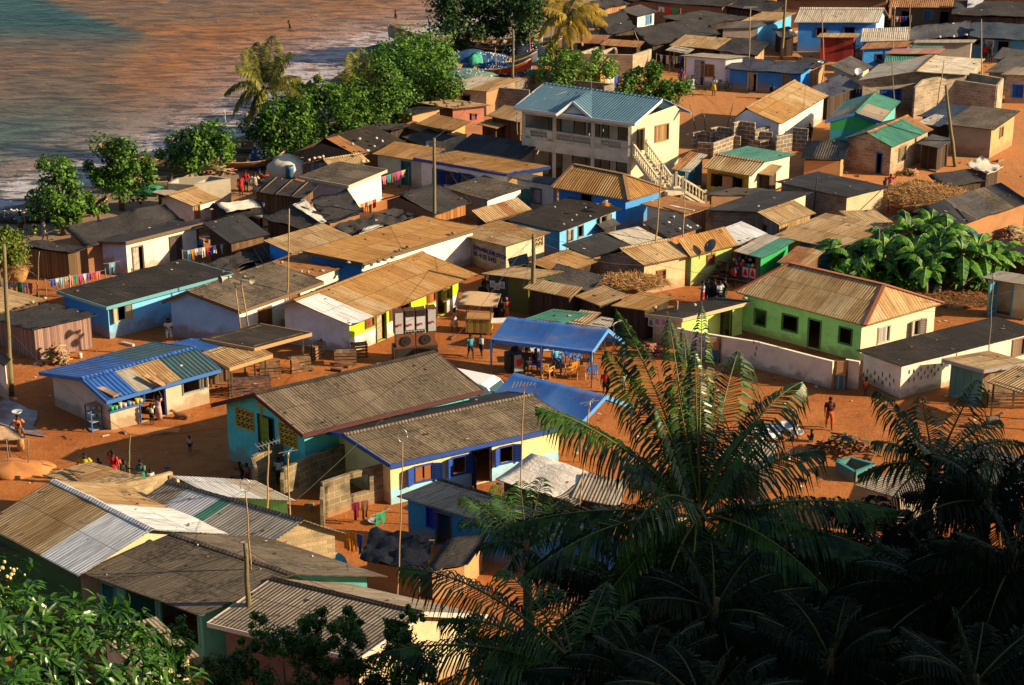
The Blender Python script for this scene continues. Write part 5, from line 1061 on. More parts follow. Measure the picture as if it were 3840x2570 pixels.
# fridge and drink crates by the tent
boxes('drinks_cooler', 'black drinks cooler with red and white sticker under the tent', 'cooler', at('y', (1145, 735), 0), .3, [('cabinet', (0, 0, 0), (.6, .6, 1.15), BLKP), ('door', (0, -.31, .15), (.5, .03, .95), plain((.3, .32, .34), .3)), ('sticker', (0, -.335, .45), (.26, .02, .4), plain((.6, .02, .02), .5))])
boxes('amplifier_case', 'black amplifier case at the left of the cooler', 'case', at('y', (1080, 725), 0), .3, [('case', (0, 0, 0), (.45, .55, 1.05), BLKP), ('trim', (0, -.28, .02), (.40, .02, .95), plain((.03, .03, .035), .3))])
boxes('table', 'white topped table at the left corner of the large tent', 'table', at('y', (985, 395), 0), .1, [('top', (0, 0, .72), (1.0, .7, .05), plain((.6, .58, .55)))] + [('leg', (x, y, 0), (.05, .05, .72), wood()) for x in (-.45, .45) for y in (-.3, .3)])
boxes('table', 'table spread with white cloth beneath the large tent', 'table', at('y', (1380, 640), 0), .1, [('top', (0, 0, .72), (1.5, .8, .06), plain((.55, .55, .55)))] + [('leg', (x, y, 0), (.05, .05, .72), wood()) for x in (-.65, .65) for y in (-.3, .3)])
# ------------------------------------------------------------ white van
vb = at('y', (742, 1072), 0); VR = radians(-28); vr = root('minibus', vb, 'white minibus half hidden behind the church roof', 'minibus', None, VR); o = wloc(vr)
m = MB(); W_ = .82
pf = [(-2.2, .35), (-2.25, 1.3), (-2.1, 1.85), (1.0, 1.9), (1.35, 1.8), (2.0, 1.1), (2.3, .95), (2.35, .35)]
ring = lambda y, k=1.: [o+V((x, y, z if z < 1. else .95+(z-.95)*1.)) for x, z in pf]
m.loft([[o+V((x*.985, -W_*(.96 if z < 1.2 else .86), z)) for x, z in pf], [o+V((x, -W_*.75, z+(.03 if z > 1.5 else 0))) for x, z in pf], [o+V((x, W_*.75, z+(.03 if z > 1.5 else 0))) for x, z in pf], [o+V((x*.985, W_*(.96 if z < 1.2 else .86), z)) for x, z in pf]], sm=False)
m.build('body', plain((.72, .72, .70), .3, 0, .05), vr); gl = plain((.03, .07, .08), .1, 0, .0, 6., .6)
m = MB(); m.poly([o+V((1.42, -.62, 1.77)), o+V((1.42, .62, 1.77)), o+V((2.0, .70, 1.16)), o+V((2.0, -.70, 1.16))]); m.build('windscreen', gl, vr)
for s_ in (-1, 1):
    m = MB(); m.box(o+V((-.4, s_*.76, 1.5)), (2.7, .04, .42)); m.build('side_window', gl, vr)
    for x in (-1.5, 1.5): m = MB(); m.tube([o+V((x, s_*.62, .33)), o+V((x, s_*.84, .33))], .33, 16); k = m.build('wheel', plain((.02, .02, .02), .8), vr); m = MB(); m.tube([o+V((x, s_*.84, .33)), o+V((x, s_*.86, .33))], .17, 12); m.build('rim', plain((.4, .4, .4), .3, .8), k)
    m = MB(); m.box(o+V((2.33, s_*.6, .75)), (.06, .25, .18)); m.build('headlight', plain((.5, .5, .5), .2), vr); m = MB(); m.box(o+V((1.6, s_*.93, 1.25)), (.06, .16, .2)); m.build('mirror', BLKP, vr)
# ------------------------------------------------------------ basins, firewood, heaps
GBN = 'white enamel basins set out for washing'
def basin(t, p, r, col, label, z=0, tilt=0, h=.16, name='basin', cat='basin', group=GBN):
    c = at(t, p, z); m = MB(); N = 18; M = Matrix.Translation(c) @ Matrix.Rotation(tilt, 4, 'X')
    R2 = lambda rr, zz: [M @ V((rr*cos(2*pi*k/N), rr*sin(2*pi*k/N), zz)) for k in range(N)]
    m.loft([R2(r*.55, 0), R2(r*.85, h*.6), R2(r, h), R2(r*.96, h+.01), R2(r*.8, h*.6), R2(r*.5, .025)]); o_ = m.build(name, plain(col, .35, 0, .1), None); tag(o_, label, cat, group)
for i, (p, r, c, l) in enumerate([((300, 890), .36, (.62, .63, .64), 'white basin at the back left of the washing place'), ((565, 860), .34, (.6, .6, .6), 'white basin at the back right next to the small child'), ((450, 920), .36, (.62, .62, .62), 'white basin in the middle of the washing place'), ((365, 975), .40, (.64, .64, .64), 'widest white basin, in the centre front'), ((175, 950), .29, (.45, .40, .30), 'beige deep basin at the left of the washing place'), ((440, 1030), .33, (.6, .6, .6), 'white basin in the front row right'),
     ((735, 975), .35, (.6, .6, .6), 'white basin at the right by the palm frond'), ((70, 960), .25, (.5, .5, .5), 'clear plastic tub at the far left of the washing place'), ((480, 1075), .3, (.5, .28, .14), 'tan bowl in front of the washing basins')]): basin('x', p, r, c, l)
basin('x', (345, 1070), .30, (.66, .60, .50), 'cream basin tipped on its side at the front', tilt=-1.0, h=.25); basin('x', (590, 930), .34, (.30, .36, .45), 'blue-rimmed decorated tub at the centre', h=.32); basin('x', (200, 1075), .16, (.62, .62, .62), 'small white square-sided bucket at the front', h=.22, name='bucket', cat='bucket'); basin('x', (725, 870), .13, (.66, .66, .6), 'upper small white bucket beside the stooping child', h=.22, name='bucket', cat='bucket'); basin('x', (735, 935), .13, (.66, .66, .6), 'lower small white bucket beside the stooping child', h=.22, name='bucket', cat='bucket')
basin('i', (325, 1295), .34, (.38, .30, .18), 'large dull metal bowl on the sand heap', group=None); basin('n', (925, 330), .32, (.25, .26, .27), 'grey metal basin in the yard under the green shorts', group=None); basin('f', (1110, 345), .25, (.3, .5, .35), 'pale green basin by the white cabin corner', group=None); basin('d', (555, 560), .25, (.6, .6, .58), 'white basin on the wall near the bluish tarpaulin', z=1.9, group=None)
def logpile(name, label, cat, t, p, w_, h_, n_, col, ln=.9, seed=0, spread=1., mat=None):
    c = at(t, p, 0); R_ = root(name, c, label, cat); rr = random.Random(seed)
    for k in range(min(n_, 90)):
        m = MB(); f = rr.random(); x = rr.uniform(-1, 1)*w_*(1-f*.7); y = rr.uniform(-.5, .5)*w_*(1-f*.6)*spread; z = .06+f*h_*(1-abs(x)/w_*.6); a = rr.gauss(0, .5)+(.2 if rr.random() < .6 else 1.4); l = ln*rr.uniform(.5, 1.1)
        dd = V((cos(a), sin(a), rr.uniform(-.35, .2)))*l/2; q = c+V((x, y, z)); r = rr.uniform(.03, .07); m.tube([q-dd, q+dd], [r, r*.9], 5)
        m.build('log', plain(tuple(k_*rr.choice((.6, .9, 1.2)) for k_ in col), .9), R_)
    return R_
logpile('firewood_stack', 'heap of split firewood against the pink board shack', 'firewood', 'i', (505, 385), .75, 1.1, 85, (.34, .22, .12), .8, 1)
logpile('timber_heap', 'dark heap of scrap timber behind the wash basins', 'scrap heap', 'x', (1420, 1250), 2.0, .9, 90, (.14, .075, .035), 1.1, 2)
logpile('timber_heap', 'heap of old boards beside the kiosk with posters', 'scrap heap', 'g', (1920, 1060), .9, 1.1, 70, (.13, .07, .035), 1.3, 3)
logpile('timber_heap', 'pile of planks behind the palm near the poster wall', 'scrap heap', 'k', (1265, 310), .6, .6, 50, (.36, .18, .09), .9, 4); logpile('firewood_stack', 'pale stick bundle stacked beside the black felt roof', 'firewood', 'f', (615, 345), .8, .9, 90, (.45, .26, .12), 1.6, 5, .3); logpile('firewood_stack', 'pile of dry branches near the pink arm-raising woman', 'firewood', 'd', (1340, 1530), .7, .25, 60, (.36, .2, .1), .7, 6); logpile('timber_heap', 'rubble and timber by the right edge beyond the mud wall', 'scrap heap', 'h', (2240, 700), 1.0, .9, 60, (.3, .2, .14), .9, 7)
logpile('driftwood', 'tangled tree roots at the beach near the men in red', 'driftwood', 'e', (1900, 110), 1.3, .5, 80, (.30, .2, .12), 1.2, 8)
def straw(label, t, p, z, r, cat='straw heap', n_=1400, seed=0, col=(.40, .22, .08)):
    c = at(t, p, z); rr = random.Random(seed); m = MB(); m.blob(c, (r[0]*.9, r[1]*.9, r[2]*.85), 14, 6, wob=.3, seed=seed)
    for k in range(n_):
        a = rr.uniform(0, 2*pi); q = sqrt(rr.random()); x, y = cos(a)*q, sin(a)*q; zz = sqrt(max(0, 1-q*q)); b = c+V((x*r[0], y*r[1], zz*r[2])); d_ = V((rr.gauss(0, 1), rr.gauss(0, 1), rr.gauss(0, .35))).normalized()*rr.uniform(.15, .4); s_ = d_.orthogonal().normalized()*.012
        m.poly([b-d_-s_, b+d_-s_, b+d_+s_, b-d_+s_])
    tag(m.build('straw_heap', cloth(col), None), label, cat, kind='stuff')
straw('brown straw heap on the stall roof beside the cream cabin', 'g', (1090, 1085), 1.7, (2.2, 1.2, .35)); straw('large heap of palm straw right of the slate roof', 'h', (1450, 340), .9, (3.2, 2.2, .8), n_=2600, seed=3); straw('dry straw hanging at the left edge behind the tall pole', 'e', (150, 990), .8, (.7, .7, .9), n_=500, seed=5)
straw('dry banana leaf litter under the banana plants', 'h', (1750, 1230), .1, (2.4, 1.2, .25), n_=900, seed=8, col=(.26, .12, .05))
# white cloth over the slumped tarpaulins, white sheet over net heap, pale sheet patches
def drape(label, t, pts, mat, name='cloth_sheet', cat='sheet', wob=.1, lift=.12):
    A, B, C, D = [at(t, p[:2], p[2]+lift) for p in pts]; m = MB(); surf(m, A, B, C, D, wob=wob, ns=.3, th=.02, wsc=2.2); tag(m.build(name, mat, None), label, cat)
WT = tarp((.50, .46, .38), .7)
drape('crumpled white cloth thrown over two black tarpaulins', 'f', [(345, 395, 2.0), (590, 555, 1.65), (455, 340, 2.1), (642, 535, 1.7)], WT); drape('pale sheet tied across the low black tarpaulin hut', 'e', [(1990, 455, 1.9), (2290, 410, 1.85), (1900, 385, 2.15), (2215, 345, 2.05)], WT); drape('dirty white plastic at the edge of the crumpled tarpaulin', 'f', [(930, 640, 1.55), (1140, 580, 1.6), (980, 590, 1.65), (1060, 570, 1.7)], WT); drape('orange plastic lying on the black flat roof corner', 'g', [(830, 400, 2.3), (950, 412, 2.3), (850, 370, 2.35), (910, 380, 2.35)], plain((.62, .24, .03)), 'plastic_sheet'); drape('yellow scrap of cloth on the ribbed roof by the small palm', 'n', [(1555, 185, 2.5), (1620, 190, 2.5), (1570, 155, 2.6), (1635, 160, 2.6)], plain((.6, .33, .03)), 'plastic_sheet')
drape('pair of teal cloths drying on the timber heap', 'x', [(1370, 1040, .95), (1580, 1045, .95), (1430, 965, 1.2), (1480, 985, 1.2)], plain((.02, .12, .16)), 'cloth_sheet', 'cloth'); drape('grey plastic bundle hanging at the top right corner', 'd', [(1830, 180, 1.6), (1900, 190, 1.5), (1850, -20, 3.), (2000, -30, 3.)], tarp((.30, .30, .32), .4), 'plastic_sheet'); drape('blue tarpaulin strip under the top right corner roof', 'd', [(1950, 105, 2.0), (2210, 75, 2.0), (1960, 85, 2.3), (2200, 60, 2.3)], plain((.03, .16, .5)), 'tarpaulin', 'tarpaulin'); pass
c = at('f', (290, 130), 0); m = MB(); m.blob(c+V((0, 0, .35)), (1.35, 1.0, 1.0), 20, 10, wob=.22, seed=4); tag(m.build('covered_net_heap', tarp((.42, .38, .32), .6), None), 'rounded heap of nets covered with a pale sheet beside the barrels', 'net heap')
for l, p, r, cl in (('orange sand heap below the lean-to awning at the left edge', (120, 1330), (1.9, 1.1, .55), 0), ('low spoil bank along the drinking bar front', (1250, 985), (2.6, .5, .18), 0)):
    c = at('i', p, -.1); m = MB(); m.blob(c, r, 26, 8, wob=.35, seed=p[0]); tag(m.build('sand_heap', plain((.46, .19, .06), .95), None), l, 'sand heap', kind='stuff')
# mud puddle, the lilac sky reflection painted into its colour
pts = [at('i', p, .05) for p in ((40, 690), (130, 720), (250, 780), (330, 800), (325, 870), (290, 930), (350, 970), (420, 1025), (300, 1010), (180, 990), (60, 930), (-40, 900), (-60, 760))]
m = MB(); m.poly(pts); s = NT('puddle'); co = s.n('NewGeometry').outputs['Position']; tag(m.build('puddle', s.done(s.mix(s.step(s.noise(co, .8, 4), .4, .6), (.30, .25, .27), (.16, .10, .08)), .3, spec=.4, bump=s.noise(co, 1.5, 2), bs=.1), None), kind='structure')
# litter
rr = random.Random(11); m = MB()
for k in range(2600):
    x, y = rr.uniform(-34, 46), rr.uniform(74, 190)
    if sdist(x, y) < 6: continue
    r = rr.choice((.02, .03, .04, .07)); q = V((x, y, .03)); a = rr.uniform(0, pi); u = V((cos(a), sin(a), 0))*r*1.5; w_ = V((-sin(a), cos(a), rr.uniform(-.5, .5)))*r
    m.poly([q-u-w_, q+u-w_, q+u+w_, q-u+w_], mi=rr.choice((0, 0, 0, 1, 1, 2)))
tag(m.build('litter', [plain((.2, .09, .04), .9), plain((.5, .38, .26), .9), plain((.6, .6, .58), .7)], None), 'scattered litter and small stones on the red earth', 'litter', kind='stuff')

rr = random.Random(21); m = MB(); nn_ = 0
for A, B, C, D, wb in SURFS:
    for k in range(int(min(45, (B-A).length*(C-A).length*.7))):
        a, b = rr.random(), rr.random(); q = A.lerp(B, a).lerp(C.lerp(D, a), b); q = q+V((0, 0, warp(q, wb)+.03)); r = rr.choice((.015, .02, .03, .055)); t_ = rr.uniform(0, pi); u = V((cos(t_), sin(t_), 0))*r*rr.uniform(1, 2.5); w_ = V((-sin(t_), cos(t_), rr.uniform(-.4, .4)))*r
        m.poly([q-u-w_, q+u-w_, q+u+w_, q-u+w_], mi=rr.choice((0, 0, 1, 1, 2)))
tag(m.build('roof_litter', [plain((.05, .03, .02), .9), plain((.16, .10, .06), .9), plain((.5, .42, .33), .8)], None), 'dry leaves and scraps scattered over the roofs', 'litter', kind='stuff')
m = MB()
for k in range(900):
    A, B, C, D, wb = rr.choice(SURFS); c = (A+B+C+D)/4; d = rr.choice((A, B, C, D))-c; q = c+d*rr.uniform(.95, 1.6)
    if sdist(q.x, q.y) < 4 or q.y < 74: continue
    s_ = rr.uniform(.06, .3); m.box((q.x+rr.gauss(0, .4), q.y+rr.gauss(0, .4), s_*.25), (s_*rr.uniform(1, 3), s_*rr.uniform(.4, 1), s_*rr.uniform(.3, .9)), rr.uniform(0, pi), mi=rr.choice((0, 0, 1, 1, 2, 3)))
tag(m.build('rubbish', [plain((.12, .07, .04), .9), plain((.25, .15, .09), .9), plain((.45, .42, .38), .8), plain((.05, .12, .25), .6)], None), 'broken boards, blocks and rubbish lying between the houses', 'rubbish', kind='stuff')
# ------------------------------------------------------------ trees
LF = foliage((.014, .05, .004), (.09, .20, .014), .25); LFY = foliage((.06, .11, .01), (.17, .22, .02), .3); LFD = foliage((.012, .035, .006), (.035, .085, .012), .25)
BARK = plain((.13, .09, .06), .95, 0, .5)
def leafcloud(m, c, r, n_, size, rr, hollow=.55, jag=.25, mi=0, up=.5, long=1.6):
    """leaf-sized faces spread through an uneven crown of several clumps"""
    cl = []
    for k in range(max(6, int(n_/110))):
        d = V((rr.gauss(0, 1), rr.gauss(0, 1), rr.gauss(0, 1))).normalized(); q = rr.uniform(.4, .95)
        cl.append((V((d.x*r[0]*q, d.y*r[1]*q, d.z*r[2]*q)), rr.uniform(.2, .45)*min(r)*1.05))
    for k in range(int(n_*1.3)):
        b, s_ = rr.choice(cl); d = V((rr.gauss(0, 1), rr.gauss(0, 1), rr.gauss(0, 1))).normalized()
        p = c + b + d*s_*(hollow+(1-hollow)*rr.random())*(1+jag*rr.gauss(0, .5))
        nrm = (d*.7 + V((rr.gauss(0, .5), rr.gauss(0, .5), up+rr.gauss(0, .4)))).normalized(); u = nrm.orthogonal().normalized(); u = Matrix.Rotation(rr.uniform(0, 6.3), 3, nrm) @ u; w_ = nrm.cross(u)
        L_ = size*rr.uniform(.6, 1.25); W_ = L_/long*.5
        m.poly([p-u*L_*.5, p+w_*W_, p+u*L_*.5, p-w_*W_], mi=mi)
def tree(label, px, r, zc, n_, mat=LF, size=.27, seed=0, name='tree', cat='tree', t='_', group='trees along the beach', base=None, limbs=6, up=.5):
    c = at(t, px, zc); g_ = V((c.x, c.y, min(0, tz(c.x, c.y)) if c.y > 70 else tz(c.x, c.y))); rr = random.Random(seed+1)
    R_ = root(name, g_, label, cat, group); m = MB(); w0 = .035*r[0]+.09
    top = c - V((0, 0, r[2]*.35)); lean = V((rr.gauss(0, .2), rr.gauss(0, .2), 0))
    m.tube([g_-V((0, 0, .2)), g_.lerp(top, .5)+lean, top], [w0*1.3, w0, w0*.7], 7); m.build('trunk', BARK, R_)
    for k in range(limbs):
        a = k*2*pi/limbs+rr.random(); e = c+V((cos(a)*r[0]*.7, sin(a)*r[1]*.7, rr.uniform(-.3, .5)*r[2])); m = MB(); s0_ = g_.lerp(top, rr.uniform(.6, 1))+lean*.4; m.tube([s0_, s0_.lerp(e, .5)+V((0, 0, .15*r[2])), e], [w0*.5, w0*.3, .02], 5); m.build('limb', BARK, R_)
    m = MB(); leafcloud(m, c, r, n_, size, rr, up=up); m.build('crown', mat, R_); return R_
tree('round leafy tree at the far left of the beach', (132, 435), (2.1, 2.0, 2.5), 3.0, 4200, seed=1); tree('low bush joining the two left beach trees', (222, 468), (.9, .8, .9), 1.6, 900, seed=2, name='bush', cat='bush')
tree('tall rounded tree second from the left on the beach', (272, 388), (2.2, 2.0, 2.4), 2.8, 4200, seed=3); tree('spreading tree over the beach boats with a knotted trunk', (448, 333), (2.8, 2.0, 1.9), 2.6, 4200, seed=4)
tree('dense tree at the foot of the tall shore palm', (645, 290), (3.0, 2.4, 2.6), 2.7, 5000, seed=5); tree('bushy tree behind the dark stained roof', (760, 262), (3.8, 2.8, 2.7), 2.7, 6500, seed=6); tree('wide shore tree behind the tarpaulin lean-to', (855, 218), (3.6, 2.8, 3.0), 3., 6500, seed=7)
tree('light green shore tree crowned above the surf line', (940, 155), (4.0, 2.8, 2.9), 3.2, 6800, foliage((.06, .15, .015), (.13, .27, .03), .3), seed=8); tree('shore tree beside the fishing nets', (985, 195), (2.5, 2.2, 2.4), 2.6, 4200, seed=9); tree('thin shrubby tree between the two shore palms', (700, 215), (1.6, 1.2, 1.5), 2., 1700, LFY, seed=10)
tree('huge dark tree at the top edge by the beached canoe', (1075, 30), (3.4, 3., 2.7), 3.8, 6500, LFD, .3, 11); tree('tall dark tree at the top edge left of the yellow palm', (1190, 35), (3.0, 2.6, 3.2), 3.6, 5000, LFD, .3, 12)
tree('sprawling low tree above the two-storey house', (1310, 160), (3.4, 2.2, 1.8), 2.4, 5000, foliage((.06, .14, .015), (.13, .25, .03), .3), .25, 13, group=None); tree('thin yellow-green bush by the yellow palm trunk', (1272, 120), (1.2, 1., 1.4), 2., 1200, LFY, .22, 14, group=None)
tree('bushy tree behind the roof of the two-storey house', (1478, 205), (3.2, 2.4, 1.8), 3.0, 5200, seed=15, size=.26, group=None); tree('yellowish tree cut off by the left edge above the pole', (2, 548), (1.6, 1.4, 2.0), 3.6, 2600, LFY, .22, 16, group=None)
tree('dark weeds inside the unfinished block walls', (1417, 330), (.5, .5, .5), .5, 350, LF, .15, 17, name='bush', cat='bush', group=None) if False else None
# ------------------------------------------------------------ palms
def bez(a, b, c, k): return a*(1-k)**2 + b*2*k*(1-k) + c*k*k
def frond(C, T, M_, mat, R_, rr, nl=60, lw=.035, ll=.75, droop=.7, name='frond', fold=.35, rm=None):
    """C base, T tip, M_ bezier handle; leaflets of three folding pieces on both sides"""
    m = MB(); L = (T-C).length; N = 14
    pts = [bez(C, M_, T, k/N) for k in range(N+1)]
    m.tube(pts, [.045*(1-k/N*.85) for k in range(N+1)], 4, mi=1)
    for k in range(nl):
        f = .12+.88*(k+rr.random()*.6)/nl; p = bez(C, M_, T, f); d = (bez(C, M_, T, min(1, f+.02))-bez(C, M_, T, f-.02)).normalized()
        sd = d.cross(V((0, 0, 1))); sd = sd.normalized() if sd.length > .1 else V((1, 0, 0)); up = sd.cross(d)
        ln = ll*(sin(pi*min(1, f*.9+.12))**.6)*rr.uniform(.8, 1.12)
        for s_ in (-1, 1):
            if rr.random() < .04: continue
            fw = .35+.9*f**2; v = (sd*s_*1. + d*fw + up*fold*rr.uniform(.3, 1.3)).normalized()
            q = p; ws = (lw*.7, lw, lw*.7, .004); qs = [p]
            for j in range(3):
                v = (v + V((0, 0, -droop*(j+.4)*.55*rr.uniform(.7, 1.3)))).normalized(); q = q + v*ln/3; qs.append(q)
            wd = d.cross(v).cross(v); wd = (d - v*d.dot(v)); wd = wd.normalized()*.5 if wd.length > .05 else up*.5
            for j in range(3): m.poly([qs[j]-wd*ws[j], qs[j]+wd*ws[j], qs[j+1]+wd*ws[j+1], qs[j+1]-wd*ws[j+1]], mi=0)
    return m.build(name, [mat, rm or plain((.10, .09, .02), .6)], R_)
def trunk(R_, g_, top, r0, r1, bend=V((0, 0, 0))):
    m = MB(); N = 9; P = [bez(g_, (g_+top)/2+bend, top, k/N) for k in range(N+1)]; m.tube(P, [r0+(r1-r0)*k/N+.012*(k % 2) for k in range(N+1)], 9); m.build('trunk', plain((.17, .12, .075), .95, 0, .6), R_)
def nuts(R_, c, n_, rr, r=.12, col=(.30, .30, .05)):
    for k in range(n_):
        m = MB(); p = c+V((rr.uniform(-.3, .8), rr.uniform(-1.0, -.5), rr.uniform(-1.1, -.3))); m.blob(p, (r*.85, r*.85, r*1.1), 8, 6); m.build('coconut', plain(rr.choice((col, (.36, .24, .05), (.30, .38, .05))), .4), R_)
def palmtree(label, crown, tips, mat, seed, zc=None, t='_', ground=None, z=None, nl=55, ll=.75, lw=.05, arch=.5, dep=.9, nn=0, droop=.7, group=None, r0=.2, rm=None, fold=.3):
    """crown px at height z (or distance zc); tips: (x, y[, depth shift[, arch]])"""
    rr = random.Random(seed); C = atd(t, crown, zc) if zc else at(t, crown, z)
    g_ = V((C.x+rr.uniform(-.5, .5), C.y+.3, tz(C.x, C.y)-.3)); R_ = root('coconut_palm', g_, label, 'palm', group); trunk(R_, g_, C, r0, r0*.62, V((rr.uniform(-.4, .4), 0, 0)))
    fd = (C-CP).dot(FW)
    for tp in tips:
        dz = tp[2] if len(tp) > 2 else rr.uniform(-dep, dep); T = atd(t, tp[:2], fd+dz); a = tp[3] if len(tp) > 3 else arch
        L = (T-C).length; M_ = (C+T)/2+V((0, 0, a*L*.55)); nl_ = int(nl*max(.5, min(1.5, L/4)))
        frond(C+V((rr.uniform(-.1, .1), 0, rr.uniform(-.1, .1))), T, M_, mat, R_, rr, nl_, lw, ll*(tp[4] if len(tp) > 4 else 1)*min(1.15, .4+L/5), droop, fold=fold, rm=rm)
    m = MB(); m.tube([C-V((0, 0, .5)), C+V((0, 0, .35))], [r0*.9, .06], 8); m.build('heart', plain((.2, .13, .05), .9), R_)
    if nn: nuts(R_, C, nn, rr)
    return R_
PY = foliage((.07, .085, .012), (.22, .21, .03), .3); PYY = foliage((.30, .22, .03), (.50, .34, .05), .35); PG = foliage((.006, .024, .002), (.045, .115, .007), .2, .35, .35); PG_SHADE = foliage((.003, .008, .002), (.007, .018, .003), .15, .6, .12)  # near-black palm leaves carry the deep shade in their colour
palmtree('tall shore palm with upswept olive fronds in front of the sea', (606, 205), [(625, 80, .3, .1), (562, 108, 0, .2), (590, 95, .8, .1), (665, 118, -.5, .2), (512, 218, 0, .9), (528, 275, .4, 1.), (690, 180, 0, .6), (705, 232, 0, .8), (560, 300, -.8, 1.), (650, 260, 1., .9), (540, 150, -.8, .4), (640, 130, 1.2, .2), (480+100, 250, -1.2, .9)], PY, 21, z=5.2, ll=1.25, nl=80, lw=.09, droop=.9, group='shore palms')
palmtree('slender shore palm with few feathery fronds left of the light green tree', (826, 215), [(800, 118, 0, .1), (822, 108, .4, .0), (850, 120, -.4, .1), (778, 172, 0, .6), (884, 168, 0, .6), (760, 200, .5, .9), (900, 205, .5, .8)], PY, 22, z=3.6, ll=1.1, nl=60, lw=.08, group='shore palms')
palmtree('yellowing coconut palm at the top edge', (1297, 36), [(1230, 92, 0, .9), (1238, 20, 0, .5), (1392, 58, 0, .7), (1354, 92, 0, .9), (1305, 108, -.8, .8), (1284, -5, .5, .2), (1330, -20, .4, .2), (1369, 8, 0, .4), (1262, 60, -.5, 1.), (1335, 105, .5, .9), (1390, 30, .8, .7), (1250, -15, 1., .3), (1268, 100, .5, 1)], PYY, 23, z=6.0, ll=1.3, nl=80, lw=.1, nn=3, droop=.9)
# the big foreground palm
MAINT = [(1222, 930, -1., .35), (1384, 795, .5, .25, .75), (1408, 706, .8, .3, .65), (1528, 715, .2, .05, .45), (1562, 740, .9, .05, .4), (1606, 690, .4, .02, .4), (1590, 800, -.4, .02, .5), (1545, 860, -.6, .05, .55), (1640, 880, .2, .05, .55), (1500, 930, -.8, .3, .7), (1838, 873, .8, .55), (1690, 800, 1.2, .3), (1746, 962, -.8, .5), (2062, 1170, -.3, .28), (2108, 1312, -.8, .30), (1888, 1030, 1.0, .45), (1158, 1205, .3, .25), (1402, 1302, -2.2, 1.25), (1180, 1335, -1.2, .45),
         (1300, 1505, -1.6, .5), (1480, 1500, -2.2, .6), (1575, 1480, -2.4, .6), (1805, 1455, -1.5, .6), (1700, 1535, -2.2, .5), (1955, 1425, -1.6, .5), (1340, 1400, -.4, .5), (1430, 1060, 1.6, .4), (1890, 1240, 1., .5)]
palmtree('large coconut palm with green nuts in the right foreground', (1598, 1185), MAINT, PG, 31, zc=50, nl=62, ll=1.2, lw=.06, nn=16, droop=1.15, fold=.12, group='foreground coconut palms', r0=.26, rm=plain((.13, .12, .02), .5))
palmtree('second foreground palm at the right with a broad upright frond', (2135, 1075), [(2003, 892, 0, .35), (2108, 905, .4, .05), (2062, 940, .8, .2), (2238, 866, .2, .1), (2350, 1015, 0, .5), (1995, 1010, -.5, .4), (2370, 1100, -.5, .5), (2012, 1190, -1., .7), (2110, 1250, -1.5, .7), (2252, 1205, -1., .7), (2350, 1190, 0, .6), (2160, 1000, 1.4, .1), (1960, 1090, .6, .5), (2290, 960, 1., .4), (2090, 1010, -.8, .5)], PG, 32, zc=52, nl=60, ll=1.1, lw=.05, droop=1.1, fold=.15, group='foreground coconut palms')
palmtree('small bright palm between the ribbed roof and the large palm', (1205, 1262), [(1050, 1133, 0, .3), (1128, 1108, 0, .2), (1190, 1098, 0, .1), (1242, 1090, 0, .1), (1048, 1195, 0, .5), (1085, 1262, 0, .7), (1300, 1140, 0, .3), (1330, 1210, 0, .5), (1150, 1330, -.6, .9), (1270, 1340, -.6, .8), (1110, 1150, .8, .3)], PG, 33, zc=60, nl=60, ll=.95, lw=.05, group='foreground coconut palms')
palmtree('shaded palm at bottom centre reaching over the pale ribbed roof', (1325, 1545), [(905, 1298, 0, .5), (835, 1505, 0, .4), (1140, 1300, .6, .5), (1100, 1600, 0, .4), (1450, 1380, 0, .4), (1250, 1330, 1., .4), (1500, 1500, 0, .5), (1000, 1420, 1., .5), (950, 1600, -.6, .5), (1390, 1330, 1.5, .3)], PG, 34, zc=46, nl=60, ll=1.15, lw=.045, droop=1.1, fold=.15, group='foreground coconut palms')
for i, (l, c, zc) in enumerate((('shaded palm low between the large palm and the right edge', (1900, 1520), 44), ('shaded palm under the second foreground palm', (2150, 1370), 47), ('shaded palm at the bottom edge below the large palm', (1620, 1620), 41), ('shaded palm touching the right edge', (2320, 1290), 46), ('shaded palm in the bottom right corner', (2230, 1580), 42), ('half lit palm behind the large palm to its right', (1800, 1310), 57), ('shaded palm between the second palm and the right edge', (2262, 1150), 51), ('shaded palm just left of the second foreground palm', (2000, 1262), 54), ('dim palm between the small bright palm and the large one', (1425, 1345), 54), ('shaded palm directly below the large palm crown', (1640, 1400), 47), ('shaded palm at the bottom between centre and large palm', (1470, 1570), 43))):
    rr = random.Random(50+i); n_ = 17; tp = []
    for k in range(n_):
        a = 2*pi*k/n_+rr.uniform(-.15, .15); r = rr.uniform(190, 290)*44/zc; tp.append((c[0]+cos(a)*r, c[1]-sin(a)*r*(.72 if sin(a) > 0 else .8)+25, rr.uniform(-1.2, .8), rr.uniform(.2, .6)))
    palmtree(l, c, tp, PG if i == 5 else PG_SHADE, 60+i, zc=zc, nl=66, ll=1.15, lw=.065, droop=1., group='foreground coconut palms', nn=3 if i == 0 else 0)
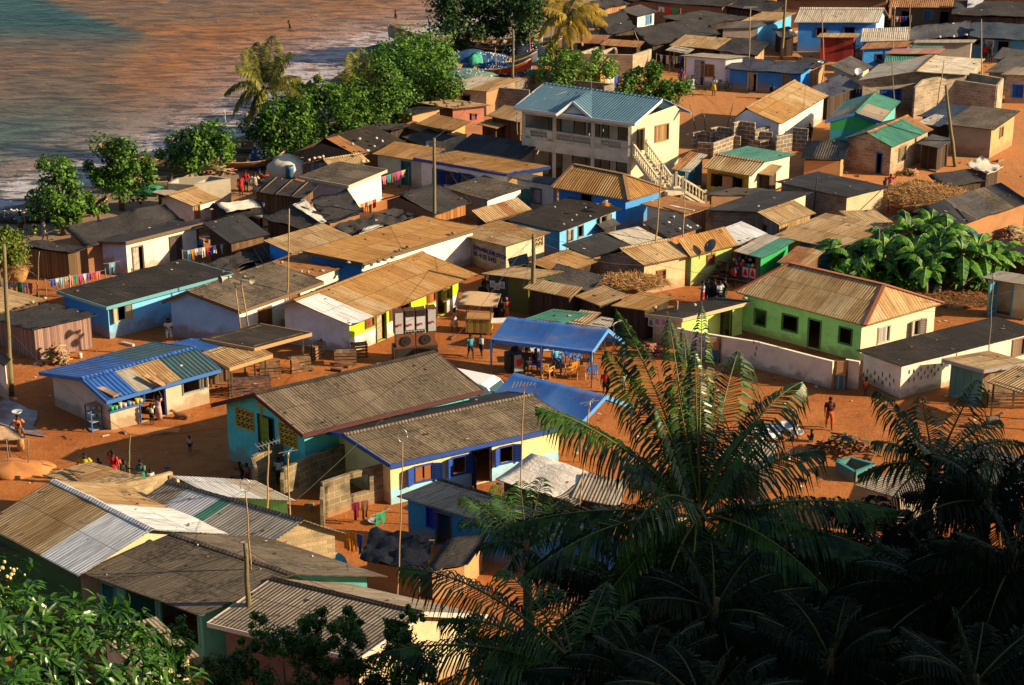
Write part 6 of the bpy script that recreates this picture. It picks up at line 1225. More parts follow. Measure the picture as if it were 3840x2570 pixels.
# undergrowth on the shaded slope, deep shade painted into its near-black leaves
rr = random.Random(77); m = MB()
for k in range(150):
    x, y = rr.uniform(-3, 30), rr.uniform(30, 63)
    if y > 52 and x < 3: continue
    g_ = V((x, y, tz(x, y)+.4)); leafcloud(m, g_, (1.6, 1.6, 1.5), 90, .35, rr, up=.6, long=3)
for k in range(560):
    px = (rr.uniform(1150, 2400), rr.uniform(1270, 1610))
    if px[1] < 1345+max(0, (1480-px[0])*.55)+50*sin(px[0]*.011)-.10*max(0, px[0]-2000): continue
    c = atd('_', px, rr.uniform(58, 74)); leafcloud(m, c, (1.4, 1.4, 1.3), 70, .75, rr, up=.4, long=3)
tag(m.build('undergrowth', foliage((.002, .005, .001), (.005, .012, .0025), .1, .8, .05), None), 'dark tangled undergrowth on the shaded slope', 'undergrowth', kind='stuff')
# ------------------------------------------------------------ banana plants
BN = foliage((.015, .075, .006), (.11, .28, .02), .3, .4, .4)
def banana(label, t, p, h, seed, n_=10, ll=2.3):
    rr = random.Random(seed); c = at(t, p, 0); R_ = root('banana_plant', c, label, 'banana plant', 'banana plants behind the green house'); m = MB(); top = c+V((rr.uniform(-.2, .2), 0, h)); m.tube([c, c.lerp(top, .5), top], [.14, .11, .07], 8); m.build('stem', plain((.20, .17, .06), .8, 0, .6), R_)
    for k in range(n_):
        a = 2*pi*k/n_+rr.uniform(-.4, .4); e = rr.choice((rr.uniform(.1, .9), rr.uniform(.6, 1.45))); L = ll*rr.uniform(.7, 1.15); hd = V((cos(a), sin(a), 0)); A = top; M_ = top+hd*L*.45*cos(e)+V((0, 0, L*.75*sin(e)+.15)); T = top+hd*L*(.55+.45*cos(e))+V((0, 0, L*(1.1*sin(e)-.85+.2*rr.random())))
        m = MB(); N = 12; sd = V((-sin(a), cos(a), 0)); 
        for s_ in (-1, 1):
            for j in range(N):
                f0, f1 = .12+.88*j/N, .12+.88*(j+.93)/N; w0 = .36*sin(pi*min(1, f0*.93+.06))**.6; w1 = .36*sin(pi*min(1, f1*.93+.06))**.6
                p0, p1 = bez(A, M_, T, f0), bez(A, M_, T, f1); dr = V((0, 0, -.14-.10*rr.random())); m.poly([p0, p0+sd*s_*w0+dr*w0*3, p1+sd*s_*w1+dr*w1*3, p1], sm=False)
        m.tube([bez(A, M_, T, k_/6) for k_ in range(7)], [.03*(1-k_/8) for k_ in range(7)], 4, mi=1); m.build('leaf', [BN, plain((.30, .36, .08), .5)], R_)
for i, (l, p, h) in enumerate((('banana plant at the left end of the clump', (720, 1010), 1.3), ('banana plant with one upright pale leaf in the clump centre', (1385, 1120), 2.1), ('banana plant before the yellow boards', (950, 960), 1.5), ('tall banana plant second from the left', (1120, 1060), 1.9), ('banana plant behind the centre one', (1290, 930), 2.2), ('tall banana plant right of the centre', (1570, 1050), 2.2), ('banana plant with hanging dry leaves at the right', (1800, 1150), 2.1), ('banana plant furthest right in the clump', (2120, 1090), 1.5), ('banana plant close behind the hip roof', (1480, 1200), 1.5), ('short banana plant near the dim pole', (1010, 1090), 1.2), ('banana plant against the little mud cabin', (1650, 930), 2.0), ('banana plant leaning to the right edge', (1950, 1130), 1.9), ('banana plant hidden deep in the middle of the clump', (1220, 1000), 1.6), ('low banana plant at the front left of the clump', (860, 1080), 1.0), ('banana plant between centre and dry right end', (1700, 1080), 1.7), ('young banana plant behind the left end', (800, 880), 1.4), ('banana plant behind the right half of the clump', (1480, 880), 1.9), ('drooping banana plant over the leaf litter', (1880, 1020), 1.7))):
    banana(l, 'h', p, h, 200+i)
m = MB(); rr = random.Random(9)
for k in range(60):
    c = at('h', (rr.uniform(650, 2150), rr.uniform(960, 1180)), 0); leafcloud(m, c+V((0, 0, rr.uniform(.2, 1.1))), (1., .9, .9), 45, .75, rr, up=.5, long=4)
tag(m.build('ground_cover', foliage((.012, .05, .005), (.06, .17, .015), .3), None), 'tangled suckers and weeds filling the banana clump', 'weeds', kind='stuff')
# ------------------------------------------------------------ mango tree, bottom left, close to the camera
rr = random.Random(5); MC = atd('_', (-30, 1862), 27.5); mg = V((MC.x, MC.y, tz(MC.x, MC.y)-.3)); R_ = root('mango_tree', mg, 'leafy mango tree with pale flower spikes in the bottom left corner', 'tree'); m = MB(); m.tube([mg, (mg+MC)/2, MC], [.35, .3, .22], 10); m.build('trunk', BARK, R_)
ML = foliage((.012, .055, .005), (.06, .17, .014), .35, .35, .5); m = MB(); fl = MB(); RX = V((3.0, 3.0, 2.85))
def lance(m, p, d, up, L, W_, mi=0):
    s_ = d.cross(up); s_ = s_.normalized() if s_.length > .01 else V((1, 0, 0)); u = s_.cross(d); q = [p, p+d*L*.35-u*L*.03, p+d*L*.7-u*L*.12, p+d*L*.95-u*L*.27]
    for sg in (-1, 1):
        a, b = q[1]+(s_*sg+u*.35)*W_*.5, q[2]+(s_*sg+u*.3)*W_*.42; m.poly([q[0], a, q[1]] if sg > 0 else [q[0], q[1], a], mi=mi); m.poly([q[1], a, b, q[2]], mi=mi); m.poly([q[2], b, q[3]], mi=mi)
for k in range(1500):
    d = V((rr.gauss(0, 1), rr.gauss(0, 1), rr.gauss(.5, 1))).normalized()
    if d.y > .75 or d.z < -.3: continue
    bump = 1+.16*noise.noise(d*2.6)+.06*rr.gauss(0, 1)-(.25*rr.random() if rr.random() < .3 else 0); p = MC+V((d.x*RX.x, d.y*RX.y, d.z*RX.z))*bump
    ax = (d+V((rr.gauss(0, .35), rr.gauss(0, .35), .2+rr.gauss(0, .35)))).normalized(); o_ = ax.orthogonal().normalized()
    for j in range(rr.randint(7, 11)):
        o2 = Matrix.Rotation(j*2.4+rr.random(), 3, ax) @ o_; dd = (o2+ax*rr.uniform(-.15, .6)+V((0, 0, -.25))).normalized(); lance(m, p-ax*rr.uniform(0, .10), dd, ax, rr.uniform(.14, .29), rr.uniform(.045, .075))
    if rr.random() < .5 and d.x < .1 and .25 < d.z < .99 and noise.noise(d*3+V((4, 0, 0))) > .08:
        for j in range(9): fl.blob(p+ax*(.05+.012*j)+V((rr.gauss(0, .035), rr.gauss(0, .035), rr.gauss(0, .03))), rr.uniform(.012, .03), 5, 3)
m.build('crown', ML, R_); tag(fl.build('flower_spikes', plain((.60, .48, .20), .9), R_), kind='stuff')
m = MB(); 
for k in range(9): a = k*.7; m.tube([MC, MC+V((cos(a)*1.4, sin(a)*1.4, .8)), MC+V((cos(a)*2.3, sin(a)*2.3, 1.5))], [.14, .08, .03], 6)
m.build('limbs', BARK, R_)
# neem saplings in front of the pale ribbed roof
for i, (l, p, r, zc) in enumerate((('feathery sapling in front of the small grey outhouse', (395, 1490), .6, 63), ('neem sapling at the foot of the front utility pole', (572, 1490), .55, 60), ('tallest neem sapling with reddish tips before the ribbed roof', (700, 1450), .62, 62), ('thin neem sapling before the end of the ribbed roof', (905, 1430), .42, 62), ('dark neem bush at the bottom edge left of centre', (650, 1560), 1.1, 58), ('dark neem bush at the bottom edge right of the pole', (800, 1560), 1.0, 58), ('dark neem bush beside the shaded palm', (970, 1560), 1.1, 57), ('dark neem bush below the outhouse', (500, 1580), .9, 58), ('thin neem twig rising between two saplings', (790, 1420), .4, 62))):
    c = atd('_', p, zc); rr = random.Random(300+i); g_ = V((c.x, c.y, tz(c.x, c.y)-.2)); R_ = root('neem_tree', g_, l, 'tree', 'neem saplings on the slope'); m = MB(); m.tube([g_, (g_+c)/2+V((.2, 0, 0)), c+V((0, 0, r*.6))], [.09, .07, .02], 6); m.build('trunk', BARK, R_)
    m = MB(); [leafcloud(m, c+V((rr.gauss(0, r*.55), rr.gauss(0, r*.4), rr.gauss(-.1, r*.75))), (r*.6, r*.6, r*.7), int(700*r), .15, rr, up=.3, long=2.6, jag=.7) for _ in range(8)]; m.build('crown', LF if i in (0, 1, 2, 3, 8) else foliage((.014, .045, .006), (.05, .12, .012), .25), R_)
# ------------------------------------------------------------ people
SKIN = plain((.045, .022, .012), .5, 0, .1); SKL = plain((.075, .035, .018), .5, 0, .1); HAIR = plain((.008, .007, .006), .9); EYE = plain((.5, .48, .45), .3)
def ell(c, rx, ry, n=10, tilt=0): return [c+V((rx*cos(2*pi*k/n), ry*sin(2*pi*k/n), 0)) for k in range(n)]
def person(t, p, H, face, top, bottom, label, pose='stand', z=0., feet=False, kind='shorts', head=None, carry=None, sleeves=True, group='villagers', arms=None, lean=0, hair=1., child=False):
    """p: picture point of the top of the head (or of the feet), H height, face: heading in degrees (-90 = towards the camera)"""
    g_ = at(t, p, z) if feet else at(t, p, z+(H*(.62 if pose in ('sit', 'squat') else 1.))); g_.z = z
    R_ = root('person', g_, label, 'person', group, radians(face)-pi/2*0); o = V(g_); hs = 1.22 if H < 1.2 else 1.
    # joints in body frame: x forward, y left
    st = .10 if pose == 'walk' else .0; sit = pose in ('sit', 'squat'); hz = .53 if not sit else (.27 if pose == 'sit' else .14)
    J = dict(pel=(0, 0, hz), sp=(.01+lean*.3, 0, hz+.11), ch=(.0+lean*.7, 0, hz+.22), nk=(lean, 0, hz+.305), h0=(lean+.012, 0, hz+.345), h1=(lean+.012, 0, hz+.405*1.0))
    for s_, k in ((1, 'l'), (-1, 'r')):
        J['hip'+k] = (0, .05*s_, hz-.03)
        if not sit: J['kn'+k] = (.035+st*s_*.8, .055*s_, .285); J['an'+k] = (-.02+st*s_*1.1, .055*s_, .045+(.03 if pose == 'walk' and s_ < 0 else 0)); J['to'+k] = (J['an'+k][0]+.085, .062*s_, .018)
        elif pose == 'sit': J['kn'+k] = (.24, .07*s_, .27); J['an'+k] = (.23, .07*s_, .045); J['to'+k] = (.31, .08*s_, .018)
        else: J['kn'+k] = (.2, .09*s_, .29); J['an'+k] = (.06, .08*s_, .04); J['to'+k] = (.15, .09*s_, .018)
        a = (arms or {}).get(k, 'down'); sh = (J['ch'][0]-.01, .105*s_, hz+.275); J['sh'+k] = sh
        E = dict(down=((sh[0]-.02, .145*s_, sh[2]-.165), (sh[0]+.02+st*s_*-.5, .15*s_, sh[2]-.32)), up=((sh[0]+.03, .17*s_, sh[2]+.13), (sh[0]+.03, .10*s_, sh[2]+.29)), fwd=((sh[0]+.07, .13*s_, sh[2]-.14), (sh[0]+.2, .07*s_, sh[2]-.11)),
                 hip=((sh[0]-.03, .21*s_, sh[2]-.13), (sh[0]+.02, .10*s_, sh[2]-.24)), side=((sh[0], .20*s_, sh[2]-.12), (sh[0]+.06, .27*s_, sh[2]-.22)), wave=((sh[0]+.02, .22*s_, sh[2]+.02), (sh[0]+.05, .24*s_, sh[2]+.18)), fold=((sh[0]+.05, .14*s_, sh[2]-.15), (sh[0]+.11, -.02*s_, sh[2]-.13)), head=((sh[0]+.05, .17*s_, sh[2]+.08), (sh[0]+.03, .06*s_, sh[2]+.2)))[a]
        J['el'+k], J['wr'+k] = E
    bw = dict(pel=.078, sp=.062, ch=.078, nk=.032, h0=.042, h1=.056, hip=.056, kn=.034, an=.022, to=.02, sh=.034, el=.023, wr=.0165)
    P = {k: V(x)*H for k, x in J.items()}
    if hs > 1: P['h1'] = P['h0'] + (P['h1']-P['h0'])*1.15
    me = bpy.data.meshes.new('body'); vs_, ed, rd = [], [], []
    def av(q, r): vs_.append(tuple(q)); rd.append(r*H); return len(vs_)-1
    ix = {}
    for k, q in P.items(): b = k.rstrip('lr') if k[:-1] in bw else k; ix[k] = av(q, bw.get(k, bw.get(k[:-1], .03))*(hs if k[0] == 'h' and k[1] in '01' else 1))
    for a, b in (('pel', 'sp'), ('sp', 'ch'), ('ch', 'nk'), ('nk', 'h0'), ('h0', 'h1')): ed.append((ix[a], ix[b]))
    nose = av(P['h0']+V((.058*H*hs, 0, .03*H)), .010*hs); ed.append((ix['h0'], nose))
    for k in 'lr':
        for a, b in (('pel', 'hip'+k), ('hip'+k, 'kn'+k), ('kn'+k, 'an'+k), ('an'+k, 'to'+k), ('ch', 'sh'+k), ('sh'+k, 'el'+k), ('el'+k, 'wr'+k)): ed.append((ix[a], ix[b]))
        s_ = 1 if k == 'l' else -1; d = (P['wr'+k]-P['el'+k]).normalized(); sd = d.cross(V((0, s_, .2))).normalized(); pm = av(P['wr'+k]+d*.045*H, .016); ed.append((ix['wr'+k], pm))
        for j in range(5):
            q = vs_[pm]; q = V(q); w_ = (sd*(-.018+.009*j) if j < 4 else sd*.03-d*.02)*H; ln = (.022, .028, .030, .026, .018)[j]*H
            a = av(q+w_+d*.012*H, .006); b = av(q+w_*1.2+d*(.012*H+ln)+V((0, -s_*.004*H, 0)), .005); ed.append((pm, a)); ed.append((a, b))
    me.from_pydata(vs_, ed, []); me.update()
    b = bpy.data.objects.new('body', me); COL.objects.link(b); b.parent = R_; me.materials.append(SKIN)
    sk = b.modifiers.new('skin', 'SKIN'); sk.use_smooth_shade = True; lay = me.skin_vertices[0].data
    for i, r in enumerate(rd): lay[i].radius = (r, r); lay[i].use_root = (i == 0)
    b.modifiers.new('sub', 'SUBSURF').levels = 1; b.modifiers['sub'].render_levels = 1
    W = lambda q: V(q)+o
    m = MB(); hc = P['h1']+V((-.008*H, 0, .012*H)); m.blob(W(hc), (.062*H*hs, .060*H*hs, .060*H*hs*hair), 10, 7); hr = m.build('hair', plain(head, .8) if head else HAIR, R_)
    for s_ in (-1, 1): m = MB(); m.blob(W(P['h1']+V((.052*H*hs, s_*.02*H, -.012*H))), .006*H, 6, 4); m.build('eye', EYE, R_)
    def garment(name, rings, mat): m = MB(); m.loft([[W(q) for q in r] for r in rings]); return m.build(name, mat, R_)
    if top:
        tm = cloth(top); m = MB(); k_ = lambda q, rx, ry: [W(x) for x in ell(q, rx*H, ry*H)]
        m.loft([k_(P['pel']+V((0, 0, -.01*H)), .070, .105), k_(P['sp'], .066, .095), k_(P['ch'], .075, .108), k_(P['ch']+V((0, 0, .05*H)), .06, .10), k_(P['nk']+V((0, 0, -.005*H)), .036, .045)])
        if sleeves:
            for k in 'lr': m.tube([W(P['sh'+k]+(P['ch']-P['sh'+k])*.3), W(P['sh'+k]), W(P['sh'+k].lerp(P['el'+k], .75))], [.042*H, .044*H, .04*H], 8)
        m.build('shirt', tm, R_)
    if bottom:
        bm_ = cloth(bottom)
        if kind in ('skirt', 'dress', 'long'):
            zb = {'skirt': .27, 'dress': .25, 'long': .07}[kind]*H; k_ = lambda q, rx, ry: [W(x) for x in ell(q, rx*H, ry*H, 12)]
            if sit: kn = (P['knl']+P['knr'])/2; garment('skirt', [ell(P['pel']+V((-.04*H, 0, .05*H)), .09*H, .11*H, 12), ell(P['pel']*.4+kn*.6+V((0, 0, .01*H)), .15*H, .13*H, 12), ell(V((kn.x, 0, zb)), .09*H, .13*H, 12)], bm_)
            else: garment('skirt', [ell(P['pel']+V((0, 0, .06*H)), .075*H, .10*H, 12), ell(P['pel']-V((0, 0, .03*H)), .088*H, .118*H, 12), ell(V(((P['knl'].x+P['knr'].x)/2, 0, zb)), .11*H+abs(P['knl'].x-P['knr'].x)*.5, .125*H, 12)], bm_)
        else:
            f = {'shorts': .75, 'trousers': 1., 'pants': .35}[kind]; m = MB(); m.loft([[W(x) for x in ell(P['pel']+V((0, 0, z_*H)), rx*H, ry*H)] for z_, rx, ry in ((.05, .07, .096), (0, .084, .106), (-.05, .08, .1), (-.075, .06, .075))])
            for k in 'lr':
                q = [P['hip'+k], P['hip'+k].lerp(P['kn'+k], f if f < 1 else 1)]; r = [.06*H, .05*H if f < 1 else .042*H]
                if f == 1: q.append(P['kn'+k].lerp(P['an'+k], .85)); r.append(.032*H)
                m.tube([W(x) for x in q], r, 8)
            m.build('shorts' if f < 1 else 'trousers', bm_, R_)
    if carry:
        hd = P['h1']+V((0, 0, .07*H)); c = Matrix.Rotation(radians(face), 3, 'Z') @ hd + o
        kd, cl, l2 = carry; m = MB(); N = 16
        if kd == 'basin': R2 = lambda r, zz: [c+V((r*cos(2*pi*k/N), r*sin(2*pi*k/N), zz)) for k in range(N)]; m.loft([R2(.14, 0), R2(.22, .08), R2(.27, .15), R2(.25, .15), R2(.12, .03)]); tag(m.build('basin', plain(cl, .3, .3, .1), None), l2, 'basin')
        else: m.blob(c+V((0, 0, .12)), (.22, .18, .16), 10, 6, wob=.3); tag(m.build('bundle', cloth(cl), None), l2, 'bundle')
    return R_
D2 = dict(l='down', r='down')
BR = (.14, .06, .02)
person('i', (150, 828), 1.62, 100, (.70, .20, .07), (.22, .11, .04), 'woman in orange top walking past the puddle with a basin on her head', 'walk', kind='long', arms=dict(l='side', r='side'), carry=('basin', (.55, .57, .58), 'shiny metal basin on the head of the woman in orange'))
person('i', (162, 908), 1.5, 95, (.25, .12, .05), (.50, .30, .10), 'woman in yellow patterned wrapper behind the lean-to awning', 'walk', kind='long')
person('i', (740, 1165), 1.7, -95, (.66, .46, .02), (.05, .04, .04), 'man in yellow and red shirt behind the plank-strewn roof', arms=dict(l='side', r='side'), kind='trousers'); person('i', (858, 1213), 1.25, -60, (.03, .03, .04), (.05, .04, .03), 'dark child next to the man in yellow'); person('i', (985, 1150), 1.7, 80, (.65, .03, .05), (.60, .03, .04), 'woman in red dress with long black hair among the group', kind='dress', arms=dict(l='head', r='down'), hair=1.3)
person('i', (1018, 1192), 1.35, 120, (.70, .14, .03), (.1, .08, .06), 'girl in orange-red top pressed behind the woman in red'); person('i', (1082, 1222), 1.68, -20, (.03, .025, .02), (.03, .03, .04), 'shirtless dark man holding the short wooden pole', kind='trousers', arms=dict(l='fwd', r='down')); person('i', (1230, 1225), 1.7, -110, (.10, .26, .20), (.02, .22, .14), 'woman in green dress holding something before her', kind='dress', arms=dict(l='fwd', r='fwd'), hair=1.2)
person('i', (1317, 1308), 1.15, -70, (.66, .60, .54), (.3, .3, .3), 'small child in white behind the cream gable wall'); person('i', (1660, 1018), .88, -90, (.66, .62, .48), (.05, .04, .04), 'toddler in white shirt alone on the red ground', child=True); person('i', (1322, 735), 1.18, 85, (.62, .58, .45), (.02, .02, .02), 'child in white shirt at the bar hatch', arms=dict(l='hip', r='up')); person('i', (1380, 662), 1.4, 75, (.58, .38, .40), (.58, .36, .40), 'girl in long pale pink dress reaching into the bar', kind='long', arms=dict(l='up', r='up'))
person('i', (2120, 1245), 1.15, 200, (.02, .02, .03), (.02, .02, .03), 'child bending near the ruined walls', lean=.1, arms=dict(l='fwd', r='fwd')); person('i', (2163, 1258), 1.1, -100, (.5, .2, .15), (.2, .05, .05), 'child in pink standing against the ruined wall'); person('i', (2033, 1375), 1.1, -80, (.03, .02, .02), (.03, .02, .02), 'small dark child behind the white sheet roof')
person('e', (1475, 1415), 1.6, -80, (.66, .64, .60), (.66, .64, .60), 'person in white sitting beside the pale blue gable house', 'sit', kind='trousers', arms=dict(l='fwd', r='fwd'), z=.12); person('e', (168, 450), 1.65, -60, (.10, .30, .32), (.08, .06, .05), 'man in teal patterned shirt on the beach holding a stick', arms=dict(l='fwd', r='down')); person('e', (378, 505), 1.65, 20, (.45, .42, .38), (.4, .38, .33), 'person in pale clothes behind the far left tree', 'walk'); person('e', (300, 592), 1.2, 150, (.35, .55, .02), (.1, .1, .1), 'girl in lime green shirt sitting on the beach', 'sit')
person('e', (2150, 88), 1.6, 90, (.66, .02, .02), (.03, .05, .25), 'person in bright red shirt near the barrels'); person('e', (2108, 132), 1.5, -90, (.55, .03, .02), (.45, .03, .02), 'second person in red beside the concrete tank', kind='dress'); person('e', (2232, 108), 1.65, 95, (.62, .56, .44), (.3, .25, .2), 'man in cream shirt standing with the people in red', arms=dict(l='side', r='side')); person('e', (2272, 82), 1.6, 60, (.62, .25, .03), (.3, .1, .05), 'person in orange by the beach boats'); person('e', (2328, 92), 1.6, -60, (.35, .03, .02), (.05, .03, .03), 'person in dark red by the white floats', arms=dict(l='fwd', r='down')); person('e', (1502, 125), 1.65, 80, (.42, .20, .15), (.1, .08, .1), 'bare-shouldered man behind the concrete tank', sleeves=False)
person('f', (1765, 1300), 1.4, 170, (.62, .30, .26), (.60, .50, .40), 'girl in pink top and cream skirt striding by the vending cart', 'walk', kind='skirt', arms=dict(l='side', r='fwd')); person('f', (2010, 1072), 1.6, -60, (.02, .03, .02), (.02, .02, .02), 'dark figure at the door of the green and yellow shop'); person('f', (2040, 1012), 1.6, -120, (.015, .015, .02), (.02, .02, .02), 'figure in black behind the orange roof corner'); person('f', (2128, 1180), 1.55, -100, (.05, .02, .03), (.03, .02, .03), 'woman with dark headwrap near the notices', kind='long', head=(.12, .02, .03)); person('f', (2172, 1212), 1.5, 70, (.02, .02, .03), (.02, .02, .02), 'woman in black between the two headwrapped women', kind='dress'); person('f', (2220, 1206), 1.5, -80, (.35, .06, .03), (.45, .16, .03), 'woman with purple headwrap and orange-red dress', kind='long', head=(.45, .06, .30))
person('y', (735, 408), 1.45, -60, (.05, .28, .38), (.02, .02, .03), 'boy in turquoise shirt walking left of the tent', 'walk'); person('y', (832, 398), 1.42, -110, (.60, .58, .62), (.02, .02, .03), 'boy in white vest walking closest to the tent', 'walk', sleeves=False); person('y', (1308, 560), 1.6, -60, (.03, .03, .05), (.03, .03, .04), 'man in dark shirt seated under the tent', 'sit', kind='trousers'); person('y', (1228, 525), 1.65, -100, (.02, .02, .03), (.03, .03, .03), 'man standing in the shade behind the cooler'); person('y', (1485, 535), 1.6, -50, (.10, .36, .62), (.03, .08, .3), 'person in light blue seated on the sky blue chair', 'sit', kind='trousers'); person('y', (1120, 470), 1.6, -50, (.03, .02, .02), (.02, .02, .02), 'man bending at the back of the tent', lean=.06)
person('y', (1922, 722), 1.5, 85, (.60, .03, .02), (.02, .02, .02), 'woman in red top behind the palm fronds'); person('y', (2085, 735), 1.25, -80, (.50, .50, .40), (.4, .42, .35), 'child in pale shirt behind the palm fronds')
person('x', (690, 635), .95, -60, None, (.35, .12, .08), 'bare-chested small child standing by the wash basins', arms=dict(l='hip', r='down'), kind='pants'); person('x', (1232, 425), 1.78, -85, (.10, .025, .015), (.50, .09, .02), 'man in dark red shirt and orange trousers crossing the sand', 'walk', kind='trousers', arms=dict(l='fwd', r='down')); person('x', (1757, 140), 1.05, 110, (.60, .20, .08), (.2, .06, .04), 'small girl in orange leaning against the slotted wall'); person('x', (960, 895), 1.1, 190, (.03, .02, .02), (.03, .02, .02), 'dark child squatting right of the basins', 'squat'); person('x', (700, 850), 1.3, 230, (.6, .55, .5), (.25, .1, .06), 'child in white stooping over the basins', 'squat')
person('z', (410, 218), 1.65, -100, (.50, .52, .55), (.58, .60, .62), 'woman in white print dress carrying a jerrycan', 'walk', kind='dress', arms=dict(l='side', r='side'), sleeves=False); person('z', (757, 240), 1.55, 75, (.66, .66, .66), (.66, .42, .02), 'woman in white blouse and yellow skirt', kind='skirt'); person('z', (232, 102), 1.55, 60, (.28, .05, .32), (.26, .05, .30), 'person in purple at the corner of the white house', kind='dress'); person('z', (1690, 398), 1.6, -90, (.015, .015, .02), (.015, .015, .03), 'man in black sitting before the blue walled house', 'sit', kind='trousers')
c = at('z', (350, 470), 0); boxes('jerrycan', 'cream jerrycan held by the woman in white print', 'jerrycan', c+V((0, 0, .12)), .3, [('body', (0, 0, 0), (.3, .2, .36), plain((.6, .46, .30), .5)), ('handle', (0, 0, .36), (.16, .04, .05), plain((.6, .46, .30), .5)), ('cap', (.1, 0, .36), (.06, .06, .05), plain((.3, .1, .05), .5))])
person('d', (288, 288), 1.62, 85, (.30, .60, .02), (.02, .02, .03), 'man in lime vest carrying a bundle on his head', kind='trousers', arms=dict(l='head', r='head'), carry=('bundle', (.5, .5, .5), 'grey bundle on the head of the man in lime')); person('d', (2008, 385), 1.6, -100, (.50, .02, .02), (.05, .03, .05), 'person in red shirt in the upper right yard'); person('d', (2058, 390), 1.6, -70, (.02, .02, .03), (.02, .02, .03), 'dark figure next to the person in red, upper right'); person('d', (885, 783), 1.6, -100, (.02, .05, .25), (.02, .02, .03), 'man in blue on the left of the pair by the whitewashed corner'); person('d', (912, 790), 1.6, -80, (.02, .06, .3), (.02, .02, .03), 'man in blue on the right of the pair by the whitewashed corner'); person('d', (462, 1083), 1.6, -80, (.06, .03, .02), (.03, .02, .02), 'man behind the unfinished block walls')
person('h', (1172, 122), 1.5, -100, (.60, .07, .12), (.40, .30, .16), 'woman in pink top raising one arm beside the straw', kind='skirt', arms=dict(l='wave', r='side')); person('h', (1125, 155), 1.0, -60, (.03, .02, .02), (.03, .02, .02), 'small dark child beside the woman in pink')
for i, (p, c, b, f) in enumerate((((1725, 1058), (.55, .58, .66), (.5, .05, .04), 'man in white and blue shirt at the left of the standing group'), ((1768, 1046), (.03, .06, .05), (.02, .03, .06), 'second man from the left in the standing group'), ((1800, 1078), (.03, .02, .02), (.03, .03, .03), 'short man at the front of the standing group'), ((1828, 1048), (.05, .05, .06), (.03, .03, .03), 'fourth man in the standing group, half turned'), ((1872, 1060), (.35, .42, .48), (.02, .02, .03), 'man in grey-blue shirt in the standing group'), ((1918, 1040), (.015, .015, .02), (.10, .16, .04), 'tall man in black at the right of the standing group'))):
    person('g', p, 1.62 if i != 2 else 1.4, -90+(i*67) % 160-80, c, b, f, kind='trousers', arms=dict(l=('fold', 'hip', 'down')[i % 3], r=('down', 'fwd', 'hip')[i % 3]), group='men standing together in the alley')
person('g', (1997, 925), 1.4, 30, (.55, .04, .06), (.03, .03, .04), 'boy in red leaning at the kiosk corner'); person('b', (1812, 462), 1.5, 80, (.66, .02, .02), (.05, .03, .05), 'person in red seated by the beached canoe', 'sit'); person('b', (1888, 442), 1.6, 60, (.55, .55, .58), (.03, .03, .06), 'man in white bending over a net by the canoe', 'sit', lean=.1); person('m', (868, 990), 1.6, 95, (.65, .05, .03), (.3, .03, .02), 'person in red below the turquoise veranda', kind='dress'); person('j', (218, 1205), 1.5, -90, (.60, .58, .62), (.03, .03, .03), 'person in white seen through the ruin window')
for p, l in (((328, 178), 'swimmer bending forward in the brown water'), ((1247, 90), 'lone swimmer nearest the dark tree at the top')): person('b', p, 1.6, 200, None, (.03, .02, .02), l, z=-1.2, group='swimmers', lean=.12 if p[0] < 500 else 0)
# ------------------------------------------------------------ poles, aerials, wires
BAM = plain((.36, .23, .10), .7, 0, .3); GREYW = plain((.20, .16, .11), .9, 0, .4); DKW = plain((.05, .035, .025), .9)
def vplane(t, top, base):                       # point above base, in the vertical plane through it facing the camera
    return onplane(t, top, base, V((0, 1, 0)))
def pole(label, t, top, bot, zb=0., r=.03, mat=BAM, name='bamboo_pole', cat='pole', aerial=None, group='bamboo aerial poles'):
    b = at(t, bot, zb); p = vplane(t, top, b); d = (p-b); g_ = b - d*((b.z+.2)/max(.5, d.z)) if zb > 0 else b
    R_ = root(name, (g_.x, g_.y, 0), label, cat, group); m = MB(); N = 7; rr = random.Random(hash(label[:9]) % 7 if 0 else len(label))
    m.tube([g_.lerp(p, k/N)+V((rr.uniform(-.03, .03), 0, 0))*(0 < k < N) for k in range(N+1)], [r*(1.15-.4*k/N) for k in range(N+1)], 6); m.build('pole', mat, R_)
    am = plain((.45, .47, .48), .4, .7)
    if aerial == 'tv':
        m = MB(); a = rr.uniform(-.5, .5); u = V((cos(a), sin(a), .12)); w_ = V((-sin(a), cos(a), 0)); m.bar(p-u*.55, p+u*.55, .025)
        for k in range(7): q = p+u*(-.5+k*.16); l = .38-.03*k; m.bar(q-w_*l, q+w_*l, .018); 
        m.bar(p+u*.5+V((0, 0, -.2)), p+u*.5+V((0, 0, .2)), .02); m.build('tv_aerial', am, R_)
    if aerial == 'x':
        m = MB()
        for k in range(4): a = k*pi/4+.3; u = V((cos(a), sin(a)*.5, .25*sin(a*2))); m.bar(p-u*.45, p+u*.45, .02)
        m.tube([p, p-V((0, 0, .3))], .05, 6); m.build('tv_aerial', am, R_)
    if aerial == 'loop': m = MB(); c = p+V((0, 0, .28)); m.tube([c+V((cos(k*pi/8)*.2, .0, sin(k*pi/8)*.3)) for k in range(17)], .018, 5); m.build('loop_aerial', am, R_)
    return p
pole('bamboo aerial pole left of the two over the ruin', 'j', (133, 1085), (120, 1780), 2.0, .045, aerial='tv'); pole('bamboo aerial pole right of the two over the ruin', 'j', (305, 1155), (325, 1840), 2.0, .04, aerial='x'); pole('tall thin pole with a wire loop above the mossy roof', 'm', (1875, 90), (1925, 840), 2.6, .035, aerial='loop'); pole('thin pole with wire loop in front of the cream house', 'n', (1140, -290), (1108, 775), 1.5, .03, aerial='loop')
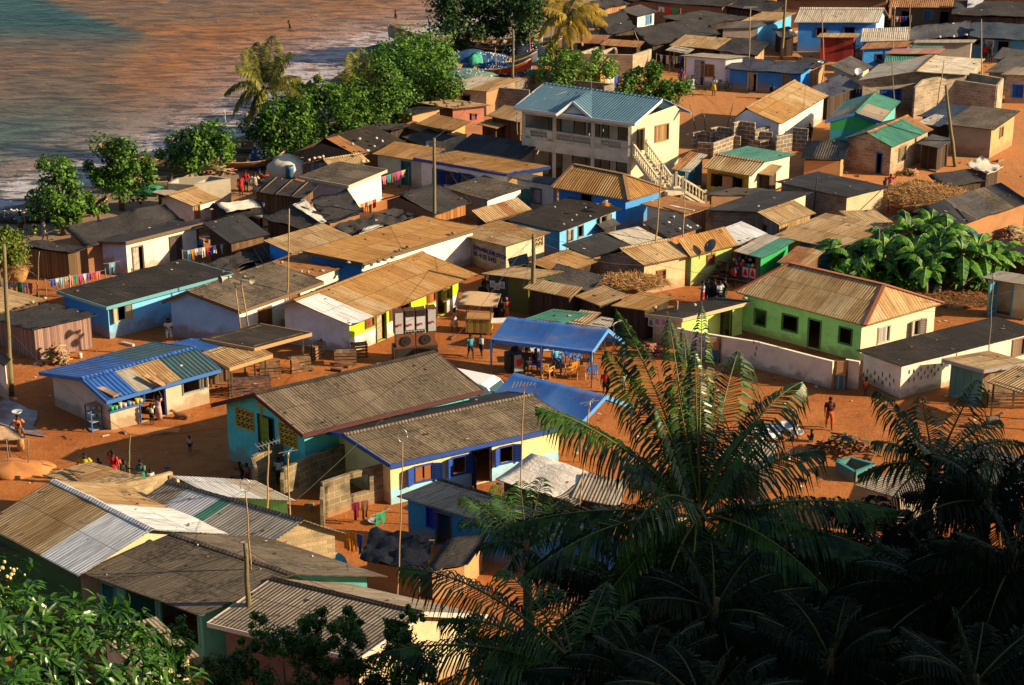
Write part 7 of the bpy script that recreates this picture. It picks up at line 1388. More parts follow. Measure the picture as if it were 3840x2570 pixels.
pole('bent brown stick leaning on the cream house fascia', 'j', (1325, 1125), (1395, 1460), 0, .04, GREYW); pole('bamboo aerial pole before the cream house end', 'k', (155, 565), (125, 1450), 1.9, .035, aerial='tv'); pole('bamboo aerial pole over the blue tent gable', 'k', (727, 720), (648, 1568), 2.0, .035, aerial='x'); pole('bare bamboo pole rising by the rusty roof', 'f', (315, 430), (300, 1225), 1.8, .045)
pole('dark crooked stick leaning on the lime shop house', 'f', (735, 1225), (655, 1610), 0, .04, DKW); pole('tallest bamboo pole beside the balustrade', 'g', (1362, 40), (1310, 695), 1.9, .045, aerial='x'); pole('bamboo pole right of the tallest one by the balustrade', 'g', (1572, 85), (1545, 670), 1.8, .04, aerial='tv'); pole('black stake in front of the blue hip roofed house', 'g', (1156, 240), (1130, 522), 0, .045, DKW); pole('dark stake between the slate roofs', 'h', (524, 148), (485, 505), 0, .045, DKW)
pole('grey pole standing in the banana clump', 'h', (1070, 600), (1063, 1068), 0, .05, GREYW); pole('pale aerial pole behind the long flat black roof', 'h', (2072, 1005), (2030, 1700), 1.9, .035, GREYW, aerial='x'); pole('pale aerial pole beside the yellowing palm', 'c', (400, 60), (388, 500), 0, .04, GREYW, aerial='tv'); pole('bamboo pole with aerial over the white yard house', 'c', (2142, 65), (2128, 498), 1.8, .045, aerial='tv'); pole('leaning bamboo pole by the sand-coloured enclosure', 'c', (1122, 270), (1222, 562), 0, .04); pole('bamboo aerial pole before the large blue house', 'd', (565, 90), (585, 580), 0, .04, aerial='tv'); pole('bamboo pole with crossed aerial right of the large blue house', 'd', (1208, 60), (1190, 430), 1.9, .04, aerial='x')
pole('bamboo pole crossing the top edge right of the blue house', 'd', (1340, -40), (1335, 350), 1.8, .035); pole('crooked thin pole before the grey gable house', 'd', (1180, 500), (1213, 1035), 1.0, .04, GREYW); pole('bamboo pole leaning right before the unroofed house', 'd', (1640, 530), (1548, 1118), 0, .045); pole('straight bamboo pole inside the unroofed house', 'd', (1966, 170), (1970, 890), 0, .045); pole('bamboo pole rising from the tan orange roof near the shore', 'b', (1440, 640), (1478, 1048), 0, .035, aerial='x'); pole('wooden post at the left corner of the two-storey house', 'c', (90, 1030), (92, 1395), 0, .05, GREYW); pole('second wooden post at the two-storey house corner', 'c', (135, 1140), (136, 1400), 0, .05, GREYW); pole('wooden prop before the first veranda bay', 'c', (255, 1020), (262, 1420), 0, .05, GREYW); pole('short wooden prop before the first veranda bay', 'c', (305, 1080), (312, 1430), 0, .05, GREYW)
pole('thin leaning pole with green rag in the sandy yard', 'z', (370, 690), (462, 1080), 0, .035, GREYW); pole('forked branch holding a blue rag in the sandy yard', 'z', (578, 770), (620, 1100), 0, .04, GREYW); pole('crooked thin branch before the white gable', 'z', (1062, 620), (968, 1045), 0, .03, GREYW); pole('thin dark pole by the bluish tarpaulin', 'd', (580, 640), (530, 905), 0, .04, DKW); pole('thin crooked stick against the long white wall', 'd', (345, 930), (375, 1118), 0, .035, GREYW); pole('thin pole near the men in front of the green gabled house', 'd', (740, 1230), (665, 1405), 0, .04, GREYW); pole('white pole rising from behind the blue-grey metal roof', 'c', (740, 660), (742, 765), 5.5, .03, GREYW); pole('pole with red and blue cloth strips beside the canoe prow', 'b', (1535, 170), (1568, 500), 0, .07, plain((.06, .08, .25)), name='flag_pole'); pole('bent pole with long white pennant on the beach', 'b', (2192, 290), (2212, 450), 0, .04, plain((.6, .6, .6)), name='flag_pole'); pole('orange stick standing among the nets', 'b', (2125, 420), (2125, 672), 0, .04); pole('grey leaning stick among the blue nets', 'b', (1775, 500), (1802, 695), 0, .04, GREYW); pole('pale mast standing behind the beached canoe', 'b', (2018, 200), (2027, 445), 0, .04, GREYW); pole('white mast with red band in the surf by the second tree', 'a', (1130, 1200), (1160, 1320), 0, .04, plain((.6, .5, .5)), name='mast'); pole('white mast behind the third beach tree', 'a', (1970, 965), (1992, 1195), 0, .035, plain((.6, .6, .6)), name='mast'); pole('small flag pole with red and white flag near the nets', 'c', (200, 290), (210, 585), 0, .04, plain((.5, .1, .1)), name='flag_pole'); pole('rough pole beside the beach man in teal', 'e', (198, 445), (238, 615), 0, .04); pole('thin branch pole holding the laundry wire at left', 'e', (345, 805), (325, 1200), 0, .04, GREYW); pole('upright post rising through the flat mossy roof edge', 'e', (608, 1010), (622, 1250), .6, .08)
pole('stout post at the parapet of the poster wall', 'k', (1498, -165), (1495, -20), 1.2, .09, GREYW); pole('thin prop at the right wall of the cement house', 'd', (1978, 1160), (1992, 1370), 0, .04); pole('second thin prop at the right wall of the cement house', 'd', (2000, 1180), (2015, 1365), 0, .035)
UW = plain((.17, .14, .07), .9, 0, .4); TOPS = {}
for k, (l, t, top, bot, zb, r) in dict(U1=('thick weathered utility pole at the left edge', '_', (9, 560), (27, 905), 0, .14), U2=('utility pole with crossing wires over the mossy roof', 'm', (1872, 480), (1905, 1200), 1.5, .13), U3=('wooden utility pole with a dark bracket in the village centre', 'g', (236, 650), (232, 1375), 0, .14), U4=('wooden utility pole before the long white house', 'b', (1588, 1215), (1590, 1885), 1.6, .12), U5=('grey utility pole beside the fishing nets', 'b', (2281, 262), (2276, 695), 0, .11), U6=('slightly leaning utility pole left of the large blue house', 'd', (250, -20), (212, 522), 0, .12), U7=('leaning utility pole before the cement house', 'd', (1655, 750), (1735, 1462), 0, .12), U8=('short wooden pole in the yard among the women', 'i', (1142, 1008), (1130, 1358), 0, .06)).items():
    TOPS[k] = pole(l, t, top, bot, zb, r, UW, 'utility_pole', 'utility pole', group='wooden utility poles' if k != 'U8' else None)
def wire(label, pts, r=.011, name='cable', cat='cable', col=(.06, .05, .05), sag=.03):
    m = MB()
    for a, b in zip(pts, pts[1:]): L = (b-a).length; m.tube([a.lerp(b, k/12)-V((0, 0, L*sag*4*(k/12)*(1-k/12))) for k in range(13)], r, 4, cap=False)
    return tag(m.build(name, plain(col, .8), None), label, cat)
wire('power line from the central utility pole to the pole before the long white house', [TOPS['U3']-V((0, 0, .3)), TOPS['U4']-V((0, 0, .2))]); wire('power line from the pole before the long white house to the net-side pole', [TOPS['U4'], TOPS['U5']]); wire('power line between the front pole and the central pole', [TOPS['U2'], TOPS['U3']]); wire('power line from the left edge pole to the yard pole', [TOPS['U1']-V((0, 0, 5)), TOPS['U8']]); wire('power line from the yard pole towards the church', [TOPS['U8'], at('i', (1800, 960), 1.)]); wire('guy wire running down from the front utility pole', [TOPS['U2'], at('m', (2080, 1200), 2.2)]); wire('power line across the right side of the village', [TOPS['U6'], TOPS['U7']]); wire('power line from the central pole over the green hip roofed house', [TOPS['U3'], at('h', (1640, 1258), 2.6), at('h', (2400, 1100), 3.)])
c = TOPS['U3']-V((0, 0, 4.1)); m = MB(); m.box(c+V((.12, -.15, 0)), (.28, .2, .42)); tag(m.build('meter_box', plain((.03, .05, .08), .5), None), 'dark meter box fixed to the central utility pole', 'box')
# ladder tower with two horn loudspeakers
b0 = at('e', (2190, 1760), 0); tp = vplane('e', (2085, 1060), b0); R_ = root('speaker_ladder', b0, 'leaning bamboo ladder carrying two horn loudspeakers', 'ladder')
w_ = V((.24, 0, 0))
for s_ in (-1, 1): m = MB(); m.tube([b0+w_*s_*1.1, tp+w_*s_*.7], .035, 6); m.build('rail', BAM, R_)
m = MB()
for k in range(12): f = (k+.5)/12; p = b0.lerp(tp, f); m.bar(p-w_*(1.1-.4*f), p+w_*(1.1-.4*f), .035)
m.build('rungs', BAM, R_); m = MB(); m.bar(tp+V((-.75, 0, .12)), tp+V((.8, 0, .22)), .05); m.build('crossbar', GREYW, R_)
for dx, s_ in ((-.85, -1), (.75, 1)):
    m = MB(); a = tp+V((dx*.6, 0, .18)); d = V((s_*.75, -.6, 0)).normalized(); m.tube([a, a+d*.15, a+d*.35, a+d*.5], [.06, .07, .14, .24], 12, cap=False); m.tube([a-d*.18, a], [.1, .1], 8); m.build('horn', plain((.30, .27, .20), .5), R_)
# ------------------------------------------------------------ washing lines
CN = {'red': (.6, .03, .03), 'white': (.66, .64, .62), 'blue': (.03, .10, .5), 'pink': (.62, .18, .22), 'green': (.02, .30, .14), 'orange': (.66, .25, .02), 'black': (.02, .02, .03), 'grey': (.3, .3, .32), 'purple': (.2, .06, .3), 'light blue': (.25, .5, .62), 'brown': (.2, .08, .04), 'yellow': (.6, .42, .04), 'bright pink': (.7, .05, .3), 'beige': (.5, .36, .24), 'teal': (.03, .25, .28), 'maroon': (.18, .01, .03)}
ORD = 'first second third fourth fifth sixth seventh eighth ninth tenth eleventh twelfth'.split()
def cloth_item(label, a, u, w_, h_, kind, col, seed=0):
    rr = random.Random(seed); n_ = V((-u.y, u.x, 0)); m = MB(); N = 6; M_ = 5
    def X(s, q):
        wd = {'shirt': 1 if q < .42 else .62, 'shorts': 1, 'cloth': 1}[kind]; return a+u*(w_*((s-.5)*wd+.5))+V((0, 0, -h_*q*(1+.06*sin(s*5+seed)))) + n_*(.05*sin(s*9+seed)*q+.015)
    for i in range(N):
        for j in range(M_):
            if kind == 'shorts' and j > 1 and i in (2, 3): continue
            if kind == 'shirt' and 2 <= j and False: continue
            q = [X(i/N, j/M_), X((i+1)/N, j/M_), X((i+1)/N, (j+1)/M_), X(i/N, (j+1)/M_)]; m.poly(q, sm=True); m.poly([p-n_*.02 for p in reversed(q)], sm=True)
    tag(m.build({'shirt': 'hanging_shirt', 'shorts': 'hanging_shorts', 'cloth': 'hanging_cloth'}[kind], cloth(CN[col]), None), label, 'laundry', 'washing hung out to dry')
def laundry(where, t, p1, p2, z, cols, h_=.55, posts=True, seed=0):
    a, b = at(t, p1, z), at(t, p2, z); d = b-a; L = d.length; u = V((d.x, d.y, 0)).normalized(); wire('clothes line '+where, [a-u*.3, b+u*.3], .012, 'clothes_line', 'clothes line', (.3, .25, .2), .01)
    if posts:
        for i, p in enumerate((a-u*.3, b+u*.3)): m = MB(); m.tube([(p.x, p.y, 0), p+V((0, 0, .1))], .035, 6); tag(m.build('line_post', GREYW, None), ('left' if i == 0 else 'right')+' post of the clothes line '+where, 'post')
    n_ = len(cols); rr = random.Random(seed)
    for i, c in enumerate(cols):
        k = ('shirt', 'cloth', 'shorts', 'shirt')[(i+seed) % 4]; w_ = min(.62, L/n_*.86); q = a.lerp(b, (i+.08)/n_)
        cloth_item('%s item, %s %s, on line %s' % (ORD[i], c, k, where), q, u, w_, h_*rr.uniform(.7, 1.15), k, c, i+seed)
laundry('behind the mossy flat roof', 'e', (440, 1050), (880, 975), 1.75, ['blue', 'white', 'light blue', 'beige', 'pink', 'green', 'bright pink', 'white', 'purple', 'red', 'pink'], .6, seed=1)
laundry('right of the white beach house', 'e', (1640, 795), (1960, 735), 1.7, ['light blue', 'orange', 'white', 'grey', 'white', 'red', 'blue', 'white', 'maroon', 'white'], .6, seed=2); laundry('at the left edge beside the thick pole', 'e', (50, 1065), (285, 1080), 1.4, ['grey', 'beige', 'green', 'white', 'pink'], .75, seed=3); laundry('by the pale green walled house', 'f', (1128, 150), (1335, 85), 1.5, ['pink', 'teal', 'brown', 'bright pink', 'beige'], .7, seed=4); laundry('before the crumpled plastic hut', 'n', (690, 385), (835, 420), 1.6, ['orange', 'orange', 'blue'], .95, seed=5, posts=False); laundry('over the yard of the ruined house', 'n', (930, 262), (1010, 235), 1.9, ['green'], .6, seed=6, posts=False)
laundry('left of the white yard house', 'c', (1345, 480), (1530, 500), 1.7, ['white', 'black', 'white', 'maroon', 'grey', 'yellow', 'blue'], .7, seed=7); laundry('on the lit side of the slate roofed block house', 'h', (862, 355), (1125, 305), 1.3, ['blue', 'black', 'teal', 'white', 'red', 'red', 'white'], .5, seed=8); laundry('under the rusty awning by the pink wall', 'b', (1895, 995), (1965, 1000), 1.6, ['black', 'white', 'maroon'], .6, seed=9, posts=False); laundry('between the tarpaulin lean-to and the orange gable', 'b', (1295, 1135), (1380, 1130), 1.2, ['red', 'white', 'red'], .5, seed=10, posts=False); laundry('beside the bushy tree at the two-storey house', 'c', (880, 690), (1010, 655), 1.5, ['white', 'white', 'blue', 'black'], .7, seed=11); laundry('below the top edge right of the large blue house', 'd', (1215, 145), (1320, 145), 1.6, ['white', 'red', 'blue', 'blue'], .5, seed=12); laundry('left of the two-storey house near the pole', 'b', (2090, 1080), (2155, 1080), 1.5, ['pink', 'light blue'], .6, seed=13, posts=False); laundry('across the corner of the white beach house', 'e', (950, 905), (1012, 895), 2.0, ['light blue'], 1.0, seed=14, posts=False); laundry('by the goods kiosk of the upper right yard', 'd', (2260, 340), (2340, 330), 1.6, ['pink', 'purple', 'red'], .7, seed=15); laundry('on the lime shop front, left half', 'f', (1400, 1315), (1500, 1270), 1.5, ['white', 'light blue', 'white', 'pink'], .5, posts=False, seed=16); laundry('at the low white wall below the rounded roof', 'f', (935, 390), (1080, 340), 1.0, ['orange', 'red', 'beige', 'red'], .7, seed=17, posts=False); laundry('in the upper yard behind black felt roofs', 'c', (1330, 55), (1500, 80), 1.6, ['white', 'red', 'green'], .6, seed=18)
laundry('at the ruin window beside the cream house', 'n', (750, 175), (880, 150), 1.2, ['maroon', 'brown'], .9, seed=19, posts=False)
# ------------------------------------------------------------ boats and nets
def canoe(label, t, p, L, az, col, z=.1, inner=(.30, .18, .09), thwarts=7, band=None):
    c = at(t, p, z); R_ = root('canoe', c, label, 'canoe', 'wooden canoes drawn up on the beach', radians(az)); o = V(c); N = 16; out = []; inn = []; W_ = L*.09+.15
    def sec(f, k, dz): w_ = W_*k*(sin(pi*(f*.94+.03))**.55); sh = .55*L/9*(abs(2*f-1)**3)*1.6; x = (f-.5)*L; return [o+V((x, w_, .62+sh)), o+V((x, w_*.85, .32+sh*.8+dz)), o+V((x, w_*.35, .05+sh*.7+dz)), o+V((x, -w_*.35, .05+sh*.7+dz)), o+V((x, -w_*.85, .32+sh*.8+dz)), o+V((x, -w_, .62+sh))]
    m = MB(); m.loft([sec(k/N, 1, 0) for k in range(N+1)], closed=False, capa=True, capb=True); m.loft([sec(k/N, .88, .06) for k in range(N+1)], mi=1, closed=False, capa=False, capb=False); m.build('hull', [plank(col, .3, .04, True), plank(inner, .3, .04, True)], R_)
    m = MB()
    for s_ in (0, 5): m.tube([sec(k/N, .97, 0)[s_] for k in range(N+1)], .045, 5)
    m.build('gunwale', plain(band or (.40, .26, .13), .7), R_)
    for k in range(thwarts): f = (k+1.5)/(thwarts+2); a = sec(f, .9, 0); m = MB(); m.bar(a[0]-V((0, 0, .08)), a[5]-V((0, 0, .08)), .28, .05); m.build('thwart', plain((.42, .27, .14), .8), R_)
    for s_, f in ((0, .97),): a = sec(f, .3, 0); m = MB(); m.tube([a[0], (a[0]+a[5])/2+V((L*.03, 0, .45))], [.09, .04], 6); m.build('prow', plain(col, .7), R_)
canoe('long pale canoe with high prow at the top shore', 'b', (1860, 440), 13, 172, (.34, .27, .20), thwarts=12); canoe('weathered canoe with orange thwarts half behind the second tree', 'e', (1400, 90), 9, -18, (.32, .20, .13), thwarts=6, band=(.45, .25, .12)); canoe('grey canoe with blue bundle beside the knotted tree', 'b', (20, 1345), 8, 3, (.26, .25, .24), thwarts=5); canoe('brown canoe in front of the knotted tree', 'e', (2120, 75), 6, 5, (.36, .20, .10), thwarts=4)
canoe('canoe loaded with blue net behind the green shore tree', 'b', (1950, 600), 10, 175, (.10, .12, .18), thwarts=5); canoe('red-sided canoe beside the nets at the shore', 'b', (1950, 650), 9, 172, (.32, .08, .04), thwarts=5); canoe('small canoe partly behind the far left tree', 'e', (700, 505), 4, 35, (.36, .20, .10), thwarts=3); canoe('dark canoe beyond the big top tree', 'b', (2230, 480), 9, 178, (.16, .08, .05), thwarts=5); canoe('narrow canoe by the concrete tank on the sand', 'e', (1380, 250), 5, 10, (.24, .2, .16), thwarts=3)
def net(label, t, p, r, col, fl=160, seed=0):
    c = at(t, p, .3); rr = random.Random(seed); R_ = root('fishing_net', c, label, 'fishing net', 'heaped fishing nets'); m = MB(); m.blob(c, r, 22, 8, wob=.45, seed=seed); m.build('mesh_heap', cloth(col), R_); m = MB()
    for k in range(fl): d = V((rr.gauss(0, 1), rr.gauss(0, 1), abs(rr.gauss(0, 1)))).normalized(); m.blob(c+V((d.x*r[0], d.y*r[1], d.z*r[2])), .055, 5, 3)
    tag(m.build('net_floats', plain((.6, .62, .62), .5), R_), kind='stuff')
net('long dark blue net heap with white floats', 'b', (1900, 565), (3.6, 1.5, 1.0), (.02, .08, .22), 300, 1); net('second blue net heap near the grey utility pole', 'b', (2190, 620), (2.4, 1.1, .7), (.02, .10, .26), 200, 2); net('green net bundle on the boats', 'b', (1940, 590), (.8, .8, 1.1), (.05, .35, .22), 0, 3); net('grey-green net by the red-sided canoe', 'b', (1850, 670), (2.2, .9, .5), (.12, .22, .2), 120, 4); net('dark net heap under the yellow palm', 'c', (180, 510), (2.0, 1.2, 1.2), (.015, .03, .06), 60, 5); net('teal net spread under the shore trees', 'b', (1560, 800), (2.2, .8, .4), (.02, .2, .22), 0, 6); net('blue net bundle beneath the spreading tree', 'e', (1790, 45), (1.6, .9, .9), (.02, .06, .22), 60, 7); net('blue and white float bunch hung beside the men in red', 'e', (2270, 40), (.7, .5, 1.2), (.03, .06, .2), 90, 8); net('green net near the third tree', 'e', (1330, 265), (.9, .6, .4), (.03, .25, .12), 0, 9); net('grey net pile on the wet sand at far left', 'e', (200, 490), (2.6, .8, .35), (.08, .09, .1), 40, 10)
net('blue net pile in the pale surf near the canoe prow', 'b', (1180, 425), (1.8, .8, .4), (.04, .08, .14), 0, 11); net('dark net spread beside the mast', 'b', (1450, 420), (3.4, 1.2, .4), (.03, .025, .02), 0, 12)
rr = random.Random(3)
# ------------------------------------------------------------ things lying on roofs
def stones(where, t, ps, z, cols=(.32, .26, .2), grp=None, s_=.12):
    for i, p in enumerate(ps): c = at(t, p, z); m = MB(); m.blob(c+V((0, 0, .05)), (s_*rr.uniform(.8, 1.4), s_, s_*.7), 7, 5, wob=.5, seed=i); tag(m.build('roof_stone', plain(cols, .9), None), 'stone weighting down '+where, 'stone', 'stones on '+where)
stones('the rusty low roof by the flaking white wall', 'f', [(250, 905), (410, 830), (480, 850), (650, 858), (835, 905), (480, 990), (420, 985), (600, 980)], 2.25); stones('the small tan board shed', 'b', [(490, 1410), (535, 1395), (575, 1388), (610, 1380), (960, 1425), (1000, 1418)], 2.1, (.5, .38, .26)); stones('the tan sheet roof at the left edge', 'e', [(285, 1255), (395, 1222)], 2.0); stones('the debris covered low roof', 'b', [(1600, 915), (1680, 900), (1760, 890), (1840, 915), (1900, 905), (1700, 935), (1560, 905), (1640, 885), (1800, 935)], 2.15, (.16, .10, .07)); stones('the long orange roof eave', 'f', [(1285, 795), (1755, 650), (1355, 770), (1220, 862), (1150, 885), (1100, 900)], 2.4, (.2, .12, .08)); stones('the pale house roof above the cabin', 'g', [(870, 370), (850, 385)], 2.3)
stones('the brown top of the concrete store', 'd', [(1600, 330), (1720, 325), (1830, 310)], 2.2, (.5, .4, .3)); stones('the black stained rubbish roof', 'b', [(930, 1225), (1080, 1220), (1060, 1290), (1130, 1245), (1000, 1330), (870, 1270)], 2.45, (.4, .38, .34)); stones('the black flat roof near the hip house', 'g', [(610, 490), (730, 500), (690, 425), (420, 420), (570, 535), (500, 570)], 2.3, (.3, .26, .22), s_=.08); stones('the litter dotted dark roof', 'g', [(1465, 505), (1420, 555), (1515, 610), (1580, 585), (1605, 600), (1670, 585)], 2.1, (.45, .43, .42), s_=.09); stones('the black annex roof', 'g', [(1300, 1300), (1650, 1280), (2090, 1220)], 2.2)
def planks(label, t, a, b, z1_, z2_, w_=.25, col=(.40, .24, .13)): A, B = at(t, a, z1_), at(t, b, z2_); m = MB(); m.bar(A, B, w_, .05); tag(m.build('plank', plank(col, .3, .04), None), label, 'plank')
planks('broad bare plank on the blue part of the bar roof', 'i', (870, 590), (1020, 665), 2.25, 2.08, .35); planks('long brown plank across the tan part of the bar roof', 'i', (1260, 480), (1440, 575), 2.45, 2.12, .3, (.45, .26, .14)); planks('shorter brown plank beside the long one on the bar roof', 'i', (1385, 480), (1480, 560), 2.4, 2.14, .22, (.35, .2, .1)); planks('white painted plank on the rusty roof below the staircase', 'g', (1430, 400), (1645, 445), 2.1, 2.05, .22, (.55, .48, .4)); planks('long pole laid down the black patched roof', 'h', (1300, 195), (1925, 520), 2.4, 2.1, .08, (.25, .18, .1)); planks('plank lying on the plank-strewn shed roof, left', 'i', (600, 1310), (720, 1400), 2.3, 2.25, .15, (.2, .13, .08)); planks('short pale plank near the corner of the plank-strewn roof', 'i', (915, 1440), (1010, 1437), 2.25, 2.25, .2, (.45, .32, .2)); planks('crossing plank on the plank-strewn roof', 'i', (560, 1310), (750, 1340), 2.35, 2.3, .12, (.2, .13, .08))
# posters, goods, letters
def sheets(label, t, ps, base, colr, w_=.35, h_=.5, name='poster', cat='poster', lettr=None):
    P0, n0 = base; u = V((-n0.y, n0.x, 0)).normalized()
    for i, p in enumerate(ps):
        c = onplane(t, p, P0, n0)+n0*.03; cl = colr[i % len(colr)]; R_ = root(name, c, label % (ORD[i]), cat, 'posters and notices'); m = MB(); m.poly([c-u*w_/2-V((0, 0, h_/2)), c+u*w_/2-V((0, 0, h_/2)), c+u*w_/2+V((0, 0, h_/2)), c-u*w_/2+V((0, 0, h_/2))]); m.build('paper', plain((.6, .58, .56), .8, 0, .1), R_)
        m = MB(); q = c+n0*.006; m.poly([q-u*w_*.38-V((0, 0, h_*.35)), q+u*w_*.38-V((0, 0, h_*.35)), q+u*w_*.28+V((0, 0, h_*.1)), q+V((0, 0, h_*.4)), q-u*w_*.28+V((0, 0, h_*.1))]); m.build('print', plain(cl, .8, 0, .2), R_)
def basef(lab_, k): P_, Q2, _ = HOUSES[lab_][1][k]; d = V((Q2.x-P_.x, Q2.y-P_.y, 0)).normalized(); n = V((d.y, -d.x, 0)); return P_, (-n if n.dot(V((P_.x, P_.y, 0))) > 0 else n)
kb = basef('shop kiosk hung with goods and two red posters', 'f'); sheets('red printed poster on the kiosk front, %s from the left', 'g', [(2097, 985), (2160, 995)], kb, [(.6, .02, .02)], .42, .62)
sheets('faded poster on the cream annex wall, %s from the left', 'k', [(1270, 20), (1325, 15), (1380, 20), (1425, 30), (1440, 75)], basef('lime green annex with flat black roof and poster wall', 'l'), [(.1, .15, .2), (.45, .15, .3), (.5, .2, .35), (.4, .25, .4)], .4, .5); sheets('pale notice on the green and yellow shop, %s from the left', 'f', [(2100, 1088), (2140, 1110), (2185, 1098)], basef('green and yellow painted shop with tan roof and pasted notices', 'f'), [(.35, .4, .4), (.5, .3, .4), (.3, .3, .35)], .32, .42)
gc = 0
for i, (p, c, l) in enumerate((((2030, 880), (.03, .2, .5), 'blue packet'), ((2060, 860), (.1, .1, .1), 'dark bag'), ((2090, 880), (.3, .3, .3), 'grey packet'), ((2120, 850), (.05, .05, .05), 'black pouch'), ((2150, 870), (.2, .2, .2), 'dull bottle bunch'), ((2140, 920), (.05, .25, .6), 'bright blue ball'), ((2170, 920), (.5, .4, .1), 'yellow ball'), ((2035, 905), (.55, .1, .05), 'red packet'), ((2075, 905), (.6, .05, .05), 'scarlet packet'), ((2040, 945), (.05, .2, .6), 'blue banner packet'), ((2010, 870), (.4, .42, .45), 'clear bag'))):
    q = onplane('g', p, kb[0], kb[1])+kb[1]*.15; m = MB(); m.blob(q, (.1, .06, .12), 8, 5, wob=.2, seed=i); tag(m.build('hanging_goods', plain(c, .5), None), l+' hanging in the hatch of the goods kiosk', 'goods', 'goods in the kiosk hatch')
# notched name strip, cross on the church, door board
chb = basef('turquoise church with long grey corrugated roof and yellow cross', 'l'); cR = HOUSES['turquoise church with long grey corrugated roof and yellow cross'][0]; u = V((-chb[1].y, chb[1].x, 0)).normalized(); u = u if u.x > 0 else -u
c = onplane('j', (75, 780), *chb)+chb[1]*.03; m = MB(); m.box((0, 0, 0), (.13, .05, 1.0), M=Matrix.Translation(c)); m.bar(c+V((0, 0, .2))-u*.3, c+V((0, 0, .2))+u*.3, .05, .14); m.build('cross', plain((.50, .34, .06), .8), cR)
# bar counter goods and details
bb = basef('blue and slate metal roofed drinking bar with open serving hatch', 'f'); bu = V((-bb[1].y, bb[1].x, 0)).normalized(); bu = bu if bu.x > 0 else -bu
c0_ = onplane('i', (945, 770), *bb); c1_ = onplane('i', (1245, 715), *bb); c0_.z = c1_.z = min(c0_.z, c1_.z); m = MB(); m.bar(c0_+bb[1]*.12, c1_+bb[1]*.12, .3, .08); m.build('counter', plain((.03, .12, .40), .6), BAR)
for i, (f, cl, h_, l) in enumerate(((.08, (.02, .4, .1), .22, 'bright green tub'), (.2, (.1, .35, .15), .2, 'green jar'), (.33, (.55, .48, .32), .32, 'cream bucket'), (.46, (.5, .45, .5), .2, 'pale jar'), (.6, (.1, .3, .5), .22, 'blue jug'), (.7, (.5, .2, .1), .15, 'red tin'), (.82, (.66, .45, .02), .26, 'yellow bowl of bread'), (.93, (.5, .42, .25), .2, 'beige sack'))):
    c = c0_.lerp(c1_, f)+bb[1]*.14+V((0, 0, .04)); m = MB(); m.tube([c, c+V((0, 0, h_))], [.09, .11], 10); tag(m.build('container', plain(cl, .4), None), l+' on the blue bar counter', 'container', 'wares on the bar counter')
fb = at('i', (850, 975), 0); R_ = root('display_cage', fb, 'blue framed mesh display cage beside the bar', 'cabinet', None, atan2(bu.y, bu.x)); o = V(fb)
for x in (-.25, .35):
    for y in (-.0, .6): m = MB(); m.bar(o+V((x, y, 0)), o+V((x, y, 1.35)), .06); m.build('post', plain((.03, .12, .36)), R_)
for z_ in (.05, .5, .95, 1.35): m = MB(); m.box(o+V((.05, .3, z_)), (.62, .62, .03)); m.build('shelf', plain((.3, .28, .25) if z_ < 1.3 else (.4, .22, .12)), R_)
# open stall interior frames: benches and slatted counters
for l, t, p, L, az in (('slatted purple-brown stall counter beside the bar', 'i', (2190, 640), 2.3, 20), ('board counter under the flat felt roof', 'j', (410, 450), 1.1, 25), ('leaning wooden bench frame by the white wall', 'j', (560, 330), 1.0, 60), ('plank barrier before the lime shop house corner', 'j', (810, 395), 1.2, 5), ('pair of planks leaning on the shop house base', 'j', (930, 330), .9, 15), ('rough workbench under the felt roof left', 'j', (150, 500), 1.1, 10), ('brown counter under the market stall at the right edge', 'l', (2230, 760), 2.6, 0)):
    c = at(t, p, 0); R_ = root('stall_counter', c, l, 'counter', None, radians(az)); o = V(c); cm = (.12, .07, .06) if 'purple' in l else (.26, .15, .08)
    m = MB(); m.box(o+V((0, 0, .8)), (L, .5, .05)); m.build('top', plank(cm, .2, .1), R_)
    for k in range(4): m = MB(); m.box(o+V((0, -.25, .12+k*.19)), (L, .03, .12)); m.build('slat', plank(cm, .3, .1), R_)
    for x in (-L/2+.05, L/2-.05): m = MB(); m.bar(o+V((x, 0, 0)), o+V((x, 0, .95)), .07); m.build('leg', DKW, R_)
# lean-to awning at left edge with the bench
m = MB(); R_ = root('awning', at('i', (120, 1200), 0), 'low pale cloth awning on thin poles at the left edge', 'awning'); A, B, C, D = at('i', (-100, 1050), 1.7), at('i', (240, 1035), 1.7), at('i', (-100, 940), 1.7), at('i', (60, 935), 1.7); surf(m, A, B, C, D, wob=.08, ns=.4, sag=.1); m.build('canopy', tarp((.50, .32, .18), .9), R_)
for p, q in (((55, 1045), (80, 1305)), ((248, 1040), (250, 1305)), ((70, 1045), (95, 1230))): m = MB(); m.tube([at('i', q, 0), at('i', p, 1.7)], .03, 5); m.build('pole', GREYW, R_)
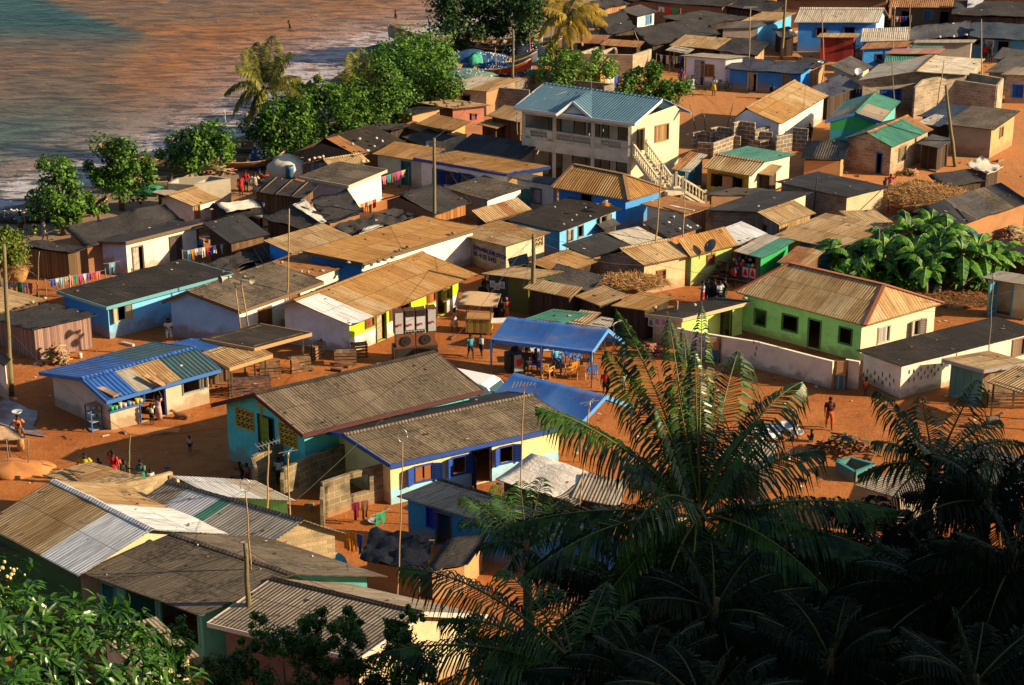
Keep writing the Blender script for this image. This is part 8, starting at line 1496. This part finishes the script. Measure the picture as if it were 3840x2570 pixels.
# goat lying and goat standing
def goat(label, t, p, az, lying, col):
    c = at(t, p, 0); R_ = root('goat', c, label, 'goat', None, radians(az)); me = bpy.data.meshes.new('body'); h = .12 if lying else .42
    vs_ = [(0, 0, h+.1), (.2, 0, h+.11), (.36, 0, h+.17), (.46, 0, h+.3), (.56, 0, h+.31), (.66, 0, h+.27), (-.2, 0, h+.1), (-.36, 0, h+.1), (-.44, 0, h+.14)]; ed = [(0, 1), (1, 2), (2, 3), (3, 4), (4, 5), (0, 6), (6, 7), (7, 8)]; rd = [.15, .14, .1, .06, .065, .035, .14, .11, .025]
    for x, a in ((.25, 1), (-.3, 7)):
        for s_ in (-1, 1):
            i = len(vs_); kx = .05 if x > 0 else -.08
            vs_ += [(x, .08*s_, h-.02), (x+(.14 if lying else -kx*.3), .1*s_, h*.5 if not lying else .06), (x+(.28 if lying else kx*.2), .1*s_, .02)]; ed += [(a, i), (i, i+1), (i+1, i+2)]; rd += [.06, .032, .022]
    for s_ in (-1, 1): i = len(vs_); vs_.append((.52, .09*s_, h+.36)); ed.append((4, i)); rd.append(.018)
    me.from_pydata(vs_, ed, []); b = bpy.data.objects.new('body', me); COL.objects.link(b); b.parent = R_; me.materials.append(plain(col, .9, 0, .5)); sk = b.modifiers.new('skin', 'SKIN'); sk.use_smooth_shade = True
    for i, r in enumerate(rd): me.skin_vertices[0].data[i].radius = (r, r); me.skin_vertices[0].data[i].use_root = i == 0
    b.modifiers.new('sub', 'SUBSURF').render_levels = 1
goat('brown goat lying by the bar doorway', 'i', (1600, 870), 170, True, (.22, .10, .05)); goat('grey goat standing near the market stall', 'l', (2060, 945), 20, False, (.14, .10, .07))
# satellite dishes
def dish(label, t, p, z, r, col, az=-60): c = at(t, p, z); R_ = root('satellite_dish', c, label, 'satellite dish'); M = Matrix.Translation(c) @ Matrix.Rotation(radians(az), 4, 'Z') @ Matrix.Rotation(radians(50), 4, 'X'); N = 16; m = MB(); rg = lambda k, zz: [M @ V((k*r*cos(2*pi*j/N), k*r*sin(2*pi*j/N), zz)) for j in range(N)]; m.loft([rg(.02, 0), rg(.5, .05*r/.4), rg(1, .16*r/.4)], capb=False); m.build('dish', plain(col, .4), R_); m = MB(); m.tube([c-V((0, 0, .5)), c], .03, 5); m.bar(M @ V((0, -r, .1)), M @ V((0, 0, r)), .03); m.build('mount', GREYW, R_)
dish('light blue satellite dish in the yard behind the mossy roof', 'n', (640, 640), .7, .45, (.08, .35, .5), 60); dish('grey satellite dish on the orange-tan cabin roof', 'g', (1800, 765), 2.4, .45, (.16, .14, .12)); dish('pale dish beside the dark grey roof at upper right', 'd', (885, 640), 2.2, .35, (.4, .45, .5), 20)
# bicycle against the white yard house
c = at('z', (880, 470), 0); R_ = root('bicycle', c, 'dark bicycle leaning by the white yard house', 'bicycle', None, radians(-8)); o = V(c)
for x in (-.5, .5): m = MB(); m.tube([o+V((x+cos(k*pi/10)*.32, 0, .33+sin(k*pi/10)*.32)) for k in range(21)], .022, 5); m.build('wheel', BLKP, R_)
m = MB()
for a, b in (((-.5, .33), (0, .33)), ((-.5, .33), (-.15, .8)), ((-.15, .8), (0, .33)), ((0, .33), (.38, .78)), ((-.15, .75), (.38, .78)), ((.38, .95), (.5, .33))): m.bar(o+V((a[0], 0, a[1])), o+V((b[0], 0, b[1])), .035)
m.build('frame', BLKP, R_); m = MB(); m.box(o+V((-.17, 0, .85)), (.24, .12, .06)); m.build('saddle', BLKP, R_); m = MB(); m.bar(o+V((.38, -.25, .97)), o+V((.38, .25, .97)), .03); m.build('handlebar', BLKP, R_)

for i, (k, t, p, z, w_) in enumerate((('U3', 'g', (1205, 922), 2.2, 'cream plastered cabin'), ('U3', 'f', (1975, 1005), 2.3, 'big orange roofed shop house'), ('U3', 'g', (140, 1128), 2.2, 'tan corrugated awning'), ('U4', 'f', (1915, 372), 2.0, 'rounded felt roof'), ('U4', 'b', (2225, 1525), 2.4, 'blue fascia corner'), ('U2', 'm', (595, 730), 2.9, 'bright white sheet roof'), ('U2', 'n', (1300, 1010), 3.4, 'thick mortared ridge'), ('U1', 'e', (930, 1290), 2.3, 'long blue house'), ('U7', 'd', (1547, 1137), 2.3, 'green gable roof'), ('U6', 'd', (320, 197), 2.6, 'large blue house'), ('U5', 'b', (2050, 806), 2.2, 'pale sheet roof house'))):
    wire('sagging service wire from a utility pole to the '+w_, [TOPS[k]-V((0, 0, .3)), at(t, p, z)], .012, sag=.06)
